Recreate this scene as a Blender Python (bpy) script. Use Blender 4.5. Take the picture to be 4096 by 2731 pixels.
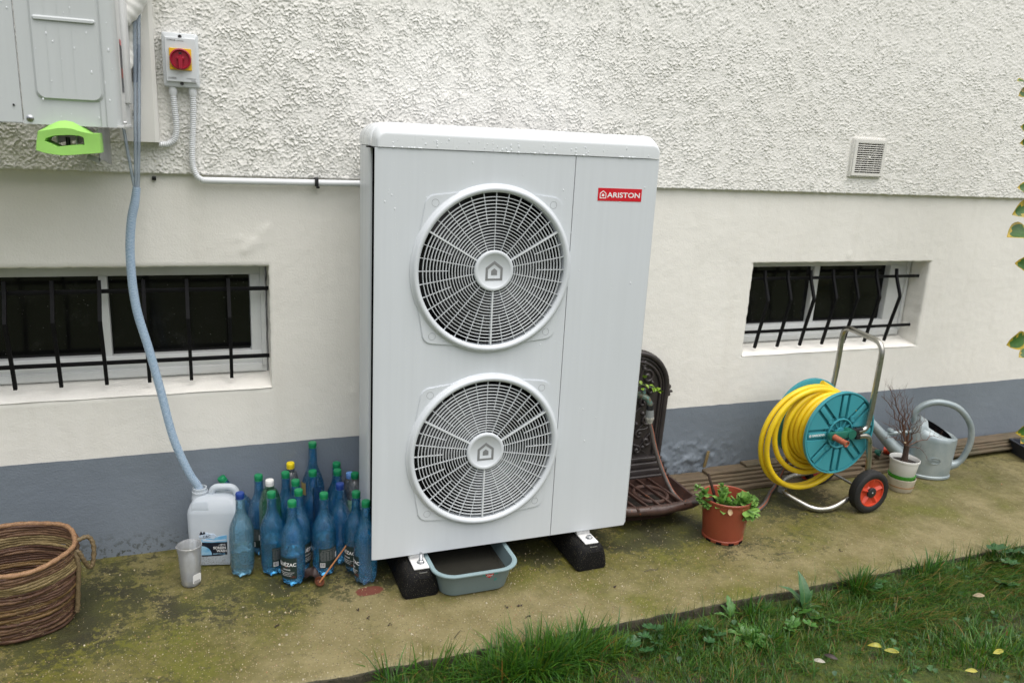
import bpy, bmesh, math, random
import numpy as np
from mathutils import Matrix, Vector

for o in list(bpy.data.objects):
    bpy.data.objects.remove(o)
C = bpy.context.scene.collection
SC = bpy.context.scene
R = math.radians
PI = math.pi
random.seed(7)
RNG = np.random.default_rng(7)

# ------------------------------------------------------------------ camera, sky, sun, exposure
CAM = Vector((-0.5168, -3.0223, 1.5997))
YAW, PITCH, ROLL = 0.37925, 0.25254, 0.05248
cd = bpy.data.cameras.new('camera')
cd.lens = 28.125
cd.sensor_width = 36.0
cd.clip_start = 0.05
cd.clip_end = 400
cd.dof.use_dof = True
cd.dof.focus_distance = 2.85
cd.dof.aperture_fstop = 3.2
cam = bpy.data.objects.new('camera', cd)
C.objects.link(cam)
SC.camera = cam


def _cam_matrix():
    f = Vector((math.sin(YAW) * math.cos(PITCH), math.cos(YAW) * math.cos(PITCH), -math.sin(PITCH)))
    r = Vector((math.cos(YAW), -math.sin(YAW), 0))
    u = r.cross(f)
    r2 = r * math.cos(ROLL) + u * math.sin(ROLL)
    u2 = u * math.cos(ROLL) - r * math.sin(ROLL)
    m = Matrix((r2, u2, -f)).transposed().to_4x4()
    m.translation = CAM
    return m


cam.matrix_world = _cam_matrix()

SUN_EL, SUN_AZ = R(72), R(160)          # azimuth measured clockwise from +Y
w = bpy.data.worlds.new('World')
SC.world = w
w.use_nodes = True
nt = w.node_tree
nt.nodes.clear()
sky = nt.nodes.new('ShaderNodeTexSky')
sky.sky_type = 'NISHITA'
sky.sun_disc = False
sky.sun_elevation = SUN_EL
sky.sun_rotation = SUN_AZ
sky.air_density = 1.0
sky.dust_density = 6.0
sky.ozone_density = 1.0
hs = nt.nodes.new('ShaderNodeHueSaturation')
hs.inputs['Saturation'].default_value = 0.42
bg = nt.nodes.new('ShaderNodeBackground')
bg.inputs['Strength'].default_value = 0.07
wo = nt.nodes.new('ShaderNodeOutputWorld')
nt.links.new(sky.outputs[0], hs.inputs['Color'])
nt.links.new(hs.outputs[0], bg.inputs[0])
nt.links.new(bg.outputs[0], wo.inputs[0])

sd = bpy.data.lights.new('sun', 'SUN')
sd.energy = 1.5
sd.angle = R(100)
sd.color = (1.0, 0.985, 0.96)
sun = bpy.data.objects.new('sun', sd)
C.objects.link(sun)
_sdir = Vector((math.sin(SUN_AZ) * math.cos(SUN_EL), math.cos(SUN_AZ) * math.cos(SUN_EL), math.sin(SUN_EL)))
sun.rotation_euler = (-_sdir).to_track_quat('-Z', 'Y').to_euler()
sun.location = (0, -4, 6)

SC.view_settings.view_transform = 'Standard'
SC.view_settings.look = 'None'
SC.view_settings.gamma = 1.0
SC.view_settings.use_curve_mapping = False
SC.view_settings.exposure = 1.03
SC.render.engine = 'CYCLES'
SC.cycles.transparent_max_bounces = 24
SC.cycles.max_bounces = 10
SC.cycles.use_denoising = True


# ------------------------------------------------------------------ mesh helpers
class MB:
    def __init__(s):
        s.v, s.f, s.m = [], [], []

    def add(s, vs, fs, mat=0, M=None):
        n = len(s.v)
        if M is not None:
            vs = [tuple(M @ Vector(v)) for v in vs]
        s.v.extend([tuple(v) for v in vs])
        s.f.extend([tuple(i + n for i in f) for f in fs])
        s.m.extend([mat] * len(fs))
        return s

    def box(s, c, d, rot=None, bevel=0.0, mat=0, seg=2, M=None):
        bm = bmesh.new()
        bmesh.ops.create_cube(bm, size=1.0)
        bmesh.ops.scale(bm, vec=d, verts=bm.verts)
        if bevel > 0:
            bmesh.ops.bevel(bm, geom=bm.edges[:], offset=bevel, segments=seg, profile=0.5, affect='EDGES')
        T = Matrix.Translation(c)
        if rot is not None:
            T = T @ (rot if isinstance(rot, Matrix) else Matrix.Rotation(rot, 4, 'Z'))
        if M is not None:
            T = M @ T
        bm.verts.index_update()
        s.add([v.co for v in bm.verts], [[v.index for v in f.verts] for f in bm.faces], mat, T)
        bm.free()
        return s

    def tube(s, pts, r, seg=10, closed=False, caps=True, mat=0, tw=None, M=None):
        P = [Vector(p) for p in pts]
        n = len(P)
        rr = [r] * n if not hasattr(r, '__len__') else list(r)
        T = []
        for i in range(n):
            a = P[(i - 1) % n] if (closed or i > 0) else P[i]
            b = P[(i + 1) % n] if (closed or i < n - 1) else P[i]
            t = (b - a)
            T.append(t.normalized() if t.length > 1e-9 else Vector((0, 0, 1)))
        up = Vector((0, 0, 1)) if abs(T[0].z) < 0.9 else Vector((1, 0, 0))
        N = (up - T[0] * up.dot(T[0])).normalized()
        vs, fs = [], []
        for i in range(n):
            if i:
                q = T[i - 1].rotation_difference(T[i])
                N = (q @ N)
                N = (N - T[i] * N.dot(T[i])).normalized()
            B = T[i].cross(N)
            for k in range(seg):
                a = 2 * PI * k / seg
                f = 1.0 if tw is None else tw(i, a)
                vs.append(P[i] + (N * math.cos(a) + B * math.sin(a)) * rr[i] * f)
        for i in range(n if closed else n - 1):
            j = (i + 1) % n
            for k in range(seg):
                l = (k + 1) % seg
                fs.append((i * seg + k, i * seg + l, j * seg + l, j * seg + k))
        if caps and not closed:
            fs.append(tuple(range(seg))[::-1])
            fs.append(tuple((n - 1) * seg + k for k in range(seg)))
        return s.add(vs, fs, mat, M)

    def lathe(s, prof, seg=32, mat=0, M=None, mod=None, arc=None, closed_prof=False):
        vs, fs = [], []
        full = arc is None
        a0, a1 = (0, 2 * PI) if full else arc
        na = seg if full else seg + 1
        for (r, z) in prof:
            for k in range(na):
                a = a0 + (a1 - a0) * k / seg
                q = r if mod is None else r * mod(a, z)
                vs.append((q * math.cos(a), q * math.sin(a), z))
        np_ = len(prof)
        for i in range(np_ if closed_prof else np_ - 1):
            j = (i + 1) % np_
            for k in range(seg):
                l = (k + 1) % na
                fs.append((i * na + k, i * na + l, j * na + l, j * na + k))
        return s.add(vs, fs, mat, M)

    def loft(s, secs, caps=(True, True), mat=0, M=None, closed=True):
        n = len(secs[0])
        vs = [p for sec in secs for p in sec]
        fs = []
        for i in range(len(secs) - 1):
            for k in range(n if closed else n - 1):
                l = (k + 1) % n
                fs.append((i * n + k, i * n + l, (i + 1) * n + l, (i + 1) * n + k))
        if caps[0]:
            fs.append(tuple(range(n))[::-1])
        if caps[1]:
            fs.append(tuple((len(secs) - 1) * n + k for k in range(n)))
        return s.add(vs, fs, mat, M)

    def prism(s, poly, z0, z1, mat=0, M=None, bev=0.0):
        if bev > 0:
            cx = sum(p[0] for p in poly) / len(poly)
            cy = sum(p[1] for p in poly) / len(poly)
            sh = [(cx + (p[0] - cx) * (1 - bev), cy + (p[1] - cy) * (1 - bev)) for p in poly]
            secs = [[(x, y, z0) for x, y in poly], [(x, y, z1 - abs(z1 - z0) * 0.3 * (1 if z1 > z0 else -1)) for x, y in poly],
                    [(x, y, z1) for x, y in sh]]
        else:
            secs = [[(x, y, z0) for x, y in poly], [(x, y, z1) for x, y in poly]]
        return s.loft(secs, mat=mat, M=M)

    def ring_prism(s, po, pi_, z0, z1, mat=0, M=None):
        n = len(po)
        vs = [(x, y, z) for z in (z0, z1) for pl in (po, pi_) for x, y in pl]
        fs = []
        for k in range(n):
            l = (k + 1) % n
            fs += [(k, l, 2 * n + l, 2 * n + k), (n + l, n + k, 3 * n + k, 3 * n + l),
                   (2 * n + k, 2 * n + l, 3 * n + l, 3 * n + k), (l, k, n + k, n + l)]
        return s.add(vs, fs, mat, M)

    def text(s, string, size, M, mat=0, thick=0.0003, align='CENTER', wrap_r=None, bold=0.0, sx=1.0, fit=None):
        vs, fs = text_geo(string, size, align, thick, bold)
        if fit:
            xs_ = [v[0] for v in vs]
            sx = fit / (max(xs_) - min(xs_))
        if sx != 1.0:
            vs = [(x * sx, y, z) for x, y, z in vs]
        if wrap_r:
            vs = [((wrap_r + z) * math.sin(x / wrap_r), y, (wrap_r + z) * math.cos(x / wrap_r)) for x, y, z in vs]
        return s.add(vs, fs, mat, M)


_tc = {}


def text_geo(string, size, align, thick, bold):
    key = (string, size, align, thick, bold)
    if key in _tc:
        return _tc[key]
    cu = bpy.data.curves.new('lettering', 'FONT')
    cu.body = string
    cu.size = size
    cu.align_x = align
    cu.align_y = 'CENTER'
    cu.extrude = thick
    cu.offset = bold * size
    cu.resolution_u = 3
    ob = bpy.data.objects.new('lettering', cu)
    C.objects.link(ob)
    dg = bpy.context.evaluated_depsgraph_get()
    dg.update()
    me = ob.evaluated_get(dg).to_mesh()
    vs = [tuple(v.co) for v in me.vertices]
    fs = [tuple(p.vertices) for p in me.polygons]
    ob.evaluated_get(dg).to_mesh_clear()
    bpy.data.objects.remove(ob)
    bpy.data.curves.remove(cu)
    _tc[key] = (vs, fs)
    return vs, fs


def catmull(pts, n=8, closed=False):
    P = [Vector(p) for p in pts]
    out = []
    m = len(P)
    for i in range(m if closed else m - 1):
        p1, p2 = P[i], P[(i + 1) % m]
        p0 = P[(i - 1) % m] if (closed or i > 0) else p1 * 2 - p2
        p3 = P[(i + 2) % m] if (closed or i + 2 < m) else p2 * 2 - p1
        for k in range(n):
            t = k / n
            out.append(0.5 * ((2 * p1) + (p2 - p0) * t + (2 * p0 - 5 * p1 + 4 * p2 - p3) * t * t
                              + (3 * p1 - p0 - 3 * p2 + p3) * t ** 3))
    if not closed:
        out.append(P[-1])
    return out


def rounded_path(pts, rad, n=6):
    """polyline with its corners replaced by arcs (bent tube)"""
    P = [Vector(p) for p in pts]
    out = [P[0]]
    for i in range(1, len(P) - 1):
        a, b, c = P[i - 1], P[i], P[i + 1]
        r = min(rad, (a - b).length * 0.48, (c - b).length * 0.48)
        p, q = b + (a - b).normalized() * r, b + (c - b).normalized() * r
        for k in range(n + 1):
            t = k / n
            out.append(p * (1 - t) ** 2 + b * 2 * t * (1 - t) + q * t * t)
    out.append(P[-1])
    return out


def rrect(hx, hy, r, n=5, cx=0, cy=0):
    out = []
    for (sx, sy, a0) in ((1, 1, 0), (-1, 1, PI / 2), (-1, -1, PI), (1, -1, 1.5 * PI)):
        for k in range(n + 1):
            a = a0 + PI / 2 * k / n
            out.append((cx + sx * (hx - r) + r * math.cos(a), cy + sy * (hy - r) + r * math.sin(a)))
    return out


def mesh_from(name, v, f, mats, mi=None, smooth=True, angle=38):
    me = bpy.data.meshes.new(name)
    me.from_pydata([tuple(x) for x in v], [], f)
    for m in mats:
        me.materials.append(m)
    if mi is not None and len(mats) > 1:
        me.polygons.foreach_set('material_index', mi)
    if smooth:
        me.polygons.foreach_set('use_smooth', [True] * len(me.polygons))
        me.set_sharp_from_angle(angle=R(angle))
    me.update()
    return me


def np_mesh(name, V, quads=None, tris=None, mats=(), smooth=True, mi=None):
    """fast mesh from numpy arrays"""
    V = np.asarray(V, dtype=np.float32).reshape(-1, 3)
    me = bpy.data.meshes.new(name)
    me.vertices.add(len(V))
    me.vertices.foreach_set('co', V.ravel())
    lv, lt = [], []
    if quads is not None and len(quads):
        q = np.asarray(quads, dtype=np.int32).reshape(-1, 4)
        lv.append(q.ravel()); lt.append(np.full(len(q), 4, np.int32))
    if tris is not None and len(tris):
        t = np.asarray(tris, dtype=np.int32).reshape(-1, 3)
        lv.append(t.ravel()); lt.append(np.full(len(t), 3, np.int32))
    lv = np.concatenate(lv); lt = np.concatenate(lt)
    ls = np.concatenate([[0], np.cumsum(lt)[:-1]]).astype(np.int32)
    me.loops.add(len(lv))
    me.loops.foreach_set('vertex_index', lv)
    me.polygons.add(len(lt))
    me.polygons.foreach_set('loop_start', ls)
    for m in mats:
        me.materials.append(m)
    if mi is not None:
        me.polygons.foreach_set('material_index', np.asarray(mi, np.int32))
    me.polygons.foreach_set('use_smooth', np.full(len(lt), smooth))
    me.update(calc_edges=True)
    me.validate()
    return me


def link(name, me, parent=None, world=True, **props):
    o = bpy.data.objects.new(name, me)
    C.objects.link(o)
    if parent is not None:
        o.parent = parent
        if world:
            o.matrix_parent_inverse = world_of(parent).inverted()
    for k, v in props.items():
        o[k] = v
    return o


def world_of(o):
    M = o.matrix_basis.copy()
    if o.parent is not None:
        M = world_of(o.parent) @ o.matrix_parent_inverse @ M
    return M


def part(name, mb, mats, parent, world=True, angle=38, label=None, kind=None):
    mats = mats if isinstance(mats, (list, tuple)) else [mats]
    o = link(name, mesh_from(name, mb.v, mb.f, mats, mb.m, angle=angle), parent, world)
    if label:
        o['label'] = label
    if kind:
        o['kind'] = kind
    return o


def tag(o, label, cat, group=None):
    o['label'] = label
    o['category'] = cat
    if group:
        o['group'] = group
    return o


def thing(name, label, cat, loc=(0, 0, 0), group=None, rotz=0.0):
    o = bpy.data.objects.new(name, None)
    o.empty_display_size = 0.05
    C.objects.link(o)
    o.location = loc
    o.rotation_euler = (0, 0, rotz)
    return tag(o, label, cat, group)


def solo(name, mb, mats, label, cat, group=None, angle=38):
    return tag(part(name, mb, mats, None, angle=angle), label, cat, group)


def copy_tree(o, parent=None):
    c = o.copy()
    C.objects.link(c)
    if parent is not None:
        c.parent = parent
    for ch in list(o.children):
        copy_tree(ch, c)
    return c


FRONT = Matrix(((1, 0, 0, 0), (0, 0, -1, 0), (0, 1, 0, 0), (0, 0, 0, 1)))   # local x->x, y->z, z->-y (out of the wall)


def at(x, y, z, base=FRONT):
    return Matrix.Translation((x, y, z)) @ base


# ------------------------------------------------------------------ noise
def _hash(ix, iy, seed):
    h = (ix * 374761393 + iy * 668265263 + seed * 1442695041) & 0xFFFFFFFF
    h = ((h ^ (h >> 13)) * 1274126177) & 0xFFFFFFFF
    return (h ^ (h >> 16)) & 0xFFFF


def perlin(x, y, seed=0):
    xi, yi = np.floor(x).astype(np.int64), np.floor(y).astype(np.int64)
    xf, yf = x - xi, y - yi
    u, v = xf ** 3 * (xf * (xf * 6 - 15) + 10), yf ** 3 * (yf * (yf * 6 - 15) + 10)

    def g(dx, dy):
        a = _hash(xi + dx, yi + dy, seed) / 65536.0 * 2 * np.pi
        return np.cos(a) * (xf - dx) + np.sin(a) * (yf - dy)
    a, b = g(0, 0) + u * (g(1, 0) - g(0, 0)), g(0, 1) + u * (g(1, 1) - g(0, 1))
    return (a + v * (b - a)) * 1.41


def fbm(x, y, oct=4, seed=0):
    s, a = 0, 0.5
    for i in range(oct):
        s = s + a * perlin(x * 2 ** i + 13.7 * i, y * 2 ** i - 7.3 * i, seed + i)
        a *= 0.5
    return s


def sstep(a, b, x):
    t = np.clip((x - a) / (b - a), 0, 1)
    return t * t * (3 - 2 * t)


# ------------------------------------------------------------------ materials
def _sock(n, name):
    return n.inputs[name]


class NT:
    def __init__(s, name):
        s.m = bpy.data.materials.new(name)
        s.m.use_nodes = True
        s.t = s.m.node_tree
        s.b = s.t.nodes['Principled BSDF']
        s.out = s.t.nodes['Material Output']
        s.co = s.t.nodes.new('ShaderNodeTexCoord')

    def n(s, typ, ins=None, **kw):
        nd = s.t.nodes.new(typ)
        for k, v in kw.items():
            setattr(nd, k, v)
        for k, v in (ins or {}).items():
            s.set(nd, k, v)
        return nd

    def set(s, nd, k, v):
        if isinstance(v, bpy.types.NodeSocket):
            s.t.links.new(v, nd.inputs[k])
        else:
            nd.inputs[k].default_value = v

    def noise(s, scale, detail=4, rough=0.55, vec=None, dist=0.0):
        nd = s.n('ShaderNodeTexNoise', {'Scale': scale, 'Detail': detail, 'Roughness': rough, 'Distortion': dist})
        s.t.links.new(vec if vec is not None else s.co.outputs['Object'], nd.inputs['Vector'])
        return nd.outputs['Fac']

    def voro(s, scale, vec=None, feature='F1', out='Distance'):
        nd = s.n('ShaderNodeTexVoronoi', {'Scale': scale}, feature=feature)
        s.t.links.new(vec if vec is not None else s.co.outputs['Object'], nd.inputs['Vector'])
        return nd.outputs[out]

    def ramp(s, fac, a, b, ca=0.0, cb=1.0):
        nd = s.n('ShaderNodeMapRange', {'Value': fac, 'From Min': a, 'From Max': b, 'To Min': ca, 'To Max': cb})
        return nd.outputs[0]

    def mix(s, fac, a, b):
        nd = s.n('ShaderNodeMix', data_type='RGBA')
        for i, v in ((0, fac), (6, a), (7, b)):
            if isinstance(v, bpy.types.NodeSocket):
                s.t.links.new(v, nd.inputs[i])
            else:
                nd.inputs[i].default_value = v if i == 0 else (*v[:3], 1)
        return nd.outputs[2]

    def math(s, op, a, b=0.0, clamp=False):
        nd = s.n('ShaderNodeMath', operation=op, use_clamp=clamp)
        for i, v in ((0, a), (1, b)):
            if isinstance(v, bpy.types.NodeSocket):
                s.t.links.new(v, nd.inputs[i])
            else:
                nd.inputs[i].default_value = v
        return nd.outputs[0]

    def mapping(s, scale=(1, 1, 1), loc=(0, 0, 0), rot=(0, 0, 0)):
        nd = s.n('ShaderNodeMapping', {'Scale': scale, 'Location': loc, 'Rotation': rot})
        s.t.links.new(s.co.outputs['Object'], nd.inputs['Vector'])
        return nd.outputs[0]

    def bump(s, h, strength=0.3, dist=0.002, nrm=None):
        nd = s.n('ShaderNodeBump', {'Height': h, 'Strength': strength, 'Distance': dist})
        if nrm is not None:
            s.t.links.new(nrm, nd.inputs['Normal'])
        return nd.outputs[0]

    def final(s, **kw):
        names = {'color': 'Base Color', 'rough': 'Roughness', 'metal': 'Metallic', 'normal': 'Normal', 'spec': 'Specular IOR Level',
                 'trans': 'Transmission Weight', 'ior': 'IOR', 'coat': 'Coat Weight', 'sss': 'Subsurface Weight', 'alpha': 'Alpha'}
        for k, v in kw.items():
            sk = s.b.inputs[names[k]]
            if isinstance(v, bpy.types.NodeSocket):
                s.t.links.new(v, sk)
            elif k == 'color':
                sk.default_value = (*v[:3], 1)
            else:
                sk.default_value = v
        return s.m


def simple(name, col, rough=0.5, var=0.12, nscale=8.0, metal=0.0, spec=0.5, bump=0.0, bscale=150, col2=None, coat=0.0, speck=None, sss=0):
    t = NT(name)
    f = t.noise(nscale, 5, 0.6)
    f = t.ramp(f, 0.32, 0.68)
    c2 = col2 if col2 is not None else tuple(c * (1 - var) for c in col)
    c = t.mix(f, col, c2)
    if speck:
        sc, amt, sc_col = speck
        k = t.ramp(t.noise(sc, 2, 0.5), 1 - amt, 1 - amt + 0.04)
        c = t.mix(k, c, sc_col)
    kw = dict(color=c, metal=metal, spec=spec, coat=coat, sss=sss)
    kw['rough'] = t.ramp(t.noise(nscale * 2.3, 3), 0.3, 0.7, max(rough - 0.08, 0.02), min(rough + 0.08, 1))
    if bump > 0:
        kw['normal'] = t.bump(t.noise(bscale, 4), bump, 0.002)
    return t.final(**kw)


def film(name, tint, body, body_amt=0.12, rough=0.06, gloss=1.0, droplets=False, lo=0.5, hi=1.6, edge=None):
    """thin clear plastic sheet: tinted see-through, a little milky body, fresnel gloss"""
    t = NT(name)
    tr = t.n('ShaderNodeBsdfTransparent', {'Color': (*tint, 1)})
    if edge:        # the wall is seen edge-on near the outline: a longer way through the plastic
        lw = t.n('ShaderNodeLayerWeight', {'Blend': 0.35})
        t.t.links.new(t.mix(t.ramp(lw.outputs['Facing'], 0.35, 0.95), tint, edge), tr.inputs['Color'])
    df = t.n('ShaderNodeBsdfDiffuse', {'Color': (*body, 1)})
    tl = t.n('ShaderNodeBsdfTranslucent', {'Color': (*body, 1)})
    m0 = t.n('ShaderNodeMixShader', {0: 0.5}); t.t.links.new(df.outputs[0], m0.inputs[1]); t.t.links.new(tl.outputs[0], m0.inputs[2])
    gl = t.n('ShaderNodeBsdfGlossy', {'Color': (1, 1, 1, 1), 'Roughness': rough})
    amt = t.ramp(t.noise(25, 5, 0.65), 0.3, 0.75, body_amt * lo, body_amt * hi)
    m1 = t.n('ShaderNodeMixShader', {0: amt}); t.t.links.new(tr.outputs[0], m1.inputs[1]); t.t.links.new(m0.outputs[0], m1.inputs[2])
    fr = t.n('ShaderNodeFresnel', {'IOR': 1.5})
    nz = t.bump(t.noise(90, 3), 0.25, 0.003)
    if droplets:
        dv = t.ramp(t.voro(230), 0.0, 0.4, 1.0, 0.0)
        nz = t.bump(dv, 0.8, 0.003, nz)
    t.t.links.new(nz, gl.inputs['Normal'])
    t.t.links.new(nz, fr.inputs['Normal'])
    k = t.math('MULTIPLY', fr.outputs[0], gloss, clamp=True)
    m2 = t.n('ShaderNodeMixShader', {0: k}); t.t.links.new(m1.outputs[0], m2.inputs[1]); t.t.links.new(gl.outputs[0], m2.inputs[2])
    t.t.links.new(m2.outputs[0], t.out.inputs[0])
    return t.m


def streaky_white(name, col, rough=0.35, streak=0.06):
    t = NT(name)
    v = t.mapping((14, 14, 0.5))
    f = t.ramp(t.noise(3.0, 5, 0.6, vec=v), 0.35, 0.75)
    g = t.ramp(t.noise(2.0, 4), 0.35, 0.7)
    d = tuple(c * (1 - streak) for c in col)
    d2 = tuple(c * (1 - streak * 1.3) for c in (col[0], col[1] * 1.0, col[2] * 0.985))
    c = t.mix(f, col, d)
    c = t.mix(t.math('MULTIPLY', g, 0.6), c, d2)
    k = t.ramp(t.noise(420, 2), 0.74, 0.78)
    c = t.mix(t.math('MULTIPLY', k, 0.5), c, (0.25, 0.24, 0.2))
    return t.final(color=c, rough=t.ramp(f, 0, 1, rough - 0.05, rough + 0.1), normal=t.bump(t.noise(300, 2), 0.03, 0.001))


MT = {}
MT['unit'] = streaky_white('unit_paint', (0.64, 0.675, 0.71), 0.33)
MT['grille'] = simple('grille_plastic', (0.66, 0.69, 0.71), 0.42, 0.05, 6)
MT['lid'] = streaky_white('lid_paint', (0.70, 0.73, 0.755), 0.3, 0.03)
MT['dark_in'] = simple('dark_inside', (0.007, 0.007, 0.008), 0.9, spec=0.08)
MT['blade'] = simple('fan_blade', (0.02, 0.02, 0.021), 0.4)
MT['coil'] = simple('coil_fins', (0.035, 0.037, 0.04), 0.45, 0.3, 90)
MT['emblem'] = simple('emblem_grey', (0.22, 0.225, 0.23), 0.4, 0.05)
MT['red_badge'] = simple('badge_red', (0.62, 0.012, 0.025), 0.3, 0.05)
MT['white_print'] = simple('white_print', (0.85, 0.85, 0.85), 0.4, 0.03)
MT['grey_print'] = simple('grey_print', (0.25, 0.25, 0.26), 0.5, 0.05)
MT['black_print'] = simple('black_print', (0.015, 0.015, 0.017), 0.5, 0.05)
MT['rubber'] = simple('black_rubber', (0.008, 0.008, 0.0085), 0.7, 0.3, 30, spec=0.15, bump=0.25, bscale=260, speck=(420, 0.34, (0.22, 0.2, 0.13)))
MT['white_metal'] = simple('white_metal', (0.78, 0.78, 0.77), 0.35, 0.06)
MT['zinc_bolt'] = simple('zinc_bolt', (0.55, 0.56, 0.57), 0.3, 0.2, 60, metal=1.0)
MT['steel'] = simple('galvanised_tube', (0.50, 0.50, 0.48), 0.33, 0.25, 20, metal=1.0, col2=(0.36, 0.35, 0.30))
MT['steel_white'] = simple('bracket_steel', (0.45, 0.46, 0.46), 0.4, 0.2, 10, metal=0.6)
MT['ac'] = streaky_white('ac_paint', (0.545, 0.575, 0.585), 0.4, 0.07)
MT['ac_side'] = simple('ac_side_paint', (0.66, 0.67, 0.67), 0.45, 0.06)
MT['trunk'] = simple('trunking_plastic', (0.74, 0.73, 0.69), 0.4, 0.05, 3)
MT['lag'] = simple('pipe_wrap', (0.74, 0.74, 0.71), 0.55, 0.08, 40, bump=0.3, bscale=120)
MT['black_iron'] = simple('black_painted_iron', (0.010, 0.010, 0.011), 0.5, 0.3, 25, bump=0.15, bscale=200, spec=0.12)
MT['pvc'] = simple('pvc_conduit', (0.74, 0.76, 0.78), 0.35, 0.06, 12)
MT['box'] = simple('switch_box', (0.66, 0.69, 0.71), 0.35, 0.05, 5)
MT['yellow'] = simple('yellow_plate', (0.85, 0.50, 0.012), 0.4, 0.06)
MT['red'] = simple('red_dial', (0.36, 0.007, 0.030), 0.35, 0.12)
MT['black_pl'] = simple('black_plastic', (0.018, 0.018, 0.02), 0.4, 0.2)
MT['green_foam'] = simple('green_foam', (0.33, 0.66, 0.14), 0.6, 0.14, 9, bump=0.12, bscale=90)
MT['braid'] = None
MT['tube_clear'] = film('clear_tube', (0.90, 0.94, 0.98), (0.66, 0.76, 0.90), 0.46, lo=0.8, hi=1.2)
MT['pet_blue'] = film('blue_bottle', (0.40, 0.76, 0.99), (0.025, 0.42, 0.86), 0.21, 0.04, 1.7, True, edge=(0.07, 0.35, 0.70))
MT['pet_pale'] = film('pale_blue_bottle', (0.64, 0.86, 0.98), (0.28, 0.62, 0.84), 0.26, 0.05, 1.7, True, edge=(0.28, 0.56, 0.76))
MT['pet_green'] = film('green_bottle', (0.42, 0.82, 0.55), (0.04, 0.40, 0.17), 0.18, 0.05, 1.6, True, edge=(0.10, 0.42, 0.2))
MT['pet_clear'] = film('clear_bottle', (0.92, 0.94, 0.95), (0.7, 0.73, 0.74), 0.16, 0.05, 1.7, True, edge=(0.5, 0.54, 0.55))
MT['cap_green'] = simple('green_cap', (0.006, 0.23, 0.085), 0.4, 0.15)
MT['cap_blue'] = simple('dark_blue_cap', (0.012, 0.05, 0.27), 0.4, 0.15)
MT['cap_sky'] = simple('light_blue_cap', (0.17, 0.37, 0.78), 0.4, 0.1)
MT['cap_white'] = simple('white_cap', (0.78, 0.78, 0.77), 0.4, 0.05)
MT['cap_yellow'] = simple('yellow_cap', (0.86, 0.66, 0.012), 0.4, 0.08)
MT['label_dark'] = simple('dark_green_label', (0.012, 0.028, 0.026), 0.5, 0.2, 20)
MT['label_tan'] = simple('tan_label', (0.36, 0.27, 0.09), 0.5, 0.2, 20)
MT['label_green'] = simple('white_green_label', (0.55, 0.62, 0.55), 0.5, 0.2, 40, col2=(0.03, 0.30, 0.10))
MT['label_red'] = simple('dark_red_print', (0.30, 0.06, 0.04), 0.5, 0.1)
MT['hdpe'] = None
MT['wash_dark'] = simple('wash_label_navy', (0.008, 0.012, 0.025), 0.4, 0.1)
MT['wash_blue'] = simple('wash_label_blue', (0.09, 0.35, 0.62), 0.4, 0.4, 30, col2=(0.38, 0.60, 0.74))
MT['cup'] = film('frosted_cup', (0.97, 0.975, 0.985), (0.97, 0.98, 0.99), 0.32, 0.15, 0.9, lo=0.9, hi=1.1)
MT['cup_blue'] = film('blue_cup', (0.55, 0.70, 0.85), (0.06, 0.18, 0.34), 0.22, 0.12, 0.9)
MT['straw_d'] = None
MT['tray'] = simple('basin_plastic', (0.15, 0.205, 0.215), 0.4, 0.1, 6, speck=(300, 0.3, (0.07, 0.08, 0.07)))
MT['tray_rim'] = simple('basin_rim', (0.24, 0.335, 0.355), 0.38, 0.06, 6)
MT['teal_print'] = simple('teal_print', (0.02, 0.27, 0.24), 0.4, 0.1)
MT['iron'] = simple('cast_iron', (0.046, 0.038, 0.037), 0.36, 0.35, 14, bump=0.35, bscale=110, col2=(0.028, 0.024, 0.024))
MT['iron_rust'] = simple('rusty_cast_iron', (0.075, 0.040, 0.030), 0.36, 0.4, 20, bump=0.35, bscale=120, col2=(0.045, 0.026, 0.022), speck=(60, 0.3, (0.24, 0.07, 0.02)))
MT['brass'] = simple('verdigris_brass', (0.10, 0.26, 0.24), 0.5, 0.3, 60, metal=0.3, col2=(0.20, 0.12, 0.06), bump=0.4, bscale=200)
MT['conn_grey'] = simple('connector_grey', (0.22, 0.235, 0.235), 0.4, 0.1)
MT['conn_light'] = simple('connector_light', (0.48, 0.47, 0.42), 0.4, 0.1)
MT['hose_grey'] = simple('hose_grey', (0.13, 0.115, 0.105), 0.42, 0.25, 18)
MT['hose_orange'] = simple('hose_orange', (0.40, 0.10, 0.04), 0.45, 0.2, 18)
MT['terra'] = simple('terracotta_plastic', (0.33, 0.070, 0.034), 0.42, 0.2, 4, speck=(200, 0.3, (0.22, 0.12, 0.06)))
MT['soil'] = simple('potting_soil', (0.020, 0.014, 0.010), 0.9, 0.5, 60, bump=1.0, bscale=90)
MT['succ'] = simple('succulent_leaf', (0.21, 0.37, 0.07), 0.38, 0.3, 40, col2=(0.14, 0.29, 0.07), sss=0.0)
MT['succ_b'] = simple('succulent_dark', (0.11, 0.25, 0.06), 0.4, 0.3, 40, col2=(0.17, 0.31, 0.06))
MT['succ_r'] = simple('succulent_red', (0.36, 0.16, 0.12), 0.42, 0.3, 40, col2=(0.30, 0.26, 0.09))
MT['root'] = simple('root', (0.32, 0.25, 0.16), 0.7, 0.3, 60)
MT['bark'] = simple('bark', (0.060, 0.035, 0.024), 0.7, 0.4, 90, bump=0.8, bscale=160)
MT['twig'] = simple('red_brown_twig', (0.13, 0.055, 0.035), 0.6, 0.4, 70, col2=(0.09, 0.05, 0.03))
MT['teal'] = simple('teal_plastic', (0.045, 0.30, 0.35), 0.36, 0.15, 5, col2=(0.05, 0.265, 0.31))
MT['drum'] = simple('drum_dark_teal', (0.012, 0.075, 0.085), 0.5, 0.2)
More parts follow.
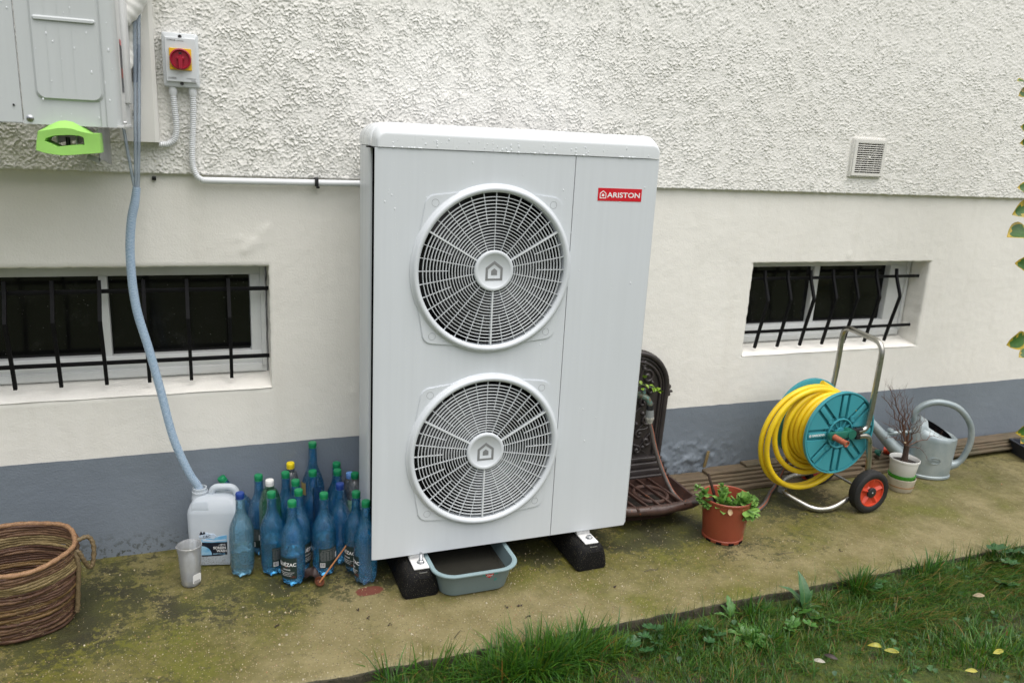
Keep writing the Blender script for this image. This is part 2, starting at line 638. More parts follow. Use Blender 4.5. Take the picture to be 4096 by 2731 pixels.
MT['yhose'] = simple('yellow_hose', (0.82, 0.59, 0.012), 0.40, 0.12, 12, col2=(0.68, 0.46, 0.015), speck=(150, 0.285, (0.10, 0.08, 0.03)))
MT['tyre'] = simple('tyre', (0.010, 0.010, 0.010), 0.65, 0.3, 30, bump=0.2)
MT['wheel_red'] = simple('red_plastic', (0.62, 0.060, 0.022), 0.4, 0.2, 10, speck=(90, 0.28, (0.13, 0.03, 0.02)))
MT['crank_green'] = simple('dark_green_plastic', (0.016, 0.14, 0.10), 0.4, 0.15)
MT['crank_orange'] = simple('faded_orange_plastic', (0.40, 0.11, 0.055), 0.5, 0.2, 40)
MT['potwhite'] = simple('white_pot', (0.70, 0.70, 0.67), 0.36, 0.1, 8)
MT['potgreen'] = simple('green_pot', (0.035, 0.25, 0.012), 0.38, 0.15)
MT['potcream'] = simple('stained_cream_pot', (0.52, 0.47, 0.37), 0.5, 0.2, 20, speck=(150, 0.3, (0.2, 0.14, 0.07)))
MT['stain_or'] = simple('orange_stain', (0.42, 0.22, 0.09), 0.6, 0.3, 40)
MT['zinc'] = simple('zinc_can', (0.40, 0.45, 0.46), 0.42, 0.35, 9, metal=0.35, col2=(0.25, 0.31, 0.33), bump=0.05, bscale=80)
MT['wood'] = None
MT['planter'] = simple('dark_planter', (0.028, 0.032, 0.042), 0.45, 0.2, 10)
MT['leaf_g'] = simple('shrub_leaf', (0.020, 0.080, 0.008), 0.5, 0.4, 30, col2=(0.04, 0.12, 0.012))
MT['leaf_y'] = simple('shrub_leaf_edge', (0.46, 0.30, 0.012), 0.4, 0.3, 40, col2=(0.24, 0.22, 0.015))
MT['weed'] = simple('weed_leaf', (0.040, 0.125, 0.020), 0.42, 0.4, 40, col2=(0.055, 0.15, 0.022), bump=0.3, bscale=90)
MT['weed_d'] = simple('weed_leaf_dark', (0.020, 0.076, 0.020), 0.42, 0.4, 40, col2=(0.035, 0.10, 0.032), bump=0.4, bscale=70)
MT['weed_b'] = simple('weed_leaf_bluish', (0.026, 0.088, 0.026), 0.42, 0.3, 40, col2=(0.045, 0.12, 0.04), bump=0.6, bscale=90)
MT['rib'] = simple('leaf_rib', (0.16, 0.25, 0.07), 0.45, 0.2)
MT['vine'] = simple('vine_leaf', (0.22, 0.33, 0.02), 0.4, 0.4, 60, col2=(0.10, 0.22, 0.02))
MT['fall_y'] = simple('yellow_fallen_leaf', (0.36, 0.31, 0.03), 0.45, 0.25, 60, col2=(0.25, 0.26, 0.04))
MT['fall_p'] = simple('pale_fallen_leaf', (0.36, 0.34, 0.28), 0.5, 0.2, 60)
MT['fall_b'] = simple('brown_fallen_leaf', (0.035, 0.020, 0.017), 0.5, 0.3, 60, bump=0.6, bscale=100)
MT['bamboo'] = simple('orange_brown_cane', (0.42, 0.17, 0.055), 0.4, 0.25, 60)
MT['spoon'] = simple('dark_wood_pod', (0.13, 0.045, 0.022), 0.35, 0.3, 60)
MT['cream_frame'] = None


def braid_mat():
    t = NT('braided_hose')
    c = t.mix(t.ramp(t.noise(260, 2), 0.4, 0.6), (0.28, 0.40, 0.55), (0.40, 0.52, 0.65))
    return t.final(color=c, rough=0.35, sss=0.0, normal=t.bump(t.voro(380), 0.25, 0.001))


def hdpe_mat():
    t = NT('milky_plastic')
    z = t.n('ShaderNodeSeparateXYZ', {0: t.co.outputs['Object']}).outputs['Z']
    c = t.mix(t.ramp(t.noise(9, 4), 0.3, 0.7), (0.72, 0.77, 0.81), (0.64, 0.70, 0.76))
    k = t.math('MULTIPLY', t.ramp(t.noise(300, 3, 0.6), 0.56, 0.62), t.ramp(z, 0.0, 0.07, 1.0, 0.0))
    c = t.mix(k, c, (0.08, 0.07, 0.04))
    m = t.final(color=c, rough=0.35)
    tl = t.n('ShaderNodeBsdfTranslucent'); t.t.links.new(c, tl.inputs['Color'])
    mx = t.n('ShaderNodeMixShader', {0: 0.35})
    t.t.links.new(t.b.outputs[0], mx.inputs[1]); t.t.links.new(tl.outputs[0], mx.inputs[2])
    t.t.links.new(mx.outputs[0], t.out.inputs[0])
    return m


def straw_mat(name, a, b, dark):
    t = NT(name)
    f = t.ramp(t.noise(70, 5, 0.7), 0.3, 0.7)
    c = t.mix(f, a, b)
    v = t.mapping((18, 18, 120))
    k = t.ramp(t.noise(5, 4, 0.7, vec=v), 0.52, 0.7)
    c = t.mix(k, c, dark)
    return t.final(color=c, rough=0.6, normal=t.bump(t.noise(300, 4, 0.7), 0.7, 0.002))


def wood_mat():
    t = NT('weathered_wood')
    v = t.mapping((2.2, 60, 60))
    f = t.ramp(t.noise(3, 6, 0.65, vec=v), 0.3, 0.7)
    c = t.mix(f, (0.17, 0.125, 0.072), (0.075, 0.055, 0.036))
    g = t.ramp(t.noise(6, 4), 0.5, 0.7)
    c = t.mix(t.math('MULTIPLY', g, 0.6), c, (0.06, 0.065, 0.035))
    return t.final(color=c, rough=0.7, normal=t.bump(f, 0.5, 0.003))


def frame_mat():
    t = NT('old_white_paint')
    c = t.mix(t.ramp(t.noise(6, 4), 0.35, 0.7), (0.66, 0.68, 0.68), (0.58, 0.59, 0.58))
    v = t.mapping((9, 40, 60))
    k = t.ramp(t.noise(3, 5, 0.7, vec=v), 0.70, 0.74)
    c = t.mix(t.math('MULTIPLY', k, 0.8), c, (0.2, 0.19, 0.16))
    return t.final(color=c, rough=0.4, normal=t.bump(t.noise(60, 5), 0.2, 0.002))


def pane_mat():
    t = NT('dusty_glass_painted_dark')
    k = t.ramp(t.noise(170, 2, 0.5), 0.735, 0.78)
    big = t.ramp(t.noise(12, 6, 0.7), 0.55, 0.85)
    c = t.mix(t.math('MULTIPLY', big, 0.05), (0.004, 0.004, 0.0045), (0.3, 0.3, 0.3))  # near-black base stands in for the unlit room behind the glass
    c = t.mix(k, c, (0.22, 0.22, 0.21))
    return t.final(color=c, rough=t.ramp(t.noise(5, 5), 0.3, 0.7, 0.08, 0.25), spec=0.35)


def render_mat():
    t = NT('smooth_cream_render')
    a, b = (0.815, 0.798, 0.745), (0.77, 0.752, 0.70)
    c = t.mix(t.ramp(t.noise(1.6, 5, 0.6), 0.35, 0.7), a, b)
    v = t.mapping((7, 7, 0.8))
    s = t.ramp(t.noise(1.5, 5, 0.6, vec=v), 0.52, 0.8)
    c = t.mix(t.math('MULTIPLY', s, 0.16), c, (0.50, 0.47, 0.39))
    sp = t.ramp(t.noise(130, 2), 0.78, 0.8)
    c = t.mix(t.math('MULTIPLY', sp, 0.5), c, (0.28, 0.25, 0.2))
    h = t.noise(150, 5, 0.6)
    h2 = t.noise(38, 3, 0.5)
    n1 = t.bump(h, 0.5, 0.0025)
    return t.final(color=c, rough=0.75, normal=t.bump(h2, 0.25, 0.004, n1))


def rough_mat():
    t = NT('roughcast_render')
    c = t.mix(t.ramp(t.noise(2.2, 6, 0.65), 0.35, 0.7), (0.87, 0.858, 0.82), (0.82, 0.806, 0.765))
    s = t.ramp(t.noise(28, 6, 0.7), 0.55, 0.75)
    c = t.mix(t.math('MULTIPLY', s, 0.12), c, (0.55, 0.50, 0.41))
    return t.final(color=c, rough=0.8, normal=t.bump(t.noise(230, 5, 0.65), 0.6, 0.003))


def base_mat():
    t = NT('grey_blue_paint')
    c = t.mix(t.ramp(t.noise(2.0, 5, 0.6), 0.35, 0.7), (0.196, 0.229, 0.268), (0.166, 0.195, 0.230))
    z = t.n('ShaderNodeSeparateXYZ', {0: t.co.outputs['Object']}).outputs['Z']
    low = t.ramp(z, 0.0, 0.10, 1.0, 0.0)
    d = t.math('MULTIPLY', t.ramp(t.noise(45, 5, 0.7), 0.52, 0.6), low)
    c = t.mix(d, c, (0.05, 0.055, 0.04))
    sp = t.ramp(t.noise(60, 2), 0.795, 0.81)
    c = t.mix(sp, c, (0.6, 0.6, 0.57))
    n1 = t.bump(t.noise(140, 5, 0.6), 0.55, 0.003)
    return t.final(color=c, rough=0.5, normal=t.bump(t.noise(30, 3), 0.25, 0.004, n1))


def path_mat():
    t = NT('mossy_concrete')
    O = t.co.outputs['Object']
    sep = t.n('ShaderNodeSeparateXYZ', {0: O})
    X, Y = sep.outputs['X'], sep.outputs['Y']

    def blob(cx, cy, rx, ry, soft=1.0):
        dx = t.math('DIVIDE', t.math('SUBTRACT', X, cx), rx)
        dy = t.math('DIVIDE', t.math('SUBTRACT', Y, cy), ry)
        d = t.math('ADD', t.math('MULTIPLY', dx, dx), t.math('MULTIPLY', dy, dy))
        return t.ramp(d, 0.0, 1.0 + soft, 1.0, 0.0)
    n_big = t.noise(2.1, 6, 0.6)
    n_med = t.noise(7, 6, 0.65)
    n_fine = t.noise(28, 7, 0.72)
    tan = t.mix(t.ramp(n_med, 0.3, 0.7), (0.235, 0.200, 0.096), (0.145, 0.122, 0.048))
    clean = t.math('MAXIMUM', blob(0.25, -0.86, 0.62, 0.30), t.math('MAXIMUM', blob(0.0, -0.55, 0.16, 0.12),
                   t.math('MAXIMUM', blob(2.7, -0.80, 1.6, 0.20), t.math('MULTIPLY', blob(3.3, -0.4, 0.9, 0.4), 0.6))))
    alg = t.math('ADD', t.math('MULTIPLY', n_big, 1.0), t.math('MULTIPLY', n_med, 0.35))
    alg = t.math('SUBTRACT', alg, t.math('MULTIPLY', clean, 0.30))
    alg = t.ramp(alg, 0.38, 0.70)
    olive = t.mix(t.ramp(n_fine, 0.35, 0.65), (0.115, 0.108, 0.014), (0.066, 0.062, 0.009))
    c = t.mix(t.math('MULTIPLY', alg, 0.92), tan, olive)
    grn = t.math('MULTIPLY', t.ramp(t.noise(4.2, 5, 0.6), 0.50, 0.68), alg)
    c = t.mix(t.math('MULTIPLY', grn, 0.55), c, (0.115, 0.125, 0.009))
    # aggregate
    ve = t.n('ShaderNodeTexVoronoi', {'Scale': 150.0}, feature='F1')
    t.t.links.new(O, ve.inputs['Vector'])
    wn = t.n('ShaderNodeSeparateColor'); t.t.links.new(ve.outputs['Color'], wn.inputs[0])
    shape = t.ramp(ve.outputs['Distance'], 0.30, 0.38, 1.0, 0.0)
    light = t.math('MULTIPLY', shape, t.ramp(wn.outputs[0], 0.72, 0.78))
    c = t.mix(t.math('MULTIPLY', light, 0.62), c, t.mix(wn.outputs[1], (0.38, 0.33, 0.22), (0.30, 0.21, 0.10)))
    dk = t.math('MULTIPLY', shape, t.ramp(wn.outputs[2], 0.82, 0.86))
    c = t.mix(t.math('MULTIPLY', dk, 0.7), c, (0.07, 0.06, 0.035))
    # black-green moss and grime, with shade painted in under the heat pump
    wall = t.ramp(Y, -0.55, -0.02, 0.0, 1.0)
    left = t.math('MAXIMUM', t.math('MULTIPLY', blob(-0.98, -0.33, 0.34, 0.36), 0.9), t.math('MULTIPLY', blob(-0.45, -0.42, 0.62, 0.17), 0.72))
    left = t.math('MAXIMUM', left, t.math('MULTIPLY', blob(-1.0, -0.75, 0.5, 0.25), 0.4))
    right = t.math('MAXIMUM', t.math('MULTIPLY', blob(1.25, -0.40, 0.35, 0.16), 1.0), t.math('MULTIPLY', blob(2.0, -0.28, 0.30, 0.22), 0.95))
    right = t.math('MAXIMUM', right, t.math('MULTIPLY', blob(0.50, -0.36, 0.75, 0.17), 1.0))  # moss beneath the heat pump, laid darker in place of deeper shade
    right = t.math('MAXIMUM', right, t.math('MULTIPLY', blob(1.55, -0.62, 0.42, 0.14), 0.55))
    mm = t.math('MAXIMUM', left, right)
    mm = t.math('MAXIMUM', mm, t.math('MULTIPLY', wall, 0.55))
    thr = t.math('ADD', t.math('ADD', t.math('MULTIPLY', n_fine, 0.5), t.math('MULTIPLY', t.noise(85, 6, 0.75), 0.4)), t.math('MULTIPLY', t.noise(8, 5, 0.6), 0.35))
    moss = t.ramp(t.math('ADD', thr, t.math('MULTIPLY', mm, 0.225)), 0.74, 0.79)
    moss = t.math('MULTIPLY', moss, t.math('ADD', 0.45, t.math('MULTIPLY', mm, 0.8), clamp=True))
    c = t.mix(t.math('MULTIPLY', moss, 0.93), c, t.mix(t.ramp(n_med, 0.4, 0.6), (0.024, 0.023, 0.011), (0.050, 0.052, 0.014)))
    # rust-red spill beside the foot
    st = blob(-0.006, -0.492, 0.052, 0.030, 0.4)
    st = t.ramp(t.math('ADD', st, t.math('MULTIPLY', t.math('SUBTRACT', n_fine, 0.5), 0.9)), 0.30, 0.38)
    c = t.mix(st, c, t.mix(n_fine, (0.10, 0.024, 0.016), (0.18, 0.06, 0.035)))
    hgt = t.math('ADD', t.math('MULTIPLY', shape, 0.5), n_fine)
    return t.final(color=c, rough=t.ramp(n_fine, 0.3, 0.7, 0.42, 0.72), normal=t.bump(hgt, 0.6, 0.004))


def edge_mat():
    t = NT('mossy_slab_edge')
    f = t.noise(24, 7, 0.7)
    c = t.mix(t.ramp(f, 0.35, 0.65), (0.085, 0.072, 0.045), (0.024, 0.024, 0.014))
    k = t.ramp(t.noise(130, 2), 0.68, 0.72)
    c = t.mix(t.math('MULTIPLY', k, 0.6), c, (0.26, 0.22, 0.15))
    return t.final(color=c, rough=0.8, normal=t.bump(f, 1.0, 0.012))


def lawn_mat():
    t = NT('lawn_soil_and_moss')
    f = t.noise(5, 7, 0.65)
    g = t.noise(40, 6, 0.7)
    soil = t.mix(t.ramp(g, 0.35, 0.65), (0.060, 0.045, 0.032), (0.026, 0.020, 0.014))
    moss = t.mix(t.ramp(g, 0.35, 0.65), (0.085, 0.105, 0.008), (0.030, 0.055, 0.007))
    c = t.mix(t.ramp(f, 0.36, 0.48), soil, moss)
    return t.final(color=c, rough=0.75, normal=t.bump(t.noise(70, 6, 0.7), 1.0, 0.015))


MT['braid'] = braid_mat()
MT['hdpe'] = hdpe_mat()
MT['straw_d'] = straw_mat('dark_straw', (0.1076, 0.0507, 0.0260), (0.0615, 0.0284, 0.0164), (0.0307, 0.0142, 0.0086))
MT['straw_m'] = straw_mat('brown_straw', (0.1640, 0.0913, 0.0434), (0.0973, 0.0486, 0.0251), (0.0461, 0.0223, 0.0130))
MT['straw_l'] = straw_mat('light_straw', (0.2665, 0.1976, 0.0867), (0.1538, 0.1094, 0.0452), (0.0871, 0.0608, 0.0225))
MT['straw_g'] = straw_mat('golden_straw', (0.1742, 0.1014, 0.0313), (0.1076, 0.0608, 0.0208), (0.0513, 0.0324, 0.0121))
MT['straw_rim'] = straw_mat('rim_straw', (0.3483, 0.2028, 0.1041), (0.2254, 0.1216, 0.0607), (0.1332, 0.0628, 0.0313))
MT['jute'] = straw_mat('jute_rope', (0.2049, 0.1469, 0.0737), (0.1332, 0.0963, 0.0477), (0.0615, 0.0456, 0.0260))
MT['wood'] = wood_mat()
MT['frame'] = frame_mat()
MT['pane'] = pane_mat()
MT['render'] = render_mat()
MT['rough'] = rough_mat()
MT['base'] = base_mat()
MT['path'] = path_mat()
MT['edge'] = edge_mat()
MT['lawn'] = lawn_mat()


def water_mat(name, col, rough=0.0):
    t = NT(name)
    return t.final(color=col, rough=rough, trans=1.0, ior=1.33)


MT['water_blue'] = water_mat('water_in_bottle', (0.80, 0.95, 1.0))
MT['drop_glint'] = simple('pale_rain_drop', (0.72, 0.75, 0.78), 0.12, 0.03)  # opaque pale colour paints in the light the drops catch
MT['murky'] = simple('murky_water', (0.035, 0.034, 0.028), 0.06, 0.3, 14, speck=(60, 0.26, (0.2, 0.22, 0.2)))


def tint_mat(name, rough=0.45, transl=0.35):
    t = NT(name)
    at_ = t.n('ShaderNodeVertexColor', layer_name='tint')
    m = t.final(color=at_.outputs[0], rough=rough)
    tl = t.n('ShaderNodeBsdfTranslucent'); t.t.links.new(at_.outputs[0], tl.inputs['Color'])
    mx = t.n('ShaderNodeMixShader', {0: transl})
    t.t.links.new(t.b.outputs[0], mx.inputs[1]); t.t.links.new(tl.outputs[0], mx.inputs[2])
    t.t.links.new(mx.outputs[0], t.out.inputs[0])
    return m


MT['grass'] = tint_mat('grass_blades')

# ================================================================== SETTING
KY = -0.919          # front edge of the concrete path
ZL = -0.058          # lawn level


def grid(xs, ys):
    X, Y = np.meshgrid(xs, ys, indexing='ij')
    nx, ny = len(xs), len(ys)
    i = np.arange(nx * ny).reshape(nx, ny)
    q = np.stack([i[:-1, :-1], i[1:, :-1], i[1:, 1:], i[:-1, 1:]], -1).reshape(-1, 4)
    return X, Y, q


def axis(*segs):
    out = []
    for a, b, st in segs:
        out.append(np.arange(a, b, st))
    out.append([segs[-1][1]])
    return np.unique(np.round(np.concatenate(out), 5))


# path
xs = axis((-9, -2, 0.5), (-2, 4.2, 0.012), (4.2, 12, 0.5))
ys = axis((KY, -0.86, 0.008), (-0.86, 0.0, 0.014))
X, Y, q = grid(xs, ys)
Z = fbm(X * 6, Y * 6, 3, 5) * 0.003 + fbm(X * 40, Y * 40, 2, 9) * 0.0012
edge = sstep(KY + 0.03, KY, Y)
Z = Z - edge ** 2 * (0.006 + 0.006 * np.abs(fbm(X * 12, Y * 0, 3, 3)))
Y2 = Y - edge * (fbm(X * 9, X * 0 + 2, 4, 21) * 0.016)
V = np.stack([X, Y2, Z - 0.0015], -1).reshape(-1, 3)
nx, ny = len(xs), len(ys)
# front face down to under the lawn
fz = np.array([-0.02, -0.045, -0.07, -0.12])
fv = []
for k, z in enumerate(fz):
    fv.append(np.stack([xs, Y2[:, 0] + 0.004 * fbm(xs * 30, xs * 0 + k * 3.1, 3, 8), np.full(nx, z)], -1))
fv = np.concatenate(fv)
base_i = len(V)
top = np.arange(nx) * ny
rows = [top] + [base_i + k * nx + np.arange(nx) for k in range(len(fz))]
fq = np.concatenate([np.stack([rows[k + 1][:-1], rows[k + 1][1:], rows[k][1:], rows[k][:-1]], -1) for k in range(len(fz))])
me = np_mesh('path', np.concatenate([V, fv]), np.concatenate([q, fq]), mats=[MT['path'], MT['edge']],
             mi=np.concatenate([np.zeros(len(q)), np.ones(len(fq))]))
link('path', me, kind='structure')

# lawn
xs = axis((-60, -4, 8), (-4, -0.6, 0.2), (-0.6, 4.2, 0.02), (4.2, 60, 6))
ys = axis((-80, -4, 8), (-4, -2.0, 0.1), (-2.0, KY + 0.02, 0.02))
X, Y, q = grid(xs, ys)


def lawn_z(X, Y):
    near = sstep(-3.6, -1.9, Y)
    z = ZL + near * (fbm(X * 3, Y * 3, 3, 31) * 0.022 + fbm(X * 14, Y * 14, 3, 33) * 0.012)
    bank = sstep(-1.12, -0.94, Y) * (0.010 + 0.022 * sstep(1.2, 2.2, X))
    return z + bank


me = np_mesh('lawn', np.stack([X, Y, lawn_z(X, Y)], -1).reshape(-1, 3), q, mats=[MT['lawn']])
link('lawn', me, kind='structure')

# loose stones in the concrete skin: too many to count
n = 17000
px = RNG.uniform(-1.3, 3.4, n)
py = KY + 0.01 + RNG.uniform(0, 1, n) ** 1.0 * 0.88
keep = RNG.uniform(0, 1, n) < (0.10 + 0.75 * np.exp(-((px - 0.4) / 1.4) ** 2 - ((py + 0.8) / 0.3) ** 2))
px, py = px[keep], py[keep]
n = len(px)
sr = RNG.uniform(0.0010, 0.0026, n) * (1 + (RNG.uniform(0, 1, n) > 0.98) * 1.2)
ang = RNG.uniform(0, 6.28, n)
el = RNG.uniform(0.6, 1.0, n)
k = np.arange(6)
a = k / 6 * 2 * np.pi
lx = np.cos(a)[None, :] * sr[:, None]
ly = np.sin(a)[None, :] * (sr * el)[:, None]
wx = px[:, None] + lx * np.cos(ang)[:, None] - ly * np.sin(ang)[:, None]
wy = py[:, None] + lx * np.sin(ang)[:, None] + ly * np.cos(ang)[:, None]
ring = np.stack([wx, wy, np.full_like(wx, -0.003)], -1)
ring2 = np.stack([px[:, None] + (wx - px[:, None]) * 0.7, py[:, None] + (wy - py[:, None]) * 0.7,
                  np.repeat((sr * 0.35)[:, None], 6, 1)], -1)
V = np.concatenate([ring, ring2], 1).reshape(-1, 3)
o = (np.arange(n) * 12)[:, None, None]
qd = np.array([[i, (i + 1) % 6, 6 + (i + 1) % 6, 6 + i] for i in range(6)] + [[6, 7, 8, 9], [6, 9, 10, 11]])[None]
me = np_mesh('gravel', V, (qd + o).reshape(-1, 4), mats=[MT['wash_dark']], smooth=True)
ca = me.color_attributes.new('tint', 'FLOAT_COLOR', 'POINT')
base = np.array([[0.36, 0.30, 0.18], [0.32, 0.23, 0.11], [0.44, 0.39, 0.28], [0.26, 0.18, 0.085], [0.15, 0.12, 0.06], [0.34, 0.16, 0.07]])
ci = RNG.choice(6, n, p=[.34, .25, .16, .13, .09, .03])
cc = np.repeat(base[ci] * RNG.uniform(0.65, 1.0, (n, 1)), 12, 0)
ca.data.foreach_set('color', np.concatenate([cc, np.ones((len(cc), 1))], 1).astype(np.float32).ravel())
me.materials.clear()
me.materials.append(tint_mat('gravel_stone', 0.45, 0.0))
link('gravel', me, kind='stuff')

# ------------------------------------------------------------------ house wall
house = thing('house_wall', 'cream rendered house wall with roughcast top and blue grey painted base', 'wall', (1.0, 0.1, 0))
LW = (-1.376, -0.285, 0.625, 1.089)
RW = (1.872, 2.969, 0.635, 1.081)
ZR, ZG = 1.411, 0.398

# smooth render with the two window openings
xs = axis((-7, -2, 0.5), (-2, 4.6, 0.012), (4.6, 11, 0.5))
xs = np.unique(np.concatenate([xs, [LW[0], LW[1], RW[0], RW[1]]]))
zs = axis((ZG - 0.01, 1.47, 0.012))
zs = np.unique(np.concatenate([zs, [LW[2], LW[3], RW[2], RW[3]]]))
X, Z, q = grid(xs, zs)
Yv = -0.0025 * fbm(X * 4, Z * 4, 3, 41) - 0.0012 * fbm(X * 30, Z * 30, 2, 43)
bl = np.zeros_like(X)
for (bx, bz, br, bh) in ((-0.30, 1.205, 0.02, .004), (-0.345, 1.165, 0.022, .005), (-0.37, 1.15, 0.015, .004), (-0.33, 1.185, 0.012, .004),
                         (-0.29, 1.23, 0.012, .004), (-0.385, 1.19, .01, .003), (-0.30, 1.175, .012, .003), (2.43, 1.115, .012, .005), (0.02, .58, .012, .003)):
    bl += bh * np.exp(-((X - bx) ** 2 + (Z - bz) ** 2) / br ** 2) * (1 + 0.9 * fbm(X * 60, Z * 60, 2, 77))
Yv -= bl
# worn arrises
Xd, Zd = X.copy(), Z.copy()
for (x0, x1, z0, z1) in (LW, RW):
    for xe in (x0, x1):
        m = (np.abs(X - xe) < 1e-4) & (Z >= z0 - 1e-4) & (Z <= z1 + 1e-4)
        Xd[m] += (fbm(Z * 25, Z * 0 + xe, 3, 51) * 0.006)[m]
        Yv[m] += 0.004
    for ze in (z0, z1):
        m = (np.abs(Z - ze) < 1e-4) & (X >= x0 - 1e-4) & (X <= x1 + 1e-4)
        Zd[m] += (fbm(X * 22, X * 0 + ze, 3, 53) * 0.006)[m]
        Yv[m] += 0.004
cx = X.reshape(-1)[q].mean(1)
cz = Z.reshape(-1)[q].mean(1)
keepq = np.ones(len(q), bool)
for (x0, x1, z0, z1) in (LW, RW):
    keepq &= ~((cx > x0) & (cx < x1) & (cz > z0) & (cz < z1))
Vw = np.stack([Xd, Yv, Zd], -1).reshape(-1, 3)
qs = [q[keepq]]
ex = []
nb = len(Vw)
DEPTH = 0.20
for (x0, x1, z0, z1) in (LW, RW):
    ix = np.where((xs >= x0 - 1e-5) & (xs <= x1 + 1e-5))[0]
    iz = np.where((zs >= z0 - 1e-5) & (zs <= z1 + 1e-5))[0]
    id_ = np.arange(len(xs) * len(zs)).reshape(len(xs), len(zs))
    loopi = np.concatenate([id_[ix, iz[0]], id_[ix[-1], iz[1:]], id_[ix[::-1][1:], iz[-1]], id_[ix[0], iz[::-1][1:-1]]])
    prev = loopi
    for dy in (0.012, 0.06, 0.12, DEPTH):
        P = Vw[loopi].copy()
        P[:, 1] = dy
        P[:, 0] += fbm(P[:, 2] * 9 + dy * 40, P[:, 0] * 9, 3, 61) * 0.004
        cur = nb + np.arange(len(P))
        nb += len(P)
        ex.append(P)
        qs.append(np.stack([prev, np.roll(prev, -1), np.roll(cur, -1), cur], -1))
        prev = cur
me = np_mesh('smooth_render', np.concatenate([Vw] + ex), np.concatenate(qs), mats=[MT['render']])
link('smooth_render', me, house)

# blue-grey painted base with its blistered corner
xs = axis((-7, -2, 0.5), (-2, 1.4, 0.014), (1.4, 2.2, 0.006), (2.2, 4.6, 0.014), (4.6, 11, 0.5))
zs = axis((-0.06, ZG, 0.008))
X, Z, q = grid(xs, zs)
Yv = -0.0015 - 0.002 * fbm(X * 4, Z * 4, 3, 41) - 0.001 * fbm(X * 30, Z * 30, 2, 47)
m = sstep(1.40, 1.50, X) * sstep(2.05, 1.62, X) * sstep(0.30, 0.12, Z)
nb_ = fbm(X * 16, Z * 18, 4, 91)
Yv -= m * (0.010 * sstep(0.0, 0.32, nb_) + 0.006 * sstep(0.02, 0.10, np.abs(perlin(X * 11 + 3 * nb_, Z * 9, 97))))
rid = np.exp(-((X - 1.70 - (Z - 0.06) * 0.55 * np.sin(X * 60)) ** 2) / 0.02 ** 2) * sstep(0.24, 0.05, Z)
Yv -= 0.006 * m * rid
Ztop = Z + (np.abs(Z - ZG) < 1e-4) * (fbm(X * 3, X * 0, 2, 71) * 0.004 + fbm(X * 20, X * 0 + 5, 2, 72) * 0.0022)
V = np.stack([X, Yv - 0.0006, Ztop], -1).reshape(-1, 3)
me = np_mesh('painted_base', V, q, mats=[MT['base']])
link('painted_base', me, house)

# roughcast: thick trowelled splats with ragged lower lips
xs = axis((-7, -1.25, 0.12), (-1.25, 1.2, 0.0029), (1.2, 2.4, 0.004), (2.4, 3.8, 0.0055), (3.8, 11, 0.12))
zs = axis((ZR, 2.02, 0.0030), (2.02, 2.45, 0.0042), (2.45, 5.2, 0.12))
X, Z, q = grid(xs, zs)
right = sstep(0.2, 2.4, X)
n3 = fbm(X * 150, Z * 150, 3, 113)
warp = fbm(X * 25, Z * 17, 3, 107)
jag = fbm(X * 92, Z * 70, 3, 109)
ph = -Z * 52 + (3.0 - 0.5 * right) * warp + 1.0 * jag
saw = ph - np.floor(ph)
ph2 = -Z * 100 + 1.9 * fbm(X * 55 + 9, Z * 45, 3, 117) + 0.8 * fbm(X * 130, Z * 110, 2, 118)
saw2 = ph2 - np.floor(ph2)
vary = 0.45 + 0.75 * sstep(-0.30, 0.26, fbm(X * 17, Z * 12, 3, 119))
vary2 = 0.5 + 0.6 * sstep(-0.25, 0.30, fbm(X * 24 + 5, Z * 21, 3, 121))
flow = 1 - sstep(0.0, 0.05, np.abs(fbm(X * 9 + 0.4 * warp, Z * 1.6, 2, 123)))
H = (0.0047 - 0.0018 * right) * saw ** 1.8 * vary + 0.0022 * saw2 ** 1.6 * vary2 + 0.0008 * n3 + 0.0016 * warp + 0.0012 * flow
H = H * (1 - 0.85 * sstep(0.120, 0.105, np.abs(X - 2.425)) * sstep(0.105, 0.092, np.abs(Z - 1.578)))
drop = H * 0.55
low = sstep(ZR + 0.05, ZR, Z)
Zn = Z - drop + low * 0.004
Yv = -0.016 - H
rag = (Z < ZR + 1e-4)
Zn = np.where(rag, ZR + 0.006 * fbm(X * 24, X * 0 + 1, 4, 127) + 0.002 * fbm(X * 90, X * 0 + 3, 2, 128), Zn)
Zn = np.maximum(Zn, Zn[:, :1] + (Z - ZR) * 0.1)
V = np.stack([X, Yv, Zn], -1)
# underside lip
lip = V[:, 0].copy()
lip[:, 1] = 0.004
lip[:, 2] += 0.003
V = V.reshape(-1, 3)
id0 = np.arange(len(xs)) * len(zs)
lp = len(V) + np.arange(len(xs))
lq = np.stack([lp[:-1], lp[1:], id0[1:], id0[:-1]], -1)
me = np_mesh('roughcast_render', np.concatenate([V, lip]), np.concatenate([q, lq]), mats=[MT['rough']])
link('roughcast_render', me, house)

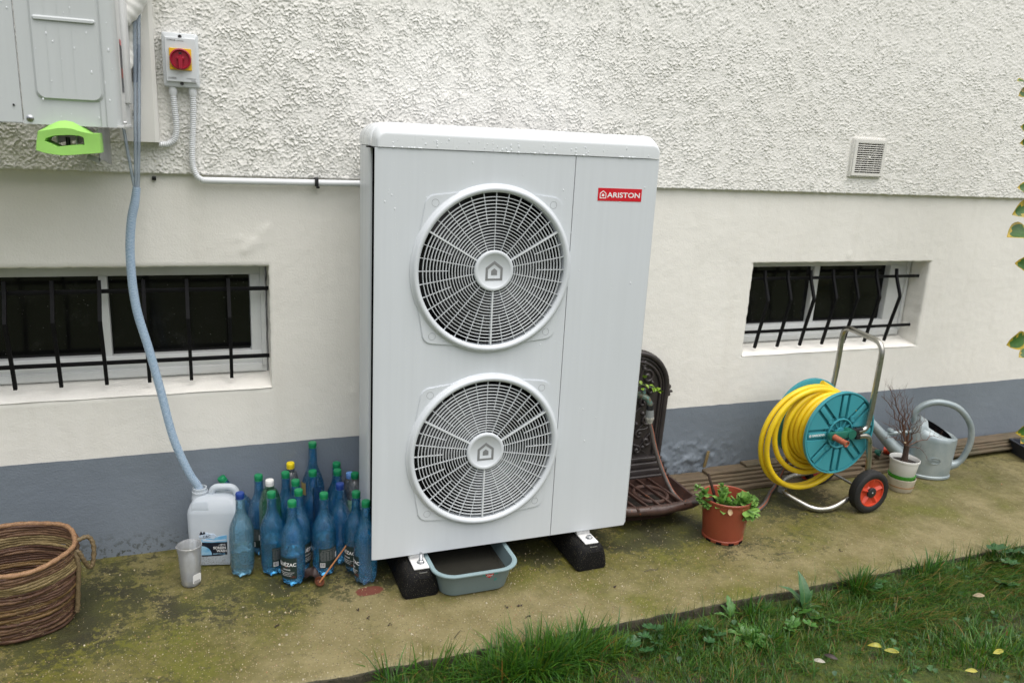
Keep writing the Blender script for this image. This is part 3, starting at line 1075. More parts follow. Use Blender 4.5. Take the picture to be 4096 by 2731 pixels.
# windows
for (x0, x1, z0, z1), panes, zb, zt in ((LW, ((-1.316, -0.861), (-0.832, -0.353)), 0.742, 1.036),
                                        (RW, ((1.925, 2.343), (2.376, 2.830)), 0.753, 1.040)):
    fr = MB()
    yf0, yf1 = 0.118, 0.175
    e = 0.006
    fr.box(((x0 + x1) / 2, (yf0 + yf1) / 2, (z0 + 0.03 + zb) / 2), (x1 - x0 - 2 * e, yf1 - yf0, zb - z0 - 0.03), bevel=0.004)
    fr.box(((x0 + x1) / 2, (yf0 + yf1) / 2 + 0.002, (zt + z1) / 2), (x1 - x0 - 2 * e, yf1 - yf0, z1 - zt - 0.004), bevel=0.004)
    fr.box(((x0 + panes[0][0]) / 2, (yf0 + yf1) / 2 + 0.001, (zb + zt) / 2), (panes[0][0] - x0 - 2 * e, yf1 - yf0, zt - zb + 0.006), bevel=0.003)
    fr.box(((x1 + panes[1][1]) / 2, (yf0 + yf1) / 2 + 0.001, (zb + zt) / 2), (x1 - panes[1][1] - 2 * e, yf1 - yf0, zt - zb + 0.006), bevel=0.003)
    fr.box(((panes[0][1] + panes[1][0]) / 2, (yf0 + yf1) / 2 + 0.003, (zb + zt) / 2), (panes[1][0] - panes[0][1], yf1 - yf0, zt - zb + 0.006), bevel=0.004)
    # outer frame rebate and drip bar
    fr.box((x1 - 0.016, yf0 - 0.002, (zb + zt) / 2), (0.018, 0.016, zt - zb + 0.12), bevel=0.003)
    fr.box(((x0 + x1) / 2, yf0 - 0.003, z0 + 0.052), (x1 - x0 - 0.05, 0.02, 0.030), bevel=0.005)
    wt = part('window', fr, MT['frame'], house)
    for (pa, pb) in panes:
        pn = MB().box(((pa + pb) / 2, 0.153, (zb + zt) / 2), (pb - pa + 0.006, 0.004, zt - zb + 0.006))
        part('pane', pn, MT['pane'], wt)
    sl = MB()
    xsn = np.linspace(x0 - 0.001, x1 + 0.001, 60)
    ra = [[(x, -0.0035 + 0.0006 * math.sin(x * 41), z0 - 0.001 + 0.0007 * math.sin(x * 23 + 1)) for x in xsn],
          [(x, 0.006, z0 + 0.004 + 0.0015 * math.sin(x * 31)) for x in xsn], [(x, 0.06, z0 + 0.014) for x in xsn], [(x, 0.125, z0 + 0.028) for x in xsn]]
    sl.loft(ra, caps=(False, False), closed=False)
    part('sill', sl, MT['render'], wt)

# window bars
for (x0, x1, bars, lab) in (
        ((LW[0], LW[1], [-1.274, -1.133, -0.993, -0.849, -0.709, -0.5675, -0.4265], 'black bowed iron bars across the basement window under the wall mounted air conditioner')),
        ((RW[0], RW[1], [1.968, 2.1015, 2.239, 2.377, 2.5145, 2.653, 2.786], 'black bowed iron bars across the basement window behind the hose reel'))):
    g = thing('window_grille', lab, 'window bars', ((x0 + x1) / 2, 0.05, 0.85), 'iron bars on the basement windows')
    for z in (0.996, 0.735):
        part('rail', MB().box(((x0 + x1) / 2, 0.058, z), (x1 - x0 + 0.01, 0.010, 0.0145), bevel=0.002), MT['black_iron'], g)
    for i, x in enumerate(bars):
        jx = random.uniform(-.003, .003)
        p = [(x, 0.034, 1.040), (x, 0.026, 1.0), (x + jx * .3, -0.011, 0.918), (x + jx * .3, -0.015, 0.905), (x + jx * .3, -0.013, 0.893), (x, 0.023, 0.735), (x, 0.038, 0.661)]
        b = MB()
        secs = []
        for j, (a, bb, c) in enumerate(p):
            hw, hd = 0.0060, 0.006
            # flat-sided square bar, perpendicular to its own run
            d0 = Vector(p[min(j + 1, len(p) - 1)]) - Vector(p[max(j - 1, 0)])
            d0.normalize()
            nrm = Vector((0, d0.z, -d0.y)).normalized()
            secs.append([Vector((a + sx * hw, bb, c)) + nrm * sy * hd for sx, sy in ((-1, -1), (1, -1), (1, 1), (-1, 1))])
        b.loft(secs)
        part('bar', b, MT['black_iron'], g, angle=25)

# ================================================================== HEAT PUMP
hp = thing('heat_pump', 'large white heat pump with two stacked round fan grilles on black feet', 'heat pump', (0.508, -0.32, 0.098))
YF = -0.5
ZB, ZT = 0.122, 1.5405
SX = 0.6875
FAN = ((0.4045, 1.1525), (0.4035, 0.5005))


def fan_panel():
    m = MB()
    # rounded left edge, returns into the dark slot
    prof = [(0.010, YF + 0.008), (0.0015, YF + 0.0065), (0.0, YF + 0.005), (0.0008, YF + 0.0035), (0.006, YF + 0.0022), (0.016, YF + 0.0006), (0.024, YF)]
    prof.append((0.1225, YF))
    m.loft([[(x, y, z) for x, y in prof] for z in (ZB, ZT)], caps=(False, False), closed=False)
    x0, x1 = 0.1225, SX - 0.001
    h = (x1 - x0) / 2
    cxs = (x0 + x1) / 2

    def rect(a, b, c, d):
        m.add([(a, YF, c), (b, YF, c), (b, YF, d), (a, YF, d)], [(0, 1, 2, 3)])
    zz = [ZB]
    for cx_, cz_ in reversed(FAN):
        zz += [cz_ - h, cz_ + h]
    zz.append(ZT)
    for a, b in ((zz[0], zz[1]), (zz[2], zz[3]), (zz[4], zz[5])):
        rect(x0, x1, a, b)
    N = 96
    for cx_, cz_ in FAN:
        vo, vi = [], []
        for k in range(N):
            a = 2 * PI * k / N
            c, s_ = math.cos(a), math.sin(a)
            t = h / max(abs(c), abs(s_))
            vo.append((cxs + c * t, YF, cz_ + s_ * t))
            vi.append((cx_ + c * 0.268, YF, cz_ + s_ * 0.268))
        fs = [(k, (k + 1) % N, N + (k + 1) % N, N + k) for k in range(N)]
        m.add(vo + vi, fs)
    # bottom return flange
    m.box(((x1) / 2 + 0.004, YF + 0.012, ZB + 0.0008), (x1 - 0.012, 0.022, 0.0014))
    return m


part('front_panel', fan_panel(), MT['unit'], hp)

m = MB()
prof = [(SX + 0.0012, YF + 0.012), (SX + 0.0012, YF + 0.001), (SX + 0.002, YF), (1.008, YF)]
for k in range(1, 7):
    a = PI / 2 * k / 6
    prof.append((1.008 + 0.010 * math.sin(a), YF + 0.010 - 0.010 * math.cos(a)))
prof += [(1.018, -0.14), (1.0, -0.135)]
hi = [(x, y, ZT) for x, y in prof]
ch = [(x, y, ZB + 0.012) for x, y in prof]
lo = [(min(x, 1.006), y, ZB) for x, y in prof]
m.loft([lo, ch, hi], caps=(False, False), closed=False)
m.box(((SX + 1.0) / 2, YF + 0.013, ZB + 0.0008), (1.0 - SX - 0.02, 0.022, 0.0014))
part('service_panel', m, MT['unit'], hp)

# lid: front hood and lower rear hood
def lid_sec(y, xl, xr, top, r, n=8):
    z0 = ZT + 0.0018
    pts = [(xl, y, z0), (xr, y, z0)]
    for k in range(n + 1):
        a = PI / 2 * k / n
        pts.append((xr - r + r * math.cos(a), y, top - r + r * math.sin(a)))
    for k in range(n + 1):
        a = PI / 2 * k / n
        pts.append((xl + r - r * math.sin(a), y, top - r + r * math.cos(a)))
    return pts


m = MB()
m.loft([lid_sec(y, -0.003 + i, 1.023 - i, t, r) for y, i, t, r in (
    (-0.5035, 0.0170, 1.580, 0.022), (-0.5032, 0.0140, 1.584, 0.026), (-0.5015, 0.0115, 1.589, 0.030), (-0.497, 0.009, 1.595, 0.034), (-0.486, 0.006, 1.604, 0.042), (-0.476, 0.003, 1.611, 0.048),
    (-0.466, 0.002, 1.616, 0.051), (-0.462, 0.001, 1.618, 0.051))])
m.loft([lid_sec(y, xl, 1.021, t, r) for y, xl, t, r in (
    (-0.462, 0.003, 1.584, 0.034), (-0.40, 0.0075, 1.584, 0.034), (-0.352, 0.0135, 1.584, 0.034), (-0.345, 0.0140, 1.587, 0.036), (-0.341, 0.0165, 1.605, 0.05), (-0.336, 0.0145, 1.612, 0.055), (-0.325, 0.013, 1.616, 0.057), (-0.22, 0.013, 1.617, 0.055), (-0.16, 0.015, 1.614, 0.055), (-0.138, 0.03, 1.604, 0.05))])
part('lid', m, MT['lid'], hp)

# rear left corner panel, dark slot, inside
m = MB()
prof = [(0.0262, -0.332), (0.0215, -0.331), (0.0195, -0.328), (0.0165, -0.315), (0.0145, -0.295), (0.0145, -0.20), (0.017, -0.165), (0.025, -0.146), (0.045, -0.138), (0.9, -0.136), (1.012, -0.138)]
m.loft([[(x, y, z) for x, y in prof] for z in (0.132, ZT)], caps=(False, False), closed=False)
part('side_panel', m, MT['unit'], hp)
m = MB()
m.box((0.0665, -0.41, 0.83), (0.004, 0.17, 1.41))
m.box((0.048, -0.322, 0.83), (0.040, 0.004, 1.41))  # added dark sheet, stands for the shade deep in the slot
m.box((0.035, -0.41, 1.538), (0.060, 0.16, 0.004))
for i in range(26):
    m.box((0.062, -0.420 + 0.0, 0.16 + i * 0.054), (0.006, 0.12, 0.004))
part('coil_guard_slot_dark', m, MT['dark_in'], hp)
m = MB().box((0.52, -0.31, 0.115), (0.97, 0.33, 0.02), bevel=0.004)
part('base_pan', m, MT['white_metal'], hp)
m = MB().box((0.5, -0.300, 0.83), (0.86, 0.004, 1.40))
m.box((0.5, -0.398, 0.826), (0.86, 0.19, 0.012))
part('coil', m, MT['coil'], hp)
m = MB()
m.box((0.045, -0.372, 1.385), (0.003, 0.006, 0.115))
part('pipe_clip', m, MT['white_metal'], hp)

# fan guards
NR = 17
for gi, (cx_, cz_) in enumerate(FAN):
    B = at(cx_, YF, cz_)
    po = []
    for (sx, sy, a0) in ((1, 1, 0), (-1, 1, 1), (-1, -1, 2), (1, -1, 3)):
        qx, qy, rr = 0.241, 0.247, 0.036
        base = a0 * PI / 2
        arc = []
        for k in range(6):
            a = base + PI / 2 * (k / 5)
            arc.append((sx * (qx - rr) + rr * math.cos(a), sy * (qy - rr) + rr * math.sin(a)))
        # bulging sides between the corners
        po += arc
        nxt = (sx, sy)
        for u in (-1, -.6, -.2, .2, .6, 1):
            aa = (a0 + 1) * PI / 2 + u * 0.44
            po.append((0.2845 * math.cos(aa), 0.2845 * math.sin(aa)))
    m = MB()
    poi = []
    for x, y in po:
        L = math.hypot(x, y)
        poi.append((x / L * 0.27, y / L * 0.27))
    m.ring_prism(po, poi, -0.001, 0.0045, M=B)
    po2 = [(x * 1.008, y * 1.008) for x, y in po]
    m.ring_prism(po2, poi, -0.001, 0.0022, M=B)
    g = part('fan_guard', m, MT['unit'], hp)
    # screw covers
    for sx in (-1, 1):
        for sy in (-1, 1):
            m = MB()
            m.ring_prism([(sx * 0.208 + 0.0125 * math.cos(k * PI / 10), sy * 0.222 + 0.0125 * math.sin(k * PI / 10)) for k in range(20)],
                         [(sx * 0.208 + 0.0117 * math.cos(k * PI / 10), sy * 0.222 + 0.0117 * math.sin(k * PI / 10)) for k in range(20)], 0.004, 0.0049, M=B)
            part('screw_cover', m, MT['emblem'], g)
    m = MB()
    m.lathe([(0.2605, -0.02), (0.2605, 0.010), (0.262, 0.0125), (0.267, 0.019), (0.270, 0.0195), (0.2735, 0.0200), (0.2775, 0.018), (0.281, 0.0125), (0.283, 0.0065), (0.2865, 0.0052), (0.2880, 0.0042), (0.2885, -0.001)],
            128, M=B)
    part('rim', m, MT['unit'], g, angle=60)
    m = MB()
    for i in range(NR):
        r = 0.0775 + 0.0092 * i + (0.2460 - 0.0775 - 0.0092 * (NR - 1)) * i * i / (NR - 1) ** 2
        hw = 0.0012
        m.lathe([(r - hw, 0.0035), (r + hw, 0.0035), (r + hw * 0.8, 0.0105), (r - hw * 0.8, 0.0105)], 120, M=B, closed_prof=True)
    for k in range(36):
        a = PI / 2 + 2 * PI * k / 36
        thick = (k % 12 == 6)
        r0 = 0.066 if (k % 2 == 0) else 0.158
        r1 = 0.2615
        w_ = 0.0056 if thick else 0.0017
        Mr = B @ Matrix.Rotation(a, 4, 'Z')
        m.box(((r0 + r1) / 2, 0, 0.0052), (r1 - r0, w_, 0.0135 if thick else 0.0075), M=Mr)
    part('grille', m, MT['grille'], g, angle=60)
    m = MB()
    m.lathe([(0.0690, -0.002), (0.0700, 0.013), (0.069, 0.0158), (0.0655, 0.0172), (0.0585, 0.0172), (0.0570, 0.0160), (0.0558, 0.0148), (0.0, 0.0150)], 72, M=B)
    part('hub_cap', m, MT['unit'], g, angle=50)

    def house_outline(s_, t):
        return [(-s_, -s_ + t), (s_, -s_ + t), (s_, s_ * 0.42 + t), (0, s_ * 1.18 + t), (-s_, s_ * 0.42 + t)]
    m = MB()
    m.ring_prism(house_outline(0.0305, -0.002), house_outline(0.0222, -0.0035), 0.0145, 0.0156, M=B)
    m.prism(house_outline(0.0105, -0.0035), 0.0145, 0.0156, M=B)
    part('emblem', m, MT['emblem'], g)
    # fan behind
    m = MB()
    m.lathe([(0.268, -0.002), (0.268, -0.16)], 64, M=B)
    part('shroud', m, MT['dark_in'], hp)
    fan = MB()
    fan.lathe([(0.0, -0.035), (0.06, -0.037), (0.066, -0.045), (0.066, -0.12)], 32, M=B)
    fo = part('fan', fan, MT['blade'], hp)
    for b_ in range(3):
        m = MB()
        secs = []
        for i in range(9):
            r = 0.062 + 0.19 * i / 8
            tw = R(50 - 26 * i / 8)
            L = 0.055 + 0.075 * math.sin(PI * min(1, i / 8 * 0.75 + 0.15))
            sw = R(10) * i / 8
            row = []
            for s_ in (-1, -0.5, 0, 0.5, 1):
                dx = s_ * L
                row.append((r * math.cos(sw + dx * math.cos(tw) / r), r * math.sin(sw + dx * math.cos(tw) / r), -0.078 + dx * math.sin(tw) * 0.55))
            secs.append(row)
        m.loft(secs, caps=(False, False), closed=False, M=B @ Matrix.Rotation(2 * PI * b_ / 3 + 0.5 * gi, 4, 'Z'))
        part('blade', m, MT['blade'], fo)

# badge
B = at(0.867, YF, 1.415)
m = MB()
m.prism([(-0.0865, -0.0225), (0.0865, -0.0235), (0.0865, 0.0205), (-0.0865, 0.0215)], 0, 0.0012, M=B)
bd = part('badge', m, MT['red_badge'], hp)
m = MB()
m.text('ARISTON', 0.0245, B @ Matrix.Translation((0.0155, -0.003, 0.0014)), bold=0.018, fit=0.130)
hx = [(x - 0.067, y - 0.001) for x, y in house_outline(0.0125, -0.001)]
hi_ = [(x - 0.067, y - 0.001) for x, y in house_outline(0.0098, -0.0012)]
m.ring_prism(hx, hi_, 0.001, 0.0017, M=B)
m.prism([(x - 0.067, y - 0.001) for x, y in house_outline(0.0045, -0.002)], 0.001, 0.0017, M=B)
part('lettering', m, MT['white_print'], bd)

# mounting feet
for (x, stud) in ((0.166, True), (0.838, False)):
    m = MB()
    m.box((x, -0.50, 0.0985), (0.056, 0.125, 0.006), bevel=0.0025)
    m.box((x, -0.46, 0.106), (0.056, 0.05, 0.012), bevel=0.003)
    f = part('mounting_foot', m, MT['white_metal'], hp)
    b = MB()
    b.lathe([(0.0, 0), (0.014, 0), (0.014, 0.0022), (0, 0.0022)], 20, M=Matrix.Translation((x + 0.005, -0.526, 0.1016)))
    b.lathe([(0.0, 0.0022), (0.0105, 0.0022), (0.0108, 0.004), (0.0108, 0.0095), (0.0095, 0.0105), (0, 0.0105)], 6, M=Matrix.Translation((x + 0.005, -0.526, 0.1016)))
    if stud:
        pr = [(0.0062, 0.01)]
        for k in range(14):
            pr += [(0.0062, 0.012 + k * 0.0018), (0.0055, 0.0129 + k * 0.0018)]
        pr += [(0.005, 0.039), (0, 0.0395)]
        b.lathe(pr, 14, M=Matrix.Translation((x + 0.005, -0.526, 0.1016)))
    part('bolt', b, MT['zinc_bolt'], f)

# rain drops on the panels
m = MB()


def drop(x, y, z, rx, rz, d):
    vs, fs = [(x, y - d, z + 0.1 * rz)], []
    for j, (f, dd) in enumerate(((0.55, 0.8), (0.9, 0.4), (1.0, -0.02))):
        for k in range(8):
            a = PI / 4 * k
            s_ = math.sin(a)
            vs.append((x + rx * f * math.cos(a), y - d * dd, z + rz * f * (s_ if s_ < 0 else s_ * 1.15)))
    for k in range(8):
        l = (k + 1) % 8
        fs.append((0, 1 + l, 1 + k))
        fs.append((1 + k, 1 + l, 9 + l, 9 + k))
        fs.append((9 + k, 9 + l, 17 + l, 17 + k))
    m.add(vs, fs)


rr_ = random.Random(4)
for i in range(150):
    x = rr_.uniform(0.02, 0.99)
    z = ZT - abs(rr_.gauss(0, 0.33))
    if x > SX:
        if rr_.random() < 0.75:
            continue
        z = rr_.uniform(0.3, ZT)
    ok = all(math.hypot(x - a, z - b) > 0.305 for a, b in FAN)
    if not ok or z < ZB + 0.02:
        continue
    s_ = rr_.choice((0.0010, 0.0010, 0.0013, 0.0016, 0.0022))
    drop(x, YF, z, s_, s_ * rr_.uniform(1.0, 2.1), s_ * 0.6)
for c_ in range(26):          # runs of small drops
    x = rr_.uniform(0.04, 0.18) if c_ < 14 else rr_.uniform(0.05, 0.98)
    z = rr_.uniform(0.5, 1.45)
    for j in range(rr_.randint(4, 12)):
        z -= rr_.uniform(0.008, 0.02)
        if z < ZB + .03 or any(math.hypot(x - a, z - b) < 0.305 for a, b in FAN):
            break
        s_ = rr_.uniform(0.0007, 0.0013)
        drop(x + rr_.gauss(0, 0.0008), YF, z, s_, s_ * 1.4, s_ * 0.6)
for i in range(70):
    x = rr_.uniform(0.04, 0.97)
    s_ = rr_.choice((0.0011, 0.0015, 0.002, 0.0026))
    drop(x, -0.5034, rr_.uniform(ZT + 0.004, 1.575), s_, s_ * rr_.uniform(1.2, 2.2), s_ * 0.6)
for i in range(26):
    x = rr_.choice((0.09, 0.13, 0.47, 0.50, 0.58, 0.72, 0.86, 0.91)) + rr_.gauss(0, 0.022)
    drop(x, -0.5034, ZT + 0.003, rr_.uniform(0.003, 0.006), 0.0026, 0.0016)
part('water_drops', m, MT['drop_glint'], hp, kind='stuff')

# rubber feet under the unit
def rubber_foot(x, lab):
    m = MB()

    def sec(y, hb, ht, h, z0=0.0):
        return [(x - hb + 0.006, y, z0), (x + hb - 0.006, y, z0), (x + hb, y, z0 + 0.008), (x + hb - 0.004, y, h * 0.45), (x + ht + 0.006, y, h * 0.78), (x + ht - 0.004, y, h * 0.95), (x + ht - 0.014, y, h),
                (x - ht + 0.014, y, h), (x - ht + 0.004, y, h * 0.95), (x - ht - 0.006, y, h * 0.78), (x - hb + 0.004, y, h * 0.45), (x - hb, y, z0 + 0.008)]
    m.loft([sec(-0.586, 0.054, 0.032, 0.056), sec(-0.584, 0.060, 0.038, 0.070), sec(-0.577, 0.065, 0.045, 0.087), sec(-0.565, 0.066, 0.050, 0.094), sec(-0.08, 0.066, 0.050, 0.094), sec(-0.065, 0.062, 0.044, 0.08)])
    m.box((x + 0.012, -0.583, 0.071), (0.05, 0.006, 0.006), bevel=0.002)
    t = solo('rubber_foot', m, MT['rubber'], lab, 'rubber foot', 'black rubber feet under the heat pump')
    c = MB()
    c.box((x + 0.008, -0.5735, 0.0885), (0.026, 0.003, 0.003))
    c.box((x - 0.005, -0.5735, 0.0865), (0.003, 0.003, 0.008))
    c.box((x + 0.021, -0.5735, 0.0865), (0.003, 0.003, 0.008))
    part('channel_end', c, MT['zinc_bolt'], t)
    return t


rubber_foot(0.160, 'black rubber foot under the heat pump beside the grey blue basin and bottles')
rubber_foot(0.832, 'black rubber foot under the heat pump on the fountain side')

# ================================================================== WALL-MOUNTED AIR CONDITIONER
AX, AYF, AYB, AZ = -0.706, -0.47, -0.12, 1.5615
ac = thing('air_conditioner', 'grey wall mounted air conditioner casing streaked with rain, cut by the picture corner', 'air conditioner', (-1.1, -0.3, AZ))
m = MB()
prof = [(-0.9435, AYF + 0.004), (-0.9425, AYF), (AX - 0.022, AYF), (AX - 0.012, AYF + 0.003), (AX - 0.006, AYF + 0.010), (AX - 0.003, AYF + 0.03), (AX - 0.0005, AYF + 0.06)]
m.loft([[(x, y, z) for x, y in prof] for z in (AZ, 2.35)], caps=(False, False), closed=False)
for dx, w_ in ((-0.036, 0.0022), (-0.050, 0.0016)):
    m.box((AX + dx, AYF - 0.0004, 1.95), (w_, 0.003, 0.77), bevel=0.0006)
part('front_cover', m, MT['ac'], ac)
m = MB()
m.loft([[(x, y, z) for x, y in ((-1.62, AYB), (-1.64, AYF + 0.03), (-1.61, AYF + 0.0015), (-0.9465, AYF + 0.0015), (-0.9455, AYF + 0.006))] for z in (AZ + 0.003, 2.35)], caps=(False, False), closed=False)
part('fan_side_cover', m, MT['ac'], ac)
# raised panel with a slot
m = MB()
pz0, pz1 = 1.626, 2.36
outl = rrect(0.0835, (pz1 - pz0) / 2, 0.022, 6, -0.8275, (pz0 + pz1) / 2)
inn = [(-0.8275 + (x + 0.8275) * 0.925, (pz0 + pz1) / 2 + (z - (pz0 + pz1) / 2) * 0.984) for x, z in outl]
m.loft([[(x, AYF + 0.001, z) for x, z in outl], [(x, AYF - 0.0065, z) for x, z in inn], [(x * 0.99 - 0.8275 * 0.01, AYF - 0.0072, z) for x, z in inn]], caps=(False, True))
for i in range(3):
    m.box((-0.872 + i * 0.030, AYF - 0.0072, 1.86), (0.0010, 0.0012, 0.42))
m.loft([[(x, AYF - 0.0068, z) for x, z in rrect(0.0745, 0.0062, 0.006, 4, -0.8275, 1.834)], [(x, AYF - 0.0125, z) for x, z in rrect(0.071, 0.0032, 0.003, 4, -0.8275, 1.8325)]], caps=(False, True))
part('raised_panel', m, MT['ac'], ac)
m = MB()
m.loft([[(x, y, z) for x, y in ((AX - 0.0005, AYF + 0.055), (AX, AYF + 0.06), (AX + 0.001, -0.2), (AX + 0.001, AYB))] for z in (AZ - 0.004, 2.35)], caps=(False, False), closed=False)
m.box((AX + 0.006, -0.22, 1.78), (0.014, 0.14, 0.30), bevel=0.006)
part('valve_cover', m, MT['ac_side'], ac)
m = MB()
for z0, z1, mt in ((1.70, 1.727, 0), (1.727, 1.79, 1), (1.79, 1.805, 2), (1.66, 1.70, 1)):
    m.add([(AX + 0.0014, AYF + 0.10, z0), (AX + 0.0014, AYF + 0.16, z0), (AX + 0.0014, AYF + 0.16, z1), (AX + 0.0014, AYF + 0.10, z1)], [(0, 1, 2, 3)], mt)
part('rating_sticker', m, [MT['label_red'], MT['wash_dark'], MT['red_badge']], ac)
m = MB().box(((AX - 1.62) / 2, (AYF + AYB) / 2, AZ + 0.004), (1.62 + AX + 0.01, AYB - AYF - 0.006, 0.006))
part('bottom_plate', m, MT['ac_side'], ac)
m = MB()
m.lathe([(0, 0.004), (0.003, 0.0045), (0.006, 0.003), (0.009, 0.002), (0.009, 0)], 16, M=at(-0.928, AYF, 1.576))
m.lathe([(0, 0.0052), (0.0018, 0.0052), (0.0018, 0.004)], 6, mat=1, M=at(-0.928, AYF, 1.576))
part('screw', m, [MT['zinc_bolt'], MT['black_pl']], ac)
m = MB()
m.lathe([(0, 0.0032), (0.0028, 0.0032), (0.0028, 0)], 10, mat=1, M=at(-0.9635, AYF + 0.0015, 1.609))
part('screw', m, [MT['zinc_bolt'], MT['black_pl']], ac)
for y in (AYF + 0.075, AYF + 0.12):
    m = MB()
    m.lathe([(0, 0.004), (0.004, 0.004), (0.005, 0)], 10, M=Matrix.Translation((AX + 0.001, y, AZ + 0.014)) @ Matrix.Rotation(PI / 2, 4, 'Y'))
    part('screw', m, MT['zinc_bolt'], ac)
m = MB()
r3 = random.Random(9)
YF_keep = YF
for i in range(38):
    x = r3.uniform(-1.0, AX - 0.01)
    s_ = r3.choice((0.001, 0.0012, 0.0016, 0.0022))
    yy = AYF - (0.0074 if (-0.9 < x < -0.757) else 0.0)
    drop(x, yy, r3.uniform(1.575, 1.95), s_, s_ * r3.uniform(1.2, 2.4), s_ * 0.5)
part('water_drops', m, MT['drop_glint'], ac, kind='stuff')

# wall bracket carrying it
br = thing('wall_bracket', 'galvanised steel wall bracket arm holding up the air conditioner', 'bracket', (-0.80, -0.25, 1.50))
m = MB()
m.box((-0.8475, -0.24, 1.549), (0.050, 0.42, 0.003))
m.box((-0.871, -0.24, 1.531), (0.003, 0.42, 0.036))
m.box((-0.824, -0.24, 1.531), (0.003, 0.42, 0.036))
part('arm', m, MT['steel_white'], br)
m = MB()
m.add([(-0.772, -0.50, 1.556), (-0.772, -0.06, 1.556), (-0.772, -0.06, 1.20), (-0.772, -0.10, 1.20), (-0.772, -0.46, 1.487), (-0.772, -0.50, 1.487)], [(0, 1, 2, 3, 4, 5)])
mm_ = MB()
poly = [(-0.445, 1.556), (-0.10, 1.556), (-0.10, 1.44), (-0.36, 1.468), (-0.445, 1.468)]
mm_.prism([(y, z) for y, z in poly], -0.0015, 0.0015, M=Matrix(((0, 0, 1, -0.771), (1, 0, 0, 0), (0, 1, 0, 0), (0, 0, 0, 1))))
mm_.box((-0.785, -0.443, 1.474), (0.034, 0.004, 0.014), rot=Matrix.Rotation(0.35, 4, 'Y'))
part('side_plate', mm_, MT['steel_white'], br)
m = MB()
m.box((-0.846, -0.40, 1.552), (0.05, 0.05, 0.012), bevel=0.004)
m.lathe([(0, -0.02), (0.006, -0.02), (0.006, 0.01), (0, 0.01)], 10, M=Matrix.Translation((-0.846, -0.44, 1.52)))
part('rubber_pad', m, MT['black_pl'], br)

# green foam pad round the bracket end
outer = [(-0.918, 1.494), (-0.914, 1.520), (-0.909, 1.544), (-0.893, 1.5475), (-0.877, 1.551), (-0.860, 1.5555), (-0.844, 1.5565), (-0.826, 1.555), (-0.807, 1.549), (-0.793, 1.546), (-0.780, 1.5445), (-0.760, 1.545),
         (-0.7595, 1.52), (-0.759, 1.493), (-0.779, 1.490), (-0.799, 1.488), (-0.827, 1.4845), (-0.855, 1.482), (-0.877, 1.484), (-0.898, 1.487)]
inner = [(-0.893, 1.519), (-0.8905, 1.523), (-0.889, 1.5265), (-0.882, 1.529), (-0.875, 1.532), (-0.868, 1.534), (-0.851, 1.5355), (-0.834, 1.537), (-0.822, 1.5365), (-0.812, 1.536), (-0.806, 1.534), (-0.801, 1.531),
         (-0.8005, 1.521), (-0.801, 1.512), (-0.806, 1.5125), (-0.812, 1.513), (-0.840, 1.509), (-0.866, 1.505), (-0.876, 1.511), (-0.885, 1.515)]


def foam_sec(pts, y, k=1.0, hump=0.0):
    cx_, cz_ = -0.838, 1.518
    out = []
    for x, z in pts:
        h = max(0.0, 1 - ((x + 0.844) / 0.062) ** 2) * hump if z > 1.53 else 0
        out.append((cx_ + (x - cx_) * k, y, cz_ + (z - cz_) * k + h))
    return out


m = MB()
rings = [foam_sec(inner, -0.40, 1.0), foam_sec(inner, -0.496, 1.0), foam_sec(inner, -0.5015, 1.04),
         foam_sec(outer, -0.5025, 0.975), foam_sec(outer, -0.499, 0.995), foam_sec(outer, -0.494, 1.0), foam_sec(outer, -0.475, 1.0, 0.016), foam_sec(outer, -0.455, 1.0, 0.026), foam_sec(outer, -0.425, 0.985, 0.012), foam_sec(outer, -0.40, 0.96)]
m.loft(rings, caps=(False, False))
solo('foam_guard', m, MT['green_foam'], 'bright green foam guard wrapped round the bracket end under the air conditioner', 'foam guard', angle=30)

# trunking and what comes out of it
m = MB()
x0, x1, y0, z0 = -0.742, -0.626, -0.078, 1.5155
prof = [(x0, -0.012), (x0, y0 + 0.012), (x0 + 0.012, y0), (x1 - 0.012, y0), (x1, y0 + 0.012), (x1, -0.012)]
m.loft([[(x, y, z) for x, y in prof] for z in (z0, 2.5)], caps=(True, False))
trk = solo('cable_trunking', m, MT['trunk'], 'off white upright cable trunking on the roughcast beside the switch box', 'trunking', angle=25)
m = MB()
tri = [(-0.0045, -0.013), (0.0045, -0.013), (0.0, 0.014)]
tin = [(-0.0035, -0.0122), (0.0035, -0.0122), (0.0, 0.0115)]
m.ring_prism(tri, tin, 0, 0.0006, M=at(-0.700, y0, 1.600))
m.box((-0.700, y0 - 0.0004, 1.599), (0.0013, 0.0006, 0.009))
part('warning_triangle', m, MT['grey_print'], trk)

pl = thing('insulated_pipes', 'white wrapped refrigerant pipes curling behind the air conditioner', 'pipes', (-0.68, -0.13, 1.75))
m = MB()
pth = catmull([(-0.60, -0.13, 2.10), (-0.645, -0.135, 1.985), (-0.672, -0.135, 1.925), (-0.705, -0.14, 1.885), (-0.74, -0.15, 1.86)], 10)
m.tube(pth, [0.026 * (1 + 0.05 * math.sin(i * 1.3)) for i in range(len(pth))], 14)
part('upper_pipe', m, MT['lag'], pl)
m = MB()
pth = catmull([(-0.625, -0.10, 2.12), (-0.667, -0.105, 1.93), (-0.682, -0.105, 1.87), (-0.692, -0.11, 1.80), (-0.705, -0.13, 1.74)], 14)
m.tube(pth, [0.020 * (1 + 0.06 * math.sin(i * 1.1)) * (1 - 0.25 * i / len(pth)) for i in range(len(pth))], 14)
part('lower_pipe', m, MT['lag'], pl)
m = MB()
m.tube([(-0.676, -0.095, 1.815), (-0.678, -0.095, 1.80), (-0.682, -0.095, 1.75), (-0.687, -0.095, 1.70)], [0.010, 0.013, 0.010, 0.008], 12)
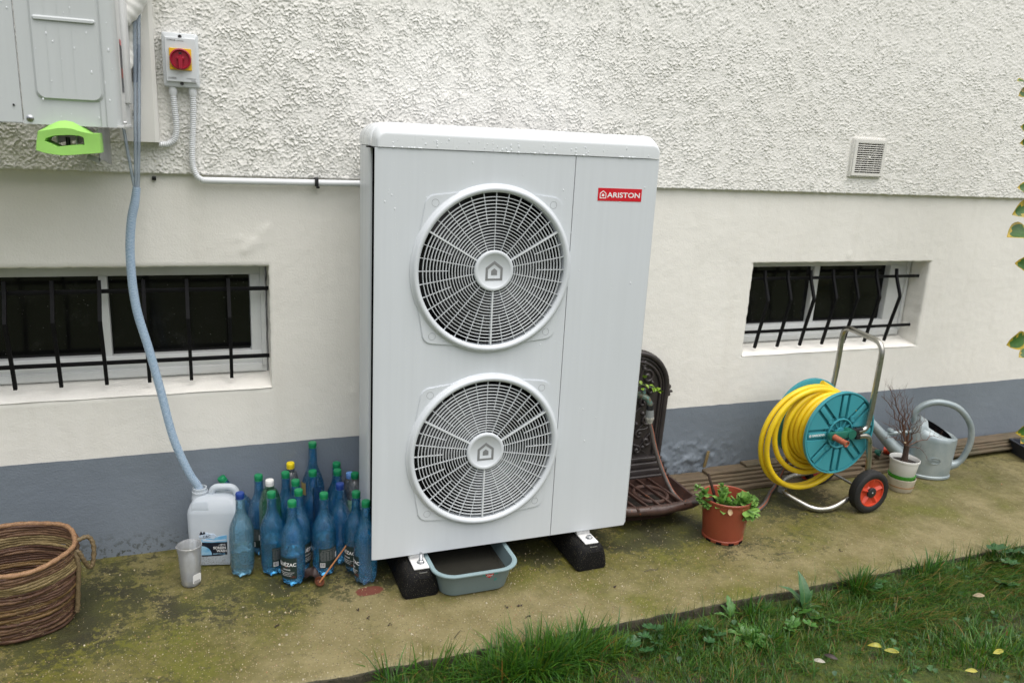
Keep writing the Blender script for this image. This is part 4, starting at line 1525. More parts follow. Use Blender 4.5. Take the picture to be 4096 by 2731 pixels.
part('valve_cap', m, MT['black_pl'], pl)

# isolator switch
bx0, bx1, bz0, bz1, by = -0.6035, -0.4935, 1.6945, 1.8625, -0.074
sw = thing('isolator_switch', 'white isolator box with a red dial on a yellow plate', 'switch box', ((bx0 + bx1) / 2, -0.03, bz0))
cxb, czb = (bx0 + bx1) / 2, (bz0 + bz1) / 2
m = MB()
o1 = rrect((bx1 - bx0) / 2, (bz1 - bz0) / 2, 0.008, 4, cxb, czb)
o2 = rrect((bx1 - bx0) / 2 - 0.004, (bz1 - bz0) / 2 - 0.003, 0.007, 4, cxb, czb)
o3 = rrect((bx1 - bx0) / 2 - 0.009, (bz1 - bz0) / 2 - 0.014, 0.004, 4, cxb, czb)
o4 = rrect((bx1 - bx0) / 2 - 0.010, (bz1 - bz0) / 2 - 0.0175, 0.003, 4, cxb, czb)
m.loft([[(x, -0.012, z) for x, z in o1], [(x, by + 0.016, z) for x, z in o1], [(x, by + 0.012, z) for x, z in o2], [(x, by + 0.009, z) for x, z in o3], [(x, by, z) for x, z in o4]], caps=(False, True))
part('case', m, MT['box'], sw, angle=30)
m = MB().prism(rrect(0.0335, 0.0335, 0.002, 3), 0, 0.005, M=at(cxb - 0.001, by, czb + 0.002), bev=0.03)
part('yellow_plate', m, MT['yellow'], sw)
Bd = at(cxb - 0.001, by - 0.005, czb + 0.002)
m = MB()
m.lathe([(0.0, 0.006), (0.026, 0.006), (0.0265, 0.012), (0.0285, 0.0145), (0.0315, 0.0135), (0.0330, 0.009), (0.0330, 0.0)], 48, M=Bd)
d = part('dial', m, MT['red'], sw)
m = MB()
m.prism([(-0.0065, -0.033), (0.0065, -0.033), (0.0072, 0.004), (0.0, 0.0125), (-0.0072, 0.004)], 0.006, 0.022, M=Bd, bev=0.16)
m.box((0, 0.002, 0.011), (0.022, 0.010, 0.010), bevel=0.002, M=Bd)
part('handle', m, MT['red'], d)
m = MB()
m.box((0, 0.018, 0.0066), (0.009, 0.006, 0.0008), M=Bd)
part('position_window', m, MT['black_print'], d)
m = MB()
for z in (bz0 + 0.0115, bz1 - 0.0115):
    m = MB()
    m.lathe([(0, 0.003), (0.0045, 0.003), (0.0058, 0.0)], 16, M=at(cxb, by + 0.006, z))
    part('screw', m, MT['black_pl'], sw)
m = MB()
T_ = lambda x, z: at(x, by - 0.0004, z)
m.text('CLIMA', 0.0068, T_(bx0 + 0.025, bz1 - 0.0245), bold=0.01)
for k in range(3):
    m.box((0, 0, 0), (0.0058, 0.0011, 0.0006), M=T_(bx0 + 0.0385, bz1 - 0.0245) @ Matrix.Rotation(k * PI / 3 + .5, 4, 'Z'))
m.text('concept', 0.0066, T_(bx0 + 0.0555, bz1 - 0.0247))
m.text('UNIVERSEL', 0.0088, T_(bx0 + 0.027, bz0 + 0.0265), bold=0.012, sx=0.62)
m.text('32A/25A/20A/16A', 0.0052, T_(bx1 - 0.0265, bz0 + 0.0275), sx=0.72)
m.text('4p/3p/2p', 0.0052, T_(bx1 - 0.019, bz0 + 0.0215), sx=0.72)
part('printing', m, MT['grey_print'], sw)
for gx in (-0.5775, -0.517):
    m = MB()
    m.lathe([(0.0, 0), (0.0115, 0), (0.0115, -0.008), (0.0128, -0.009), (0.0128, -0.018), (0.010, -0.027), (0, -0.027)], 10, M=Matrix.Translation((gx, -0.045, bz0)))
    part('cable_gland', m, MT['pvc'], sw)


def corrugated(name, pts, r, lab):
    path = catmull(pts, 60)
    L = [0.0]
    for a, b in zip(path[:-1], path[1:]):
        L.append(L[-1] + (b - a).length)
    step = 0.0016
    n_ = int(L[-1] / step)
    res, j = [], 0
    for i in range(n_ + 1):
        s_ = i * step
        while j < len(L) - 2 and L[j + 1] < s_:
            j += 1
        t_ = (s_ - L[j]) / max(L[j + 1] - L[j], 1e-9)
        res.append(path[j].lerp(path[j + 1], min(max(t_, 0), 1)))
    rad = [r * (1.0 if (i % 4) in (0, 1) else 0.84) for i in range(len(res))]
    m_ = MB().tube(res, rad, 14)
    return solo(name, m_, MT['pvc'], lab, 'conduit', angle=70)


corrugated('flexible_conduit', [(-0.5775, -0.045, 1.670), (-0.575, -0.042, 1.62), (-0.573, -0.038, 1.565), (-0.581, -0.036, 1.528), (-0.60, -0.036, 1.512), (-0.63, -0.038, 1.507)], 0.0105,
           'short white corrugated conduit curving from the switch box into the trunking')
corrugated('flexible_conduit', [(-0.517, -0.045, 1.670), (-0.518, -0.042, 1.62), (-0.523, -0.040, 1.55), (-0.528, -0.040, 1.48), (-0.527, -0.040, 1.44), (-0.516, -0.040, 1.408), (-0.497, -0.037, 1.3935)], 0.0105,
           'long white corrugated conduit hanging from the switch box to the rigid pipe')
m = MB()
m.tube([(-0.500, -0.031, 1.3935), (-0.2, -0.031, 1.395), (0.10, -0.031, 1.3975)], 0.0115, 16)
m.tube([(-0.502, -0.031, 1.3934), (-0.499, -0.031, 1.3934)], 0.0125, 16)
solo('rigid_conduit', m, MT['pvc'], 'straight white conduit running along the wall to the heat pump', 'conduit')
for x, z, lab in ((-0.116, 1.4015, 'black clip holding the white conduit to the wall'), (-0.652, 1.3965, 'empty black clip stuck on the wall under the trunking')):
    m = MB()
    if x > -0.3:
        m.box((x, -0.026, z - 0.003), (0.0125, 0.048, 0.031), bevel=0.003)
        m.box((x + 0.006, -0.030, z - 0.022), (0.012, 0.012, 0.008), bevel=0.002)
    else:
        m.box((x, -0.008, z - 0.002), (0.013, 0.016, 0.013), bevel=0.002)
        m.box((x + 0.002, -0.017, z + 0.002), (0.010, 0.010, 0.006), bevel=0.002)
    solo('cable_clip', m, MT['black_pl'], lab, 'clip', 'black cable clips on the wall')

# drain tubes and braided hose
m = MB()
m.tube(catmull([(-0.640, -0.115, 2.15), (-0.660, -0.12, 1.93), (-0.671, -0.12, 1.75), (-0.683, -0.12, 1.55), (-0.697, -0.12, 1.36)], 8), 0.0052, 10)
m.tube(catmull([(-0.651, -0.118, 2.15), (-0.671, -0.124, 1.93), (-0.682, -0.124, 1.75), (-0.6935, -0.123, 1.55), (-0.7035, -0.122, 1.36)], 8), 0.0052, 10)
m.tube(catmull([(-0.728, -0.13, 1.57), (-0.726, -0.128, 1.55), (-0.718, -0.125, 1.47), (-0.707, -0.12, 1.37), (-0.705, -0.12, 1.355)], 8), 0.0050, 10)
solo('drain_tube', m, MT['tube_clear'], 'thin clear drain tubes dropping past the trunking into the blue braided hose', 'tube')
m = MB()
pth = catmull([(-0.7005, -0.12, 1.372), (-0.7095, -0.12, 1.32), (-0.7225, -0.12, 1.265), (-0.732, -0.12, 1.18), (-0.7335, -0.12, 1.091), (-0.7305, -0.12, 1.02), (-0.721, -0.12, 0.943), (-0.694, -0.12, 0.82), (-0.667, -0.12, 0.678),
               (-0.635, -0.12, 0.498), (-0.591, -0.116, 0.36), (-0.564, -0.106, 0.300), (-0.556, -0.1025, 0.27), (-0.555, -0.102, 0.25)], 12)
m.tube(pth, [0.0118 + 0.0022 * min(1, i / 14) for i in range(len(pth))], 16)
hose = solo('braided_hose', m, MT['braid'], 'light blue braided hose hanging down the wall into the screen wash jerrycan', 'hose')
m = MB()
N_ = len(pth)
for sgn in (1, -1):
    for k in range(3):
        hp_ = []
        for i in range(0, (N_ - 1) * 3):
            f = i / 3
            a_ = int(f); t_ = f - a_
            p_ = pth[a_].lerp(pth[a_ + 1], t_)
            d_ = (pth[a_ + 1] - pth[a_]).normalized()
            u_ = Vector((0, 1, 0)); u_ = (u_ - d_ * u_.dot(d_)).normalized()
            v_ = d_.cross(u_)
            ph = sgn * f * 1.35 + k * 2 * PI / 3
            rr2 = 0.0118 + 0.0022 * min(1, f / 14) + 0.0001
            hp_.append(p_ + (u_ * math.cos(ph) + v_ * math.sin(ph)) * rr2)
        m.tube(hp_, 0.0005, 4, caps=False)
MT['thread'] = simple('hose_thread', (0.50, 0.60, 0.72), 0.4, 0.05)
part('braid', m, MT['thread'], hose)

# ================================================================== JERRYCAN
jc = thing('jerrycan', 'milky plastic screen wash jerrycan with torn label, braided hose in its neck', 'jerrycan', (-0.503, -0.115, 0), rotz=R(-13))
m = MB()


def jsec(z, hx, hy, r, cx=0, cy=0):
    return [(x, y, z) for x, y in rrect(hx, hy, r, 5, cx, cy)]


m.loft([jsec(0, .086, .050, .016), jsec(0.004, .092, .056, .02), jsec(0.02, .094, .058, .022), jsec(0.1, .093, .057, .022), jsec(0.205, .094, .058, .022),
        jsec(0.216, .092, .056, .022), jsec(0.232, .086, .050, .022), jsec(0.252, .074, .040, .02), jsec(0.262, .058, .030, .018, -.006), jsec(0.2665, .045, .024, .016, -.01)])
body = part('body', m, MT['hdpe'], jc, world=False)
m = MB()
NX, NY = -0.055, 0.0
m.lathe([(0.030, 0.24), (0.0285, 0.258), (0.0265, 0.2615), (0.0265, 0.270), (0.0275, 0.271), (0.0275, 0.276), (0.0240, 0.277), (0.0240, 0.284), (0.0250, 0.285), (0.0250, 0.290), (0.0205, 0.2905), (0.0205, 0.27)], 28,
        M=Matrix.Translation((NX, NY, 0)))
part('neck', m, MT['hdpe'], jc, world=False)
m = MB()
m.tube(rounded_path([(-0.016, 0, 0.235), (-0.012, 0, 0.291), (0.070, 0, 0.291), (0.083, 0, 0.215)], 0.028, 8), 0.0125, 12)
part('handle', m, MT['hdpe'], jc, world=False)
m = MB()
m.loft([[(x, -0.0535, z) for x, z in rrect(0.030, 0.006, 0.004, 4, -0.045, 0.225)], [(x, -0.046, z) for x, z in rrect(0.026, 0.012, 0.004, 4, -0.045, 0.240)]], caps=(True, True))
part('shoulder_step', m, MT['hdpe'], jc, world=False)
Bj = at(0, -0.0580, 0)
m = MB()
m.prism([(-0.045, 0.040), (0.022, 0.043), (0.037, 0.047), (0.045, 0.046), (0.046, 0.098), (-0.040, 0.099), (-0.045, 0.085)], -0.001, 0.0008, mat=0, M=Bj)
m.prism([(-0.045, 0.098), (-0.010, 0.096), (0.045, 0.098), (0.046, 0.124), (0.024, 0.121), (0.008, 0.116), (-0.018, 0.112), (-0.044, 0.108)], -0.001, 0.0009, mat=1, M=Bj)
m.prism([(-0.052, 0.122), (-0.046, 0.126), (-0.042, 0.138), (-0.034, 0.133), (-0.026, 0.137), (-0.015, 0.131), (0.002, 0.131), (0.010, 0.120), (-0.001, 0.110), (-0.022, 0.116), (-0.050, 0.117)], -0.001, 0.0016, mat=2, M=Bj)
m.prism([(-0.050, 0.129), (-0.044, 0.142), (-0.038, 0.134), (-0.034, 0.141), (-0.028, 0.132), (-0.04, 0.129)], -0.001, 0.0018, mat=0, M=Bj)
circ = [(-0.046 + 0.0, 0.046)] + [(-0.046 + 0.037 * math.cos(a), 0.046 + 0.037 * math.sin(a)) for a in [i * PI / 24 for i in range(13)]]
m.prism(circ, -0.001, 0.0013, mat=1, M=Bj)
m.prism([(-0.040, 0.103), (-0.005, 0.099), (0.044, 0.104), (0.044, 0.109), (0.0, 0.105), (-0.038, 0.111)], 0.0, 0.0014, mat=2, M=Bj)
lb = part('label', m, [MT['wash_dark'], MT['wash_blue'], MT['thread']], jc, world=False)
m = MB()
m.text('-10°C', 0.0100, Bj @ Matrix.Translation((0.0280, 0.0865, 0.0018)), bold=0.006)
m.text('SCREEN', 0.0138, Bj @ Matrix.Translation((0.0190, 0.0745, 0.0018)), bold=0.012, sx=0.92)
m.text('WASH', 0.0138, Bj @ Matrix.Translation((0.0265, 0.0620, 0.0018)), bold=0.012, sx=0.92)
part('lettering', m, MT['white_print'], lb, world=False)
m = MB()
m.text('READY TO USE', 0.0078, Bj @ Matrix.Translation((0.0165, 0.0500, 0.0018)), sx=0.80)
part('small_lettering', m, MT['wash_blue'], lb, world=False)
m = MB()
m.text('C&C', 0.0125, Bj @ Matrix.Translation((-0.024, 0.1215, 0.0020)) @ Matrix.Rotation(0.12, 4, 'Z'), sx=1.1)
part('maker_lettering', m, MT['wash_dark'], lb, world=False)

# ================================================================== MEASURING CUP
cup = thing('measuring_cup', 'frosted plastic measuring cup with a little water, standing before the jerrycan', 'cup', (-0.598, -0.272, 0), rotz=R(10))
prof = [(0.0, 0.002), (0.030, 0.002), (0.0325, 0.006), (0.034, 0.03), (0.0385, 0.118), (0.0405, 0.146), (0.0425, 0.1475), (0.0425, 0.152), (0.0405, 0.1535), (0.0390, 0.151), (0.0375, 0.118), (0.0325, 0.02), (0.031, 0.008), (0.0, 0.007)]
m = MB().lathe(prof, 48, mod=lambda a, z: 1 + (0.07 * math.exp(-((a - PI) / 0.22) ** 2) if z > 0.125 else 0))
part('body', m, MT['cup'], cup, world=False)
m = MB().lathe([(0.0, 0.0085), (0.031, 0.0085), (0.0325, 0.026), (0.0, 0.026)], 40)
part('water', m, film('water_in_cup', (0.75, 0.79, 0.82), (0.4, 0.43, 0.45), 0.3), cup, world=False)
m = MB()
for k in range(7):
    m.box((0.0, 0.0, 0.0), (0.006, 0.0004, 0.0008), M=Matrix.Rotation(R(70), 4, 'Z') @ Matrix.Translation((0, 0.0395 - k * 0.0004, 0.138 - k * 0.011)))
    m.box((0.0, 0.0, 0.0), (0.006, 0.0004, 0.0008), M=Matrix.Rotation(R(20), 4, 'Z') @ Matrix.Translation((0, 0.0395 - k * 0.0004, 0.138 - k * 0.011)))
for a_ in (70, 20, -20):
    m.box((0, 0, 0), (0.0006, 0.0004, 0.060), M=Matrix.Rotation(R(a_), 4, 'Z') @ Matrix.Translation((0.004, 0.0382, 0.112)))
part('scale', m, MT['grey_print'], cup, world=False)
m = MB()
m.prism(rrect(0.016, 0.018, 0.006, 3), 0, 0.0004, M=Matrix.Rotation(R(25), 4, 'Z') @ Matrix.Translation((0, -0.0352, 0.034)) @ FRONT @ Matrix.Rotation(0.06, 4, 'X'))
st_ = part('sticker', m, MT['cap_white'], cup, world=False)
m = MB()
for k in range(6):
    m.box((-0.010 + k * 0.004, -0.012, 0.0006), (0.0014, 0.010, 0.0004), M=Matrix.Rotation(R(25), 4, 'Z') @ Matrix.Translation((0, -0.0354, 0.034)) @ FRONT @ Matrix.Rotation(0.06, 4, 'X'))
part('barcode', m, MT['black_print'], st_, world=False)

# ================================================================== BOTTLES
BH = 0.325


def bottle_body(r=0.0425, h=BH, kind='quezac'):
    s_ = h / 0.325
    k = r / 0.0425
    pr = [(0.0, 0.010), (0.012, 0.006), (0.026 * k, 0.0), (0.033 * k, 0.004), (0.0385 * k, 0.016), (0.0412 * k, 0.032), (0.0425 * k, 0.045), (0.0425 * k, 0.168 * s_), (0.0418 * k, 0.180 * s_), (0.0385 * k, 0.196 * s_),
          (0.0330 * k, 0.211 * s_), (0.0270 * k, 0.224 * s_), (0.0220 * k, 0.235 * s_), (0.0186, 0.246 * s_), (0.0168, 0.258 * s_), (0.0158, h - 0.046), (0.0152, h - 0.034), (0.0152, h - 0.0315), (0.0170, h - 0.0310), (0.0170, h - 0.0290), (0.0132, h - 0.028), (0.0132, h - 0.006)]
    if kind == 'round':
        pr = [(0.0, 0.008), (0.012, 0.005), (0.026 * k, 0.0), (0.034 * k, 0.004), (0.040 * k, 0.016), (0.0425 * k, 0.032), (0.0425 * k, 0.60 * h)]
        for q in range(1, 8):
            a = PI / 2 * q / 7
            pr.append((0.0155 + (0.0425 * k - 0.0155) * math.cos(a) ** 0.9, 0.60 * h + (0.28 * h) * math.sin(a)))
        pr += [(0.0150, h - 0.034), (0.0170, h - 0.031), (0.0170, h - 0.029), (0.0132, h - 0.028), (0.0132, h - 0.006)]

    def mod(a, z):
        if z < 0.034:
            return 1 - 0.10 * (1 - z / 0.034) * (0.5 + 0.5 * math.cos(5 * a))
        return 1.0
    m_ = MB().lathe(pr, 40, mod=mod)
    # lift the foot lobes between the petals
    v2 = []
    for (x, y, z) in m_.v:
        if z < 0.03 and math.hypot(x, y) > 0.02:
            a = math.atan2(y, x)
            z = z + 0.009 * (0.5 + 0.5 * math.cos(5 * a)) * (1 - z / 0.03)
        v2.append((x, y, z))
    m_.v = v2
    return m_


def cap_mesh(h):
    z0 = h - 0.0265
    m_ = MB()
    m_.lathe([(0.0, z0), (0.0150, z0), (0.0152, z0 + 0.003), (0.0148, z0 + 0.0035), (0.0154, z0 + 0.0045), (0.0154, z0 + 0.019), (0.0140, z0 + 0.0215), (0.0, z0 + 0.022)], 36,
             mod=lambda a, z: 1 + (0.012 * math.cos(a * 18) if z > z0 + 0.004 and z < z0 + 0.0195 else 0))
    return m_


def water_mesh(r, lev):
    return MB().lathe([(0.0, 0.012), (0.024, 0.004), (r * 0.88, 0.014), (r * 0.95, 0.03), (r * 0.965, 0.046), (r * 0.965, lev), (0.0, lev)], 32)


def label_on(root, a_c, half, z0, z1, kind, r=0.0425, mat='label_dark'):
    """wrap-round label; the angle runs to the right as seen from the front of the label"""
    def Mz(a):
        return Matrix.Rotation(a, 4, 'Z')
    m_ = MB().lathe([(r + 0.0004, z0), (r + 0.0006, z0 + 0.001), (r + 0.0006, z1 - 0.001), (r + 0.0004, z1)], 20, arc=(a_c - half, a_c + half))
    lb_ = part('label', m_, MT[mat], root, world=False)
    if kind is None:
        return
    rw = r + 0.0010
    # text frame: local x -> to the right, local z -> out
    base_m = Matrix.Rotation(a_c + PI / 2, 4, 'Z') @ FRONT
    zc = (z0 + z1) / 2
    if kind == 'front':
        p = MB()
        p.text('QUÉZAC', 0.0182, base_m @ Matrix.Translation((0, z1 - 0.026, 0)), wrap_r=rw, bold=0.014, thick=0.0001, sx=0.98)
        p.text("L'INTENSE", 0.0066, base_m @ Matrix.Translation((0, zc - 0.004, 0)), wrap_r=rw, bold=0.004, thick=0.0001)
        p.text('EAU MINERALE NATURELLE GAZEUSE', 0.0034, base_m @ Matrix.Translation((0, zc - 0.015, 0)), wrap_r=rw, thick=0.0001)
        p.text('NATURELLEMENT PETILLANTE', 0.0032, base_m @ Matrix.Translation((0, zc - 0.0215, 0)), wrap_r=rw, thick=0.0001)
        p.text('SOURCE DES CEVENNES', 0.0032, base_m @ Matrix.Translation((0, zc - 0.0275, 0)), wrap_r=rw, thick=0.0001)
        part('lettering', p, MT['white_print'], lb_, world=False)
        p = MB()
        p.text('1.15 L', 0.0095, base_m @ Matrix.Rotation(0.55, 4, 'Y') @ Matrix.Translation((0, z0 + 0.009, 0)), wrap_r=rw, thick=0.0001, sx=0.8)
        p.text('o', 0.012, base_m @ Matrix.Translation((0, zc + 0.008, 0)), wrap_r=rw, thick=0.0001)
        part('red_lettering', p, MT['label_red'], lb_, world=False)
    elif kind == 'back':
        p = MB()
        rnd = random.Random(int(a_c * 1000))
        p.text('CE QUE RAPPELLENT QUEZAC', 0.0048, base_m @ Matrix.Translation((0, z1 - 0.006, 0)), wrap_r=rw, bold=0.004, thick=0.0001, sx=0.9)
        for i in range(9):
            wl = half * r * rnd.uniform(0.8, 0.92)
            zz_ = z1 - 0.013 - i * 0.0042
            for u in range(6):
                a0 = -wl / r + u * (2 * wl / r) / 6
                p.lathe([(rw, zz_), (rw, zz_ + 0.0012)], 2, arc=(a_c + a0, a_c + a0 + rnd.uniform(0.6, 0.95) * 2 * wl / r / 6))
        part('lettering', p, MT['grey_print'], lb_, world=False)
        p = MB()
        bw = min(0.42, half * 0.62)
        ab = a_c - half + bw / 2 + 0.10
        p.lathe([(rw, z0 + 0.004), (rw, z0 + 0.021)], 8, arc=(ab - bw / 2, ab + bw / 2))
        p.lathe([(rw, z0 + 0.030), (rw, z0 + 0.052)], 4, arc=(a_c + half * 0.62, a_c + half * 0.92))
        part('white_patch', p, MT['white_print'], lb_, world=False)
        p = MB()
        a_ = ab - bw / 2 + 0.03
        while a_ < ab + bw / 2 - 0.03:
            wv = rnd.choice((0.010, 0.016, 0.024))
            p.lathe([(rw + 0.0003, z0 + 0.0065), (rw + 0.0003, z0 + 0.020)], 1, arc=(a_, a_ + wv))
            a_ += wv + rnd.choice((0.010, 0.016))
        part('barcode', p, MT['black_print'], lb_, world=False)


# name: x, y, height, radius, shape, plastic, cap, water level, label(kind, centre deg from the view line, half deg), wording
BOTTLES = [
    (-0.423, -0.251, .325, .0425, 'quezac', 'pet_pale', 'cap_blue', .105, None, 'pale clear blue bottle with dark blue cap, half full, touching the jerrycan'),
    (-0.350, -0.112, .325, .0415, 'quezac', 'pet_blue', 'cap_green', .0, ('back', -22, 24), 'blue bottle with green cap between the leaning bottle and the white capped one'),
    (-0.316, -0.187, .334, .0405, 'round', 'pet_green', 'cap_white', .0, None, 'green tinted bottle with a white cap hidden behind a blue one'),
    (-0.317, -0.271, .325, .0425, 'quezac', 'pet_blue', 'cap_green', .135, ('back', 36, 40), 'bright blue bottle with barcode label in front of the white capped bottle'),
    (-0.255, -0.361, .325, .0425, 'quezac', 'pet_blue', 'cap_green', .125, ('front', -33, 50), 'foremost blue bottle showing its whole dark front label'),
    (-0.252, -0.111, .325, .0405, 'quezac', 'pet_blue', 'cap_green', .0, None, 'blue green capped bottle just in front of the yellow capped one'),
    (-0.226, -0.038, .330, .0330, 'round', 'pet_clear', 'cap_yellow', .0, None, 'colourless bottle with a yellow cap against the wall'),
    (-0.224, -0.192, .325, .0405, 'quezac', 'pet_blue', 'cap_green', .0, None, 'blue green capped bottle in mid cluster with only neck and shoulder showing'),
    (-0.223, -0.277, .325, .0420, 'quezac', 'pet_blue', 'cap_green', .13, ('front', 48, 45), 'blue bottle peeping out behind the foremost labelled bottle, half its label hidden'),
    (-0.143, -0.050, .412, .0440, 'quezac', 'pet_blue', 'cap_green', .0, ('back', -60, 22), 'tallest blue bottle, standing against the wall above all the others'),
    (-0.154, -0.133, .330, .0385, 'quezac', 'pet_blue', 'cap_green', .0, None, 'blue green capped bottle standing directly in front of the tallest bottle'),
    (-0.140, -0.327, .325, .0425, 'quezac', 'pet_blue', 'cap_green', .15, ('back', 27, 53), 'blue bottle with barcode back label beside the leaning cane'),
    (-0.051, -0.052, .318, .0400, 'quezac', 'pet_blue', 'cap_green', .0, None, 'blue green capped bottle at the wall, rearmost near the heat pump'),
    (-0.061, -0.136, .325, .0410, 'quezac', 'pet_blue', 'cap_green', .0, None, 'blue green capped bottle right in front of the rearmost one near the heat pump'),
    (-0.072, -0.262, .325, .0425, 'quezac', 'pet_blue', 'cap_blue', .0, None, 'deep blue bottle with dark blue cap and no label, behind the cane'),
    (0.004, -0.036, .262, .0300, 'round', 'pet_clear', 'cap_sky', .0, None, 'small colourless bottle with a light blue cap'),
    (0.012, -0.104, .290, .0340, 'round', 'pet_clear', 'cap_green', .0, ('patch', -35, 40), 'colourless bottle with white and green label half hidden by the heat pump'),
    (-0.027, -0.345, .325, .0420, 'quezac', 'pet_blue', 'cap_green', .0, ('front', -52, 45), 'blue bottle behind the one that touches the heat pump front, label end showing'),
    (-0.008, -0.428, .325, .0420, 'quezac', 'pet_blue', 'cap_green', .0, ('front', -78, 44), 'blue bottle touching the heat pump front panel above the red stain'),
]
for (x, y, h, r, shp, pl_, cp, wl, lab_, words) in BOTTLES:
    b = thing('bottle', words, 'bottle', (x, y, 0), 'empty plastic bottles collected beside the heat pump')
    part('body', bottle_body(r, h, shp), MT[pl_], b, world=False, angle=50)
    part('cap', cap_mesh(h), MT[cp], b, world=False)
    if wl > 0:
        part('water', water_mesh(r, wl), MT['water_blue'], b, world=False, angle=30)
    if lab_:
        a0 = math.atan2(CAM.y - y, CAM.x - x)
        kind, ctr, half = lab_
        if kind == 'patch':
            label_on(b, a0 + R(ctr), R(half), 0.10, 0.18, None, r, 'label_green')
        elif h > 0.4:
            label_on(b, a0 + R(ctr), R(half), 0.20, 0.25, None, r, 'label_tan')
        else:
            label_on(b, a0 + R(ctr), R(half), 0.036 if kind == 'front' else 0.042, 0.118, kind, r)

lean = thing('bottle', 'blue green capped bottle leaning over behind the jerrycan handle', 'bottle', (-0.322, -0.043, 0.018), 'empty plastic bottles collected beside the heat pump')
lean.rotation_euler = (0, R(-30), 0)
part('body', bottle_body(0.0400, 0.325, 'quezac'), MT['pet_blue'], lean, world=False, angle=50)
part('cap', cap_mesh(0.325), MT['cap_green'], lean, world=False)
m = MB().lathe([(0.0, 0.0), (0.012, 0.0), (0.014, 0.004), (0.0165, 0.20), (0.0185, 0.283), (0.0195, 0.286), (0.0195, 0.289), (0.0180, 0.289), (0.0158, 0.20), (0.0125, 0.006), (0.0, 0.005)], 32)
o = solo('tube_beaker', m, MT['cup_blue'], 'tall narrow see-through blue beaker without a lid standing among the bottles', 'beaker')
o.location = (-0.148, -0.222, 0)

# ================================================================== BASKET
bk = thing('wicker_basket', 'oval basket of coiled brown and straw coloured rope, empty', 'basket', (-1.13, -0.35, 0))
NC = 30
RIMH = 0.27
pat_out = 'ddmddmmddggddggdddmddllllmmmdm'
pat_in = 'ddmddmddllmdmmdllllmdmdm'
rb = random.Random(11)
cx0, cy0 = -1.122, -0.352
for i in range(NC):
    f = i / (NC - 1)
    rx = 0.168 + 0.022 * f ** 0.8
    ry = 0.132 + 0.022 * f ** 0.8
    z = 0.0075 + (RIMH - 0.012) * f
    cxo = cx0 + 0.006 * math.sin(f * 3)
    cyo = cy0 - 0.012 * f
    N = 150
    ph = rb.uniform(0, 6)
    pts = []
    for k in range(N):
        a = 2 * PI * k / N
        wob = 0.0028 * math.sin(a * 3 + ph) + 0.0018 * math.sin(a * 7 + ph * 2)
        # the rim dips and bulges
        dz = 0.004 * math.sin(a * 2 + 1.0) * f + 0.0016 * math.sin(a * 5 + ph) + 0.010 * f * math.cos(a - 2.0)
        pts.append((cxo + (rx + wob) * math.cos(a), cyo + (ry + wob) * math.sin(a), z + dz))
    tws = 0.65 + rb.uniform(-.1, .1)
    m = MB().tube(pts, 0.0056 if i < NC - 1 else 0.0078, 8, closed=True, tw=lambda i_, a, t=tws: 1 + 0.13 * math.sin(2 * a + i_ * t * 2))
    key = {'d': 'straw_d', 'm': 'straw_m', 'l': 'straw_l', 'g': 'straw_g'}[pat_out[i]] if i < NC - 1 else 'straw_rim'
    part('coil', m, MT[key], bk, angle=80)
m = MB()
for j in range(16):
    f = (j + 0.5) / 16
    m.tube([(cx0 + 0.160 * f * math.cos(2 * PI * k / 60), cy0 + 0.124 * f * math.sin(2 * PI * k / 60), 0.006) for k in range(60)], 0.006, 6, closed=True)
part('bottom', m, MT['straw_m'], bk, angle=80)
# loose fibres
m = MB()
for i in range(520):
    f = rb.uniform(0.03, 0.97)
    a = rb.uniform(-2.6, 1.6)
    rx, ry = 0.168 + 0.022 * f ** 0.8 + 0.0068, 0.132 + 0.022 * f ** 0.8 + 0.0068
    x, y, z = cx0 + rx * math.cos(a), cy0 - 0.012 * f + ry * math.sin(a), 0.0075 + (RIMH - .012) * f
    t = Vector((-math.sin(a), math.cos(a), 0))
    o_ = Vector((math.cos(a), math.sin(a), 0))
    L = rb.uniform(0.006, 0.016)
    p = Vector((x, y, z))
    d = t * rb.choice((-1, 1)) + Vector((0, 0, rb.uniform(-0.7, 0.7)))
    m.tube([p - d * L * .5 + o_ * 0.000, p + o_ * rb.uniform(0.001, 0.004), p + d * L * .5 + o_ * rb.uniform(-0.001, 0.003)], 0.0005, 3, caps=False)
part('fibres', m, MT['straw_l'], bk, kind='stuff')
# rope handle
hx_ = cx0 + 0.190
m = MB()
rope = catmull([(hx_ + 0.004, cy0 - 0.005, 0.262), (hx_ + 0.034, cy0 + 0.004, 0.266), (hx_ + 0.048, cy0 + 0.002, 0.235), (hx_ + 0.044, cy0 - 0.004, 0.180), (hx_ + 0.034, cy0 - 0.012, 0.165), (hx_ + 0.022, cy0 - 0.03, 0.20), (hx_ + 0.010, cy0 - 0.035, 0.235), (hx_ - 0.004, cy0 - 0.035, 0.240)], 14)
m.tube(rope, 0.0072, 8, tw=lambda i_, a: 1 + 0.16 * math.sin(2 * a + i_ * 1.1))
rope2 = catmull([(hx_ - 0.004, cy0 - 0.038, 0.243), (hx_ + 0.006, cy0 - 0.042, 0.20), (hx_ + 0.000, cy0 - 0.044, 0.12), (hx_ - 0.006, cy0 - 0.044, 0.05), (hx_ - 0.010, cy0 - 0.044, 0.03)], 10)
m.tube(rope2, 0.0078, 8, tw=lambda i_, a: 1 + 0.16 * math.sin(2 * a + i_ * 1.1))
part('rope_handle', m, MT['jute'], bk, angle=80)

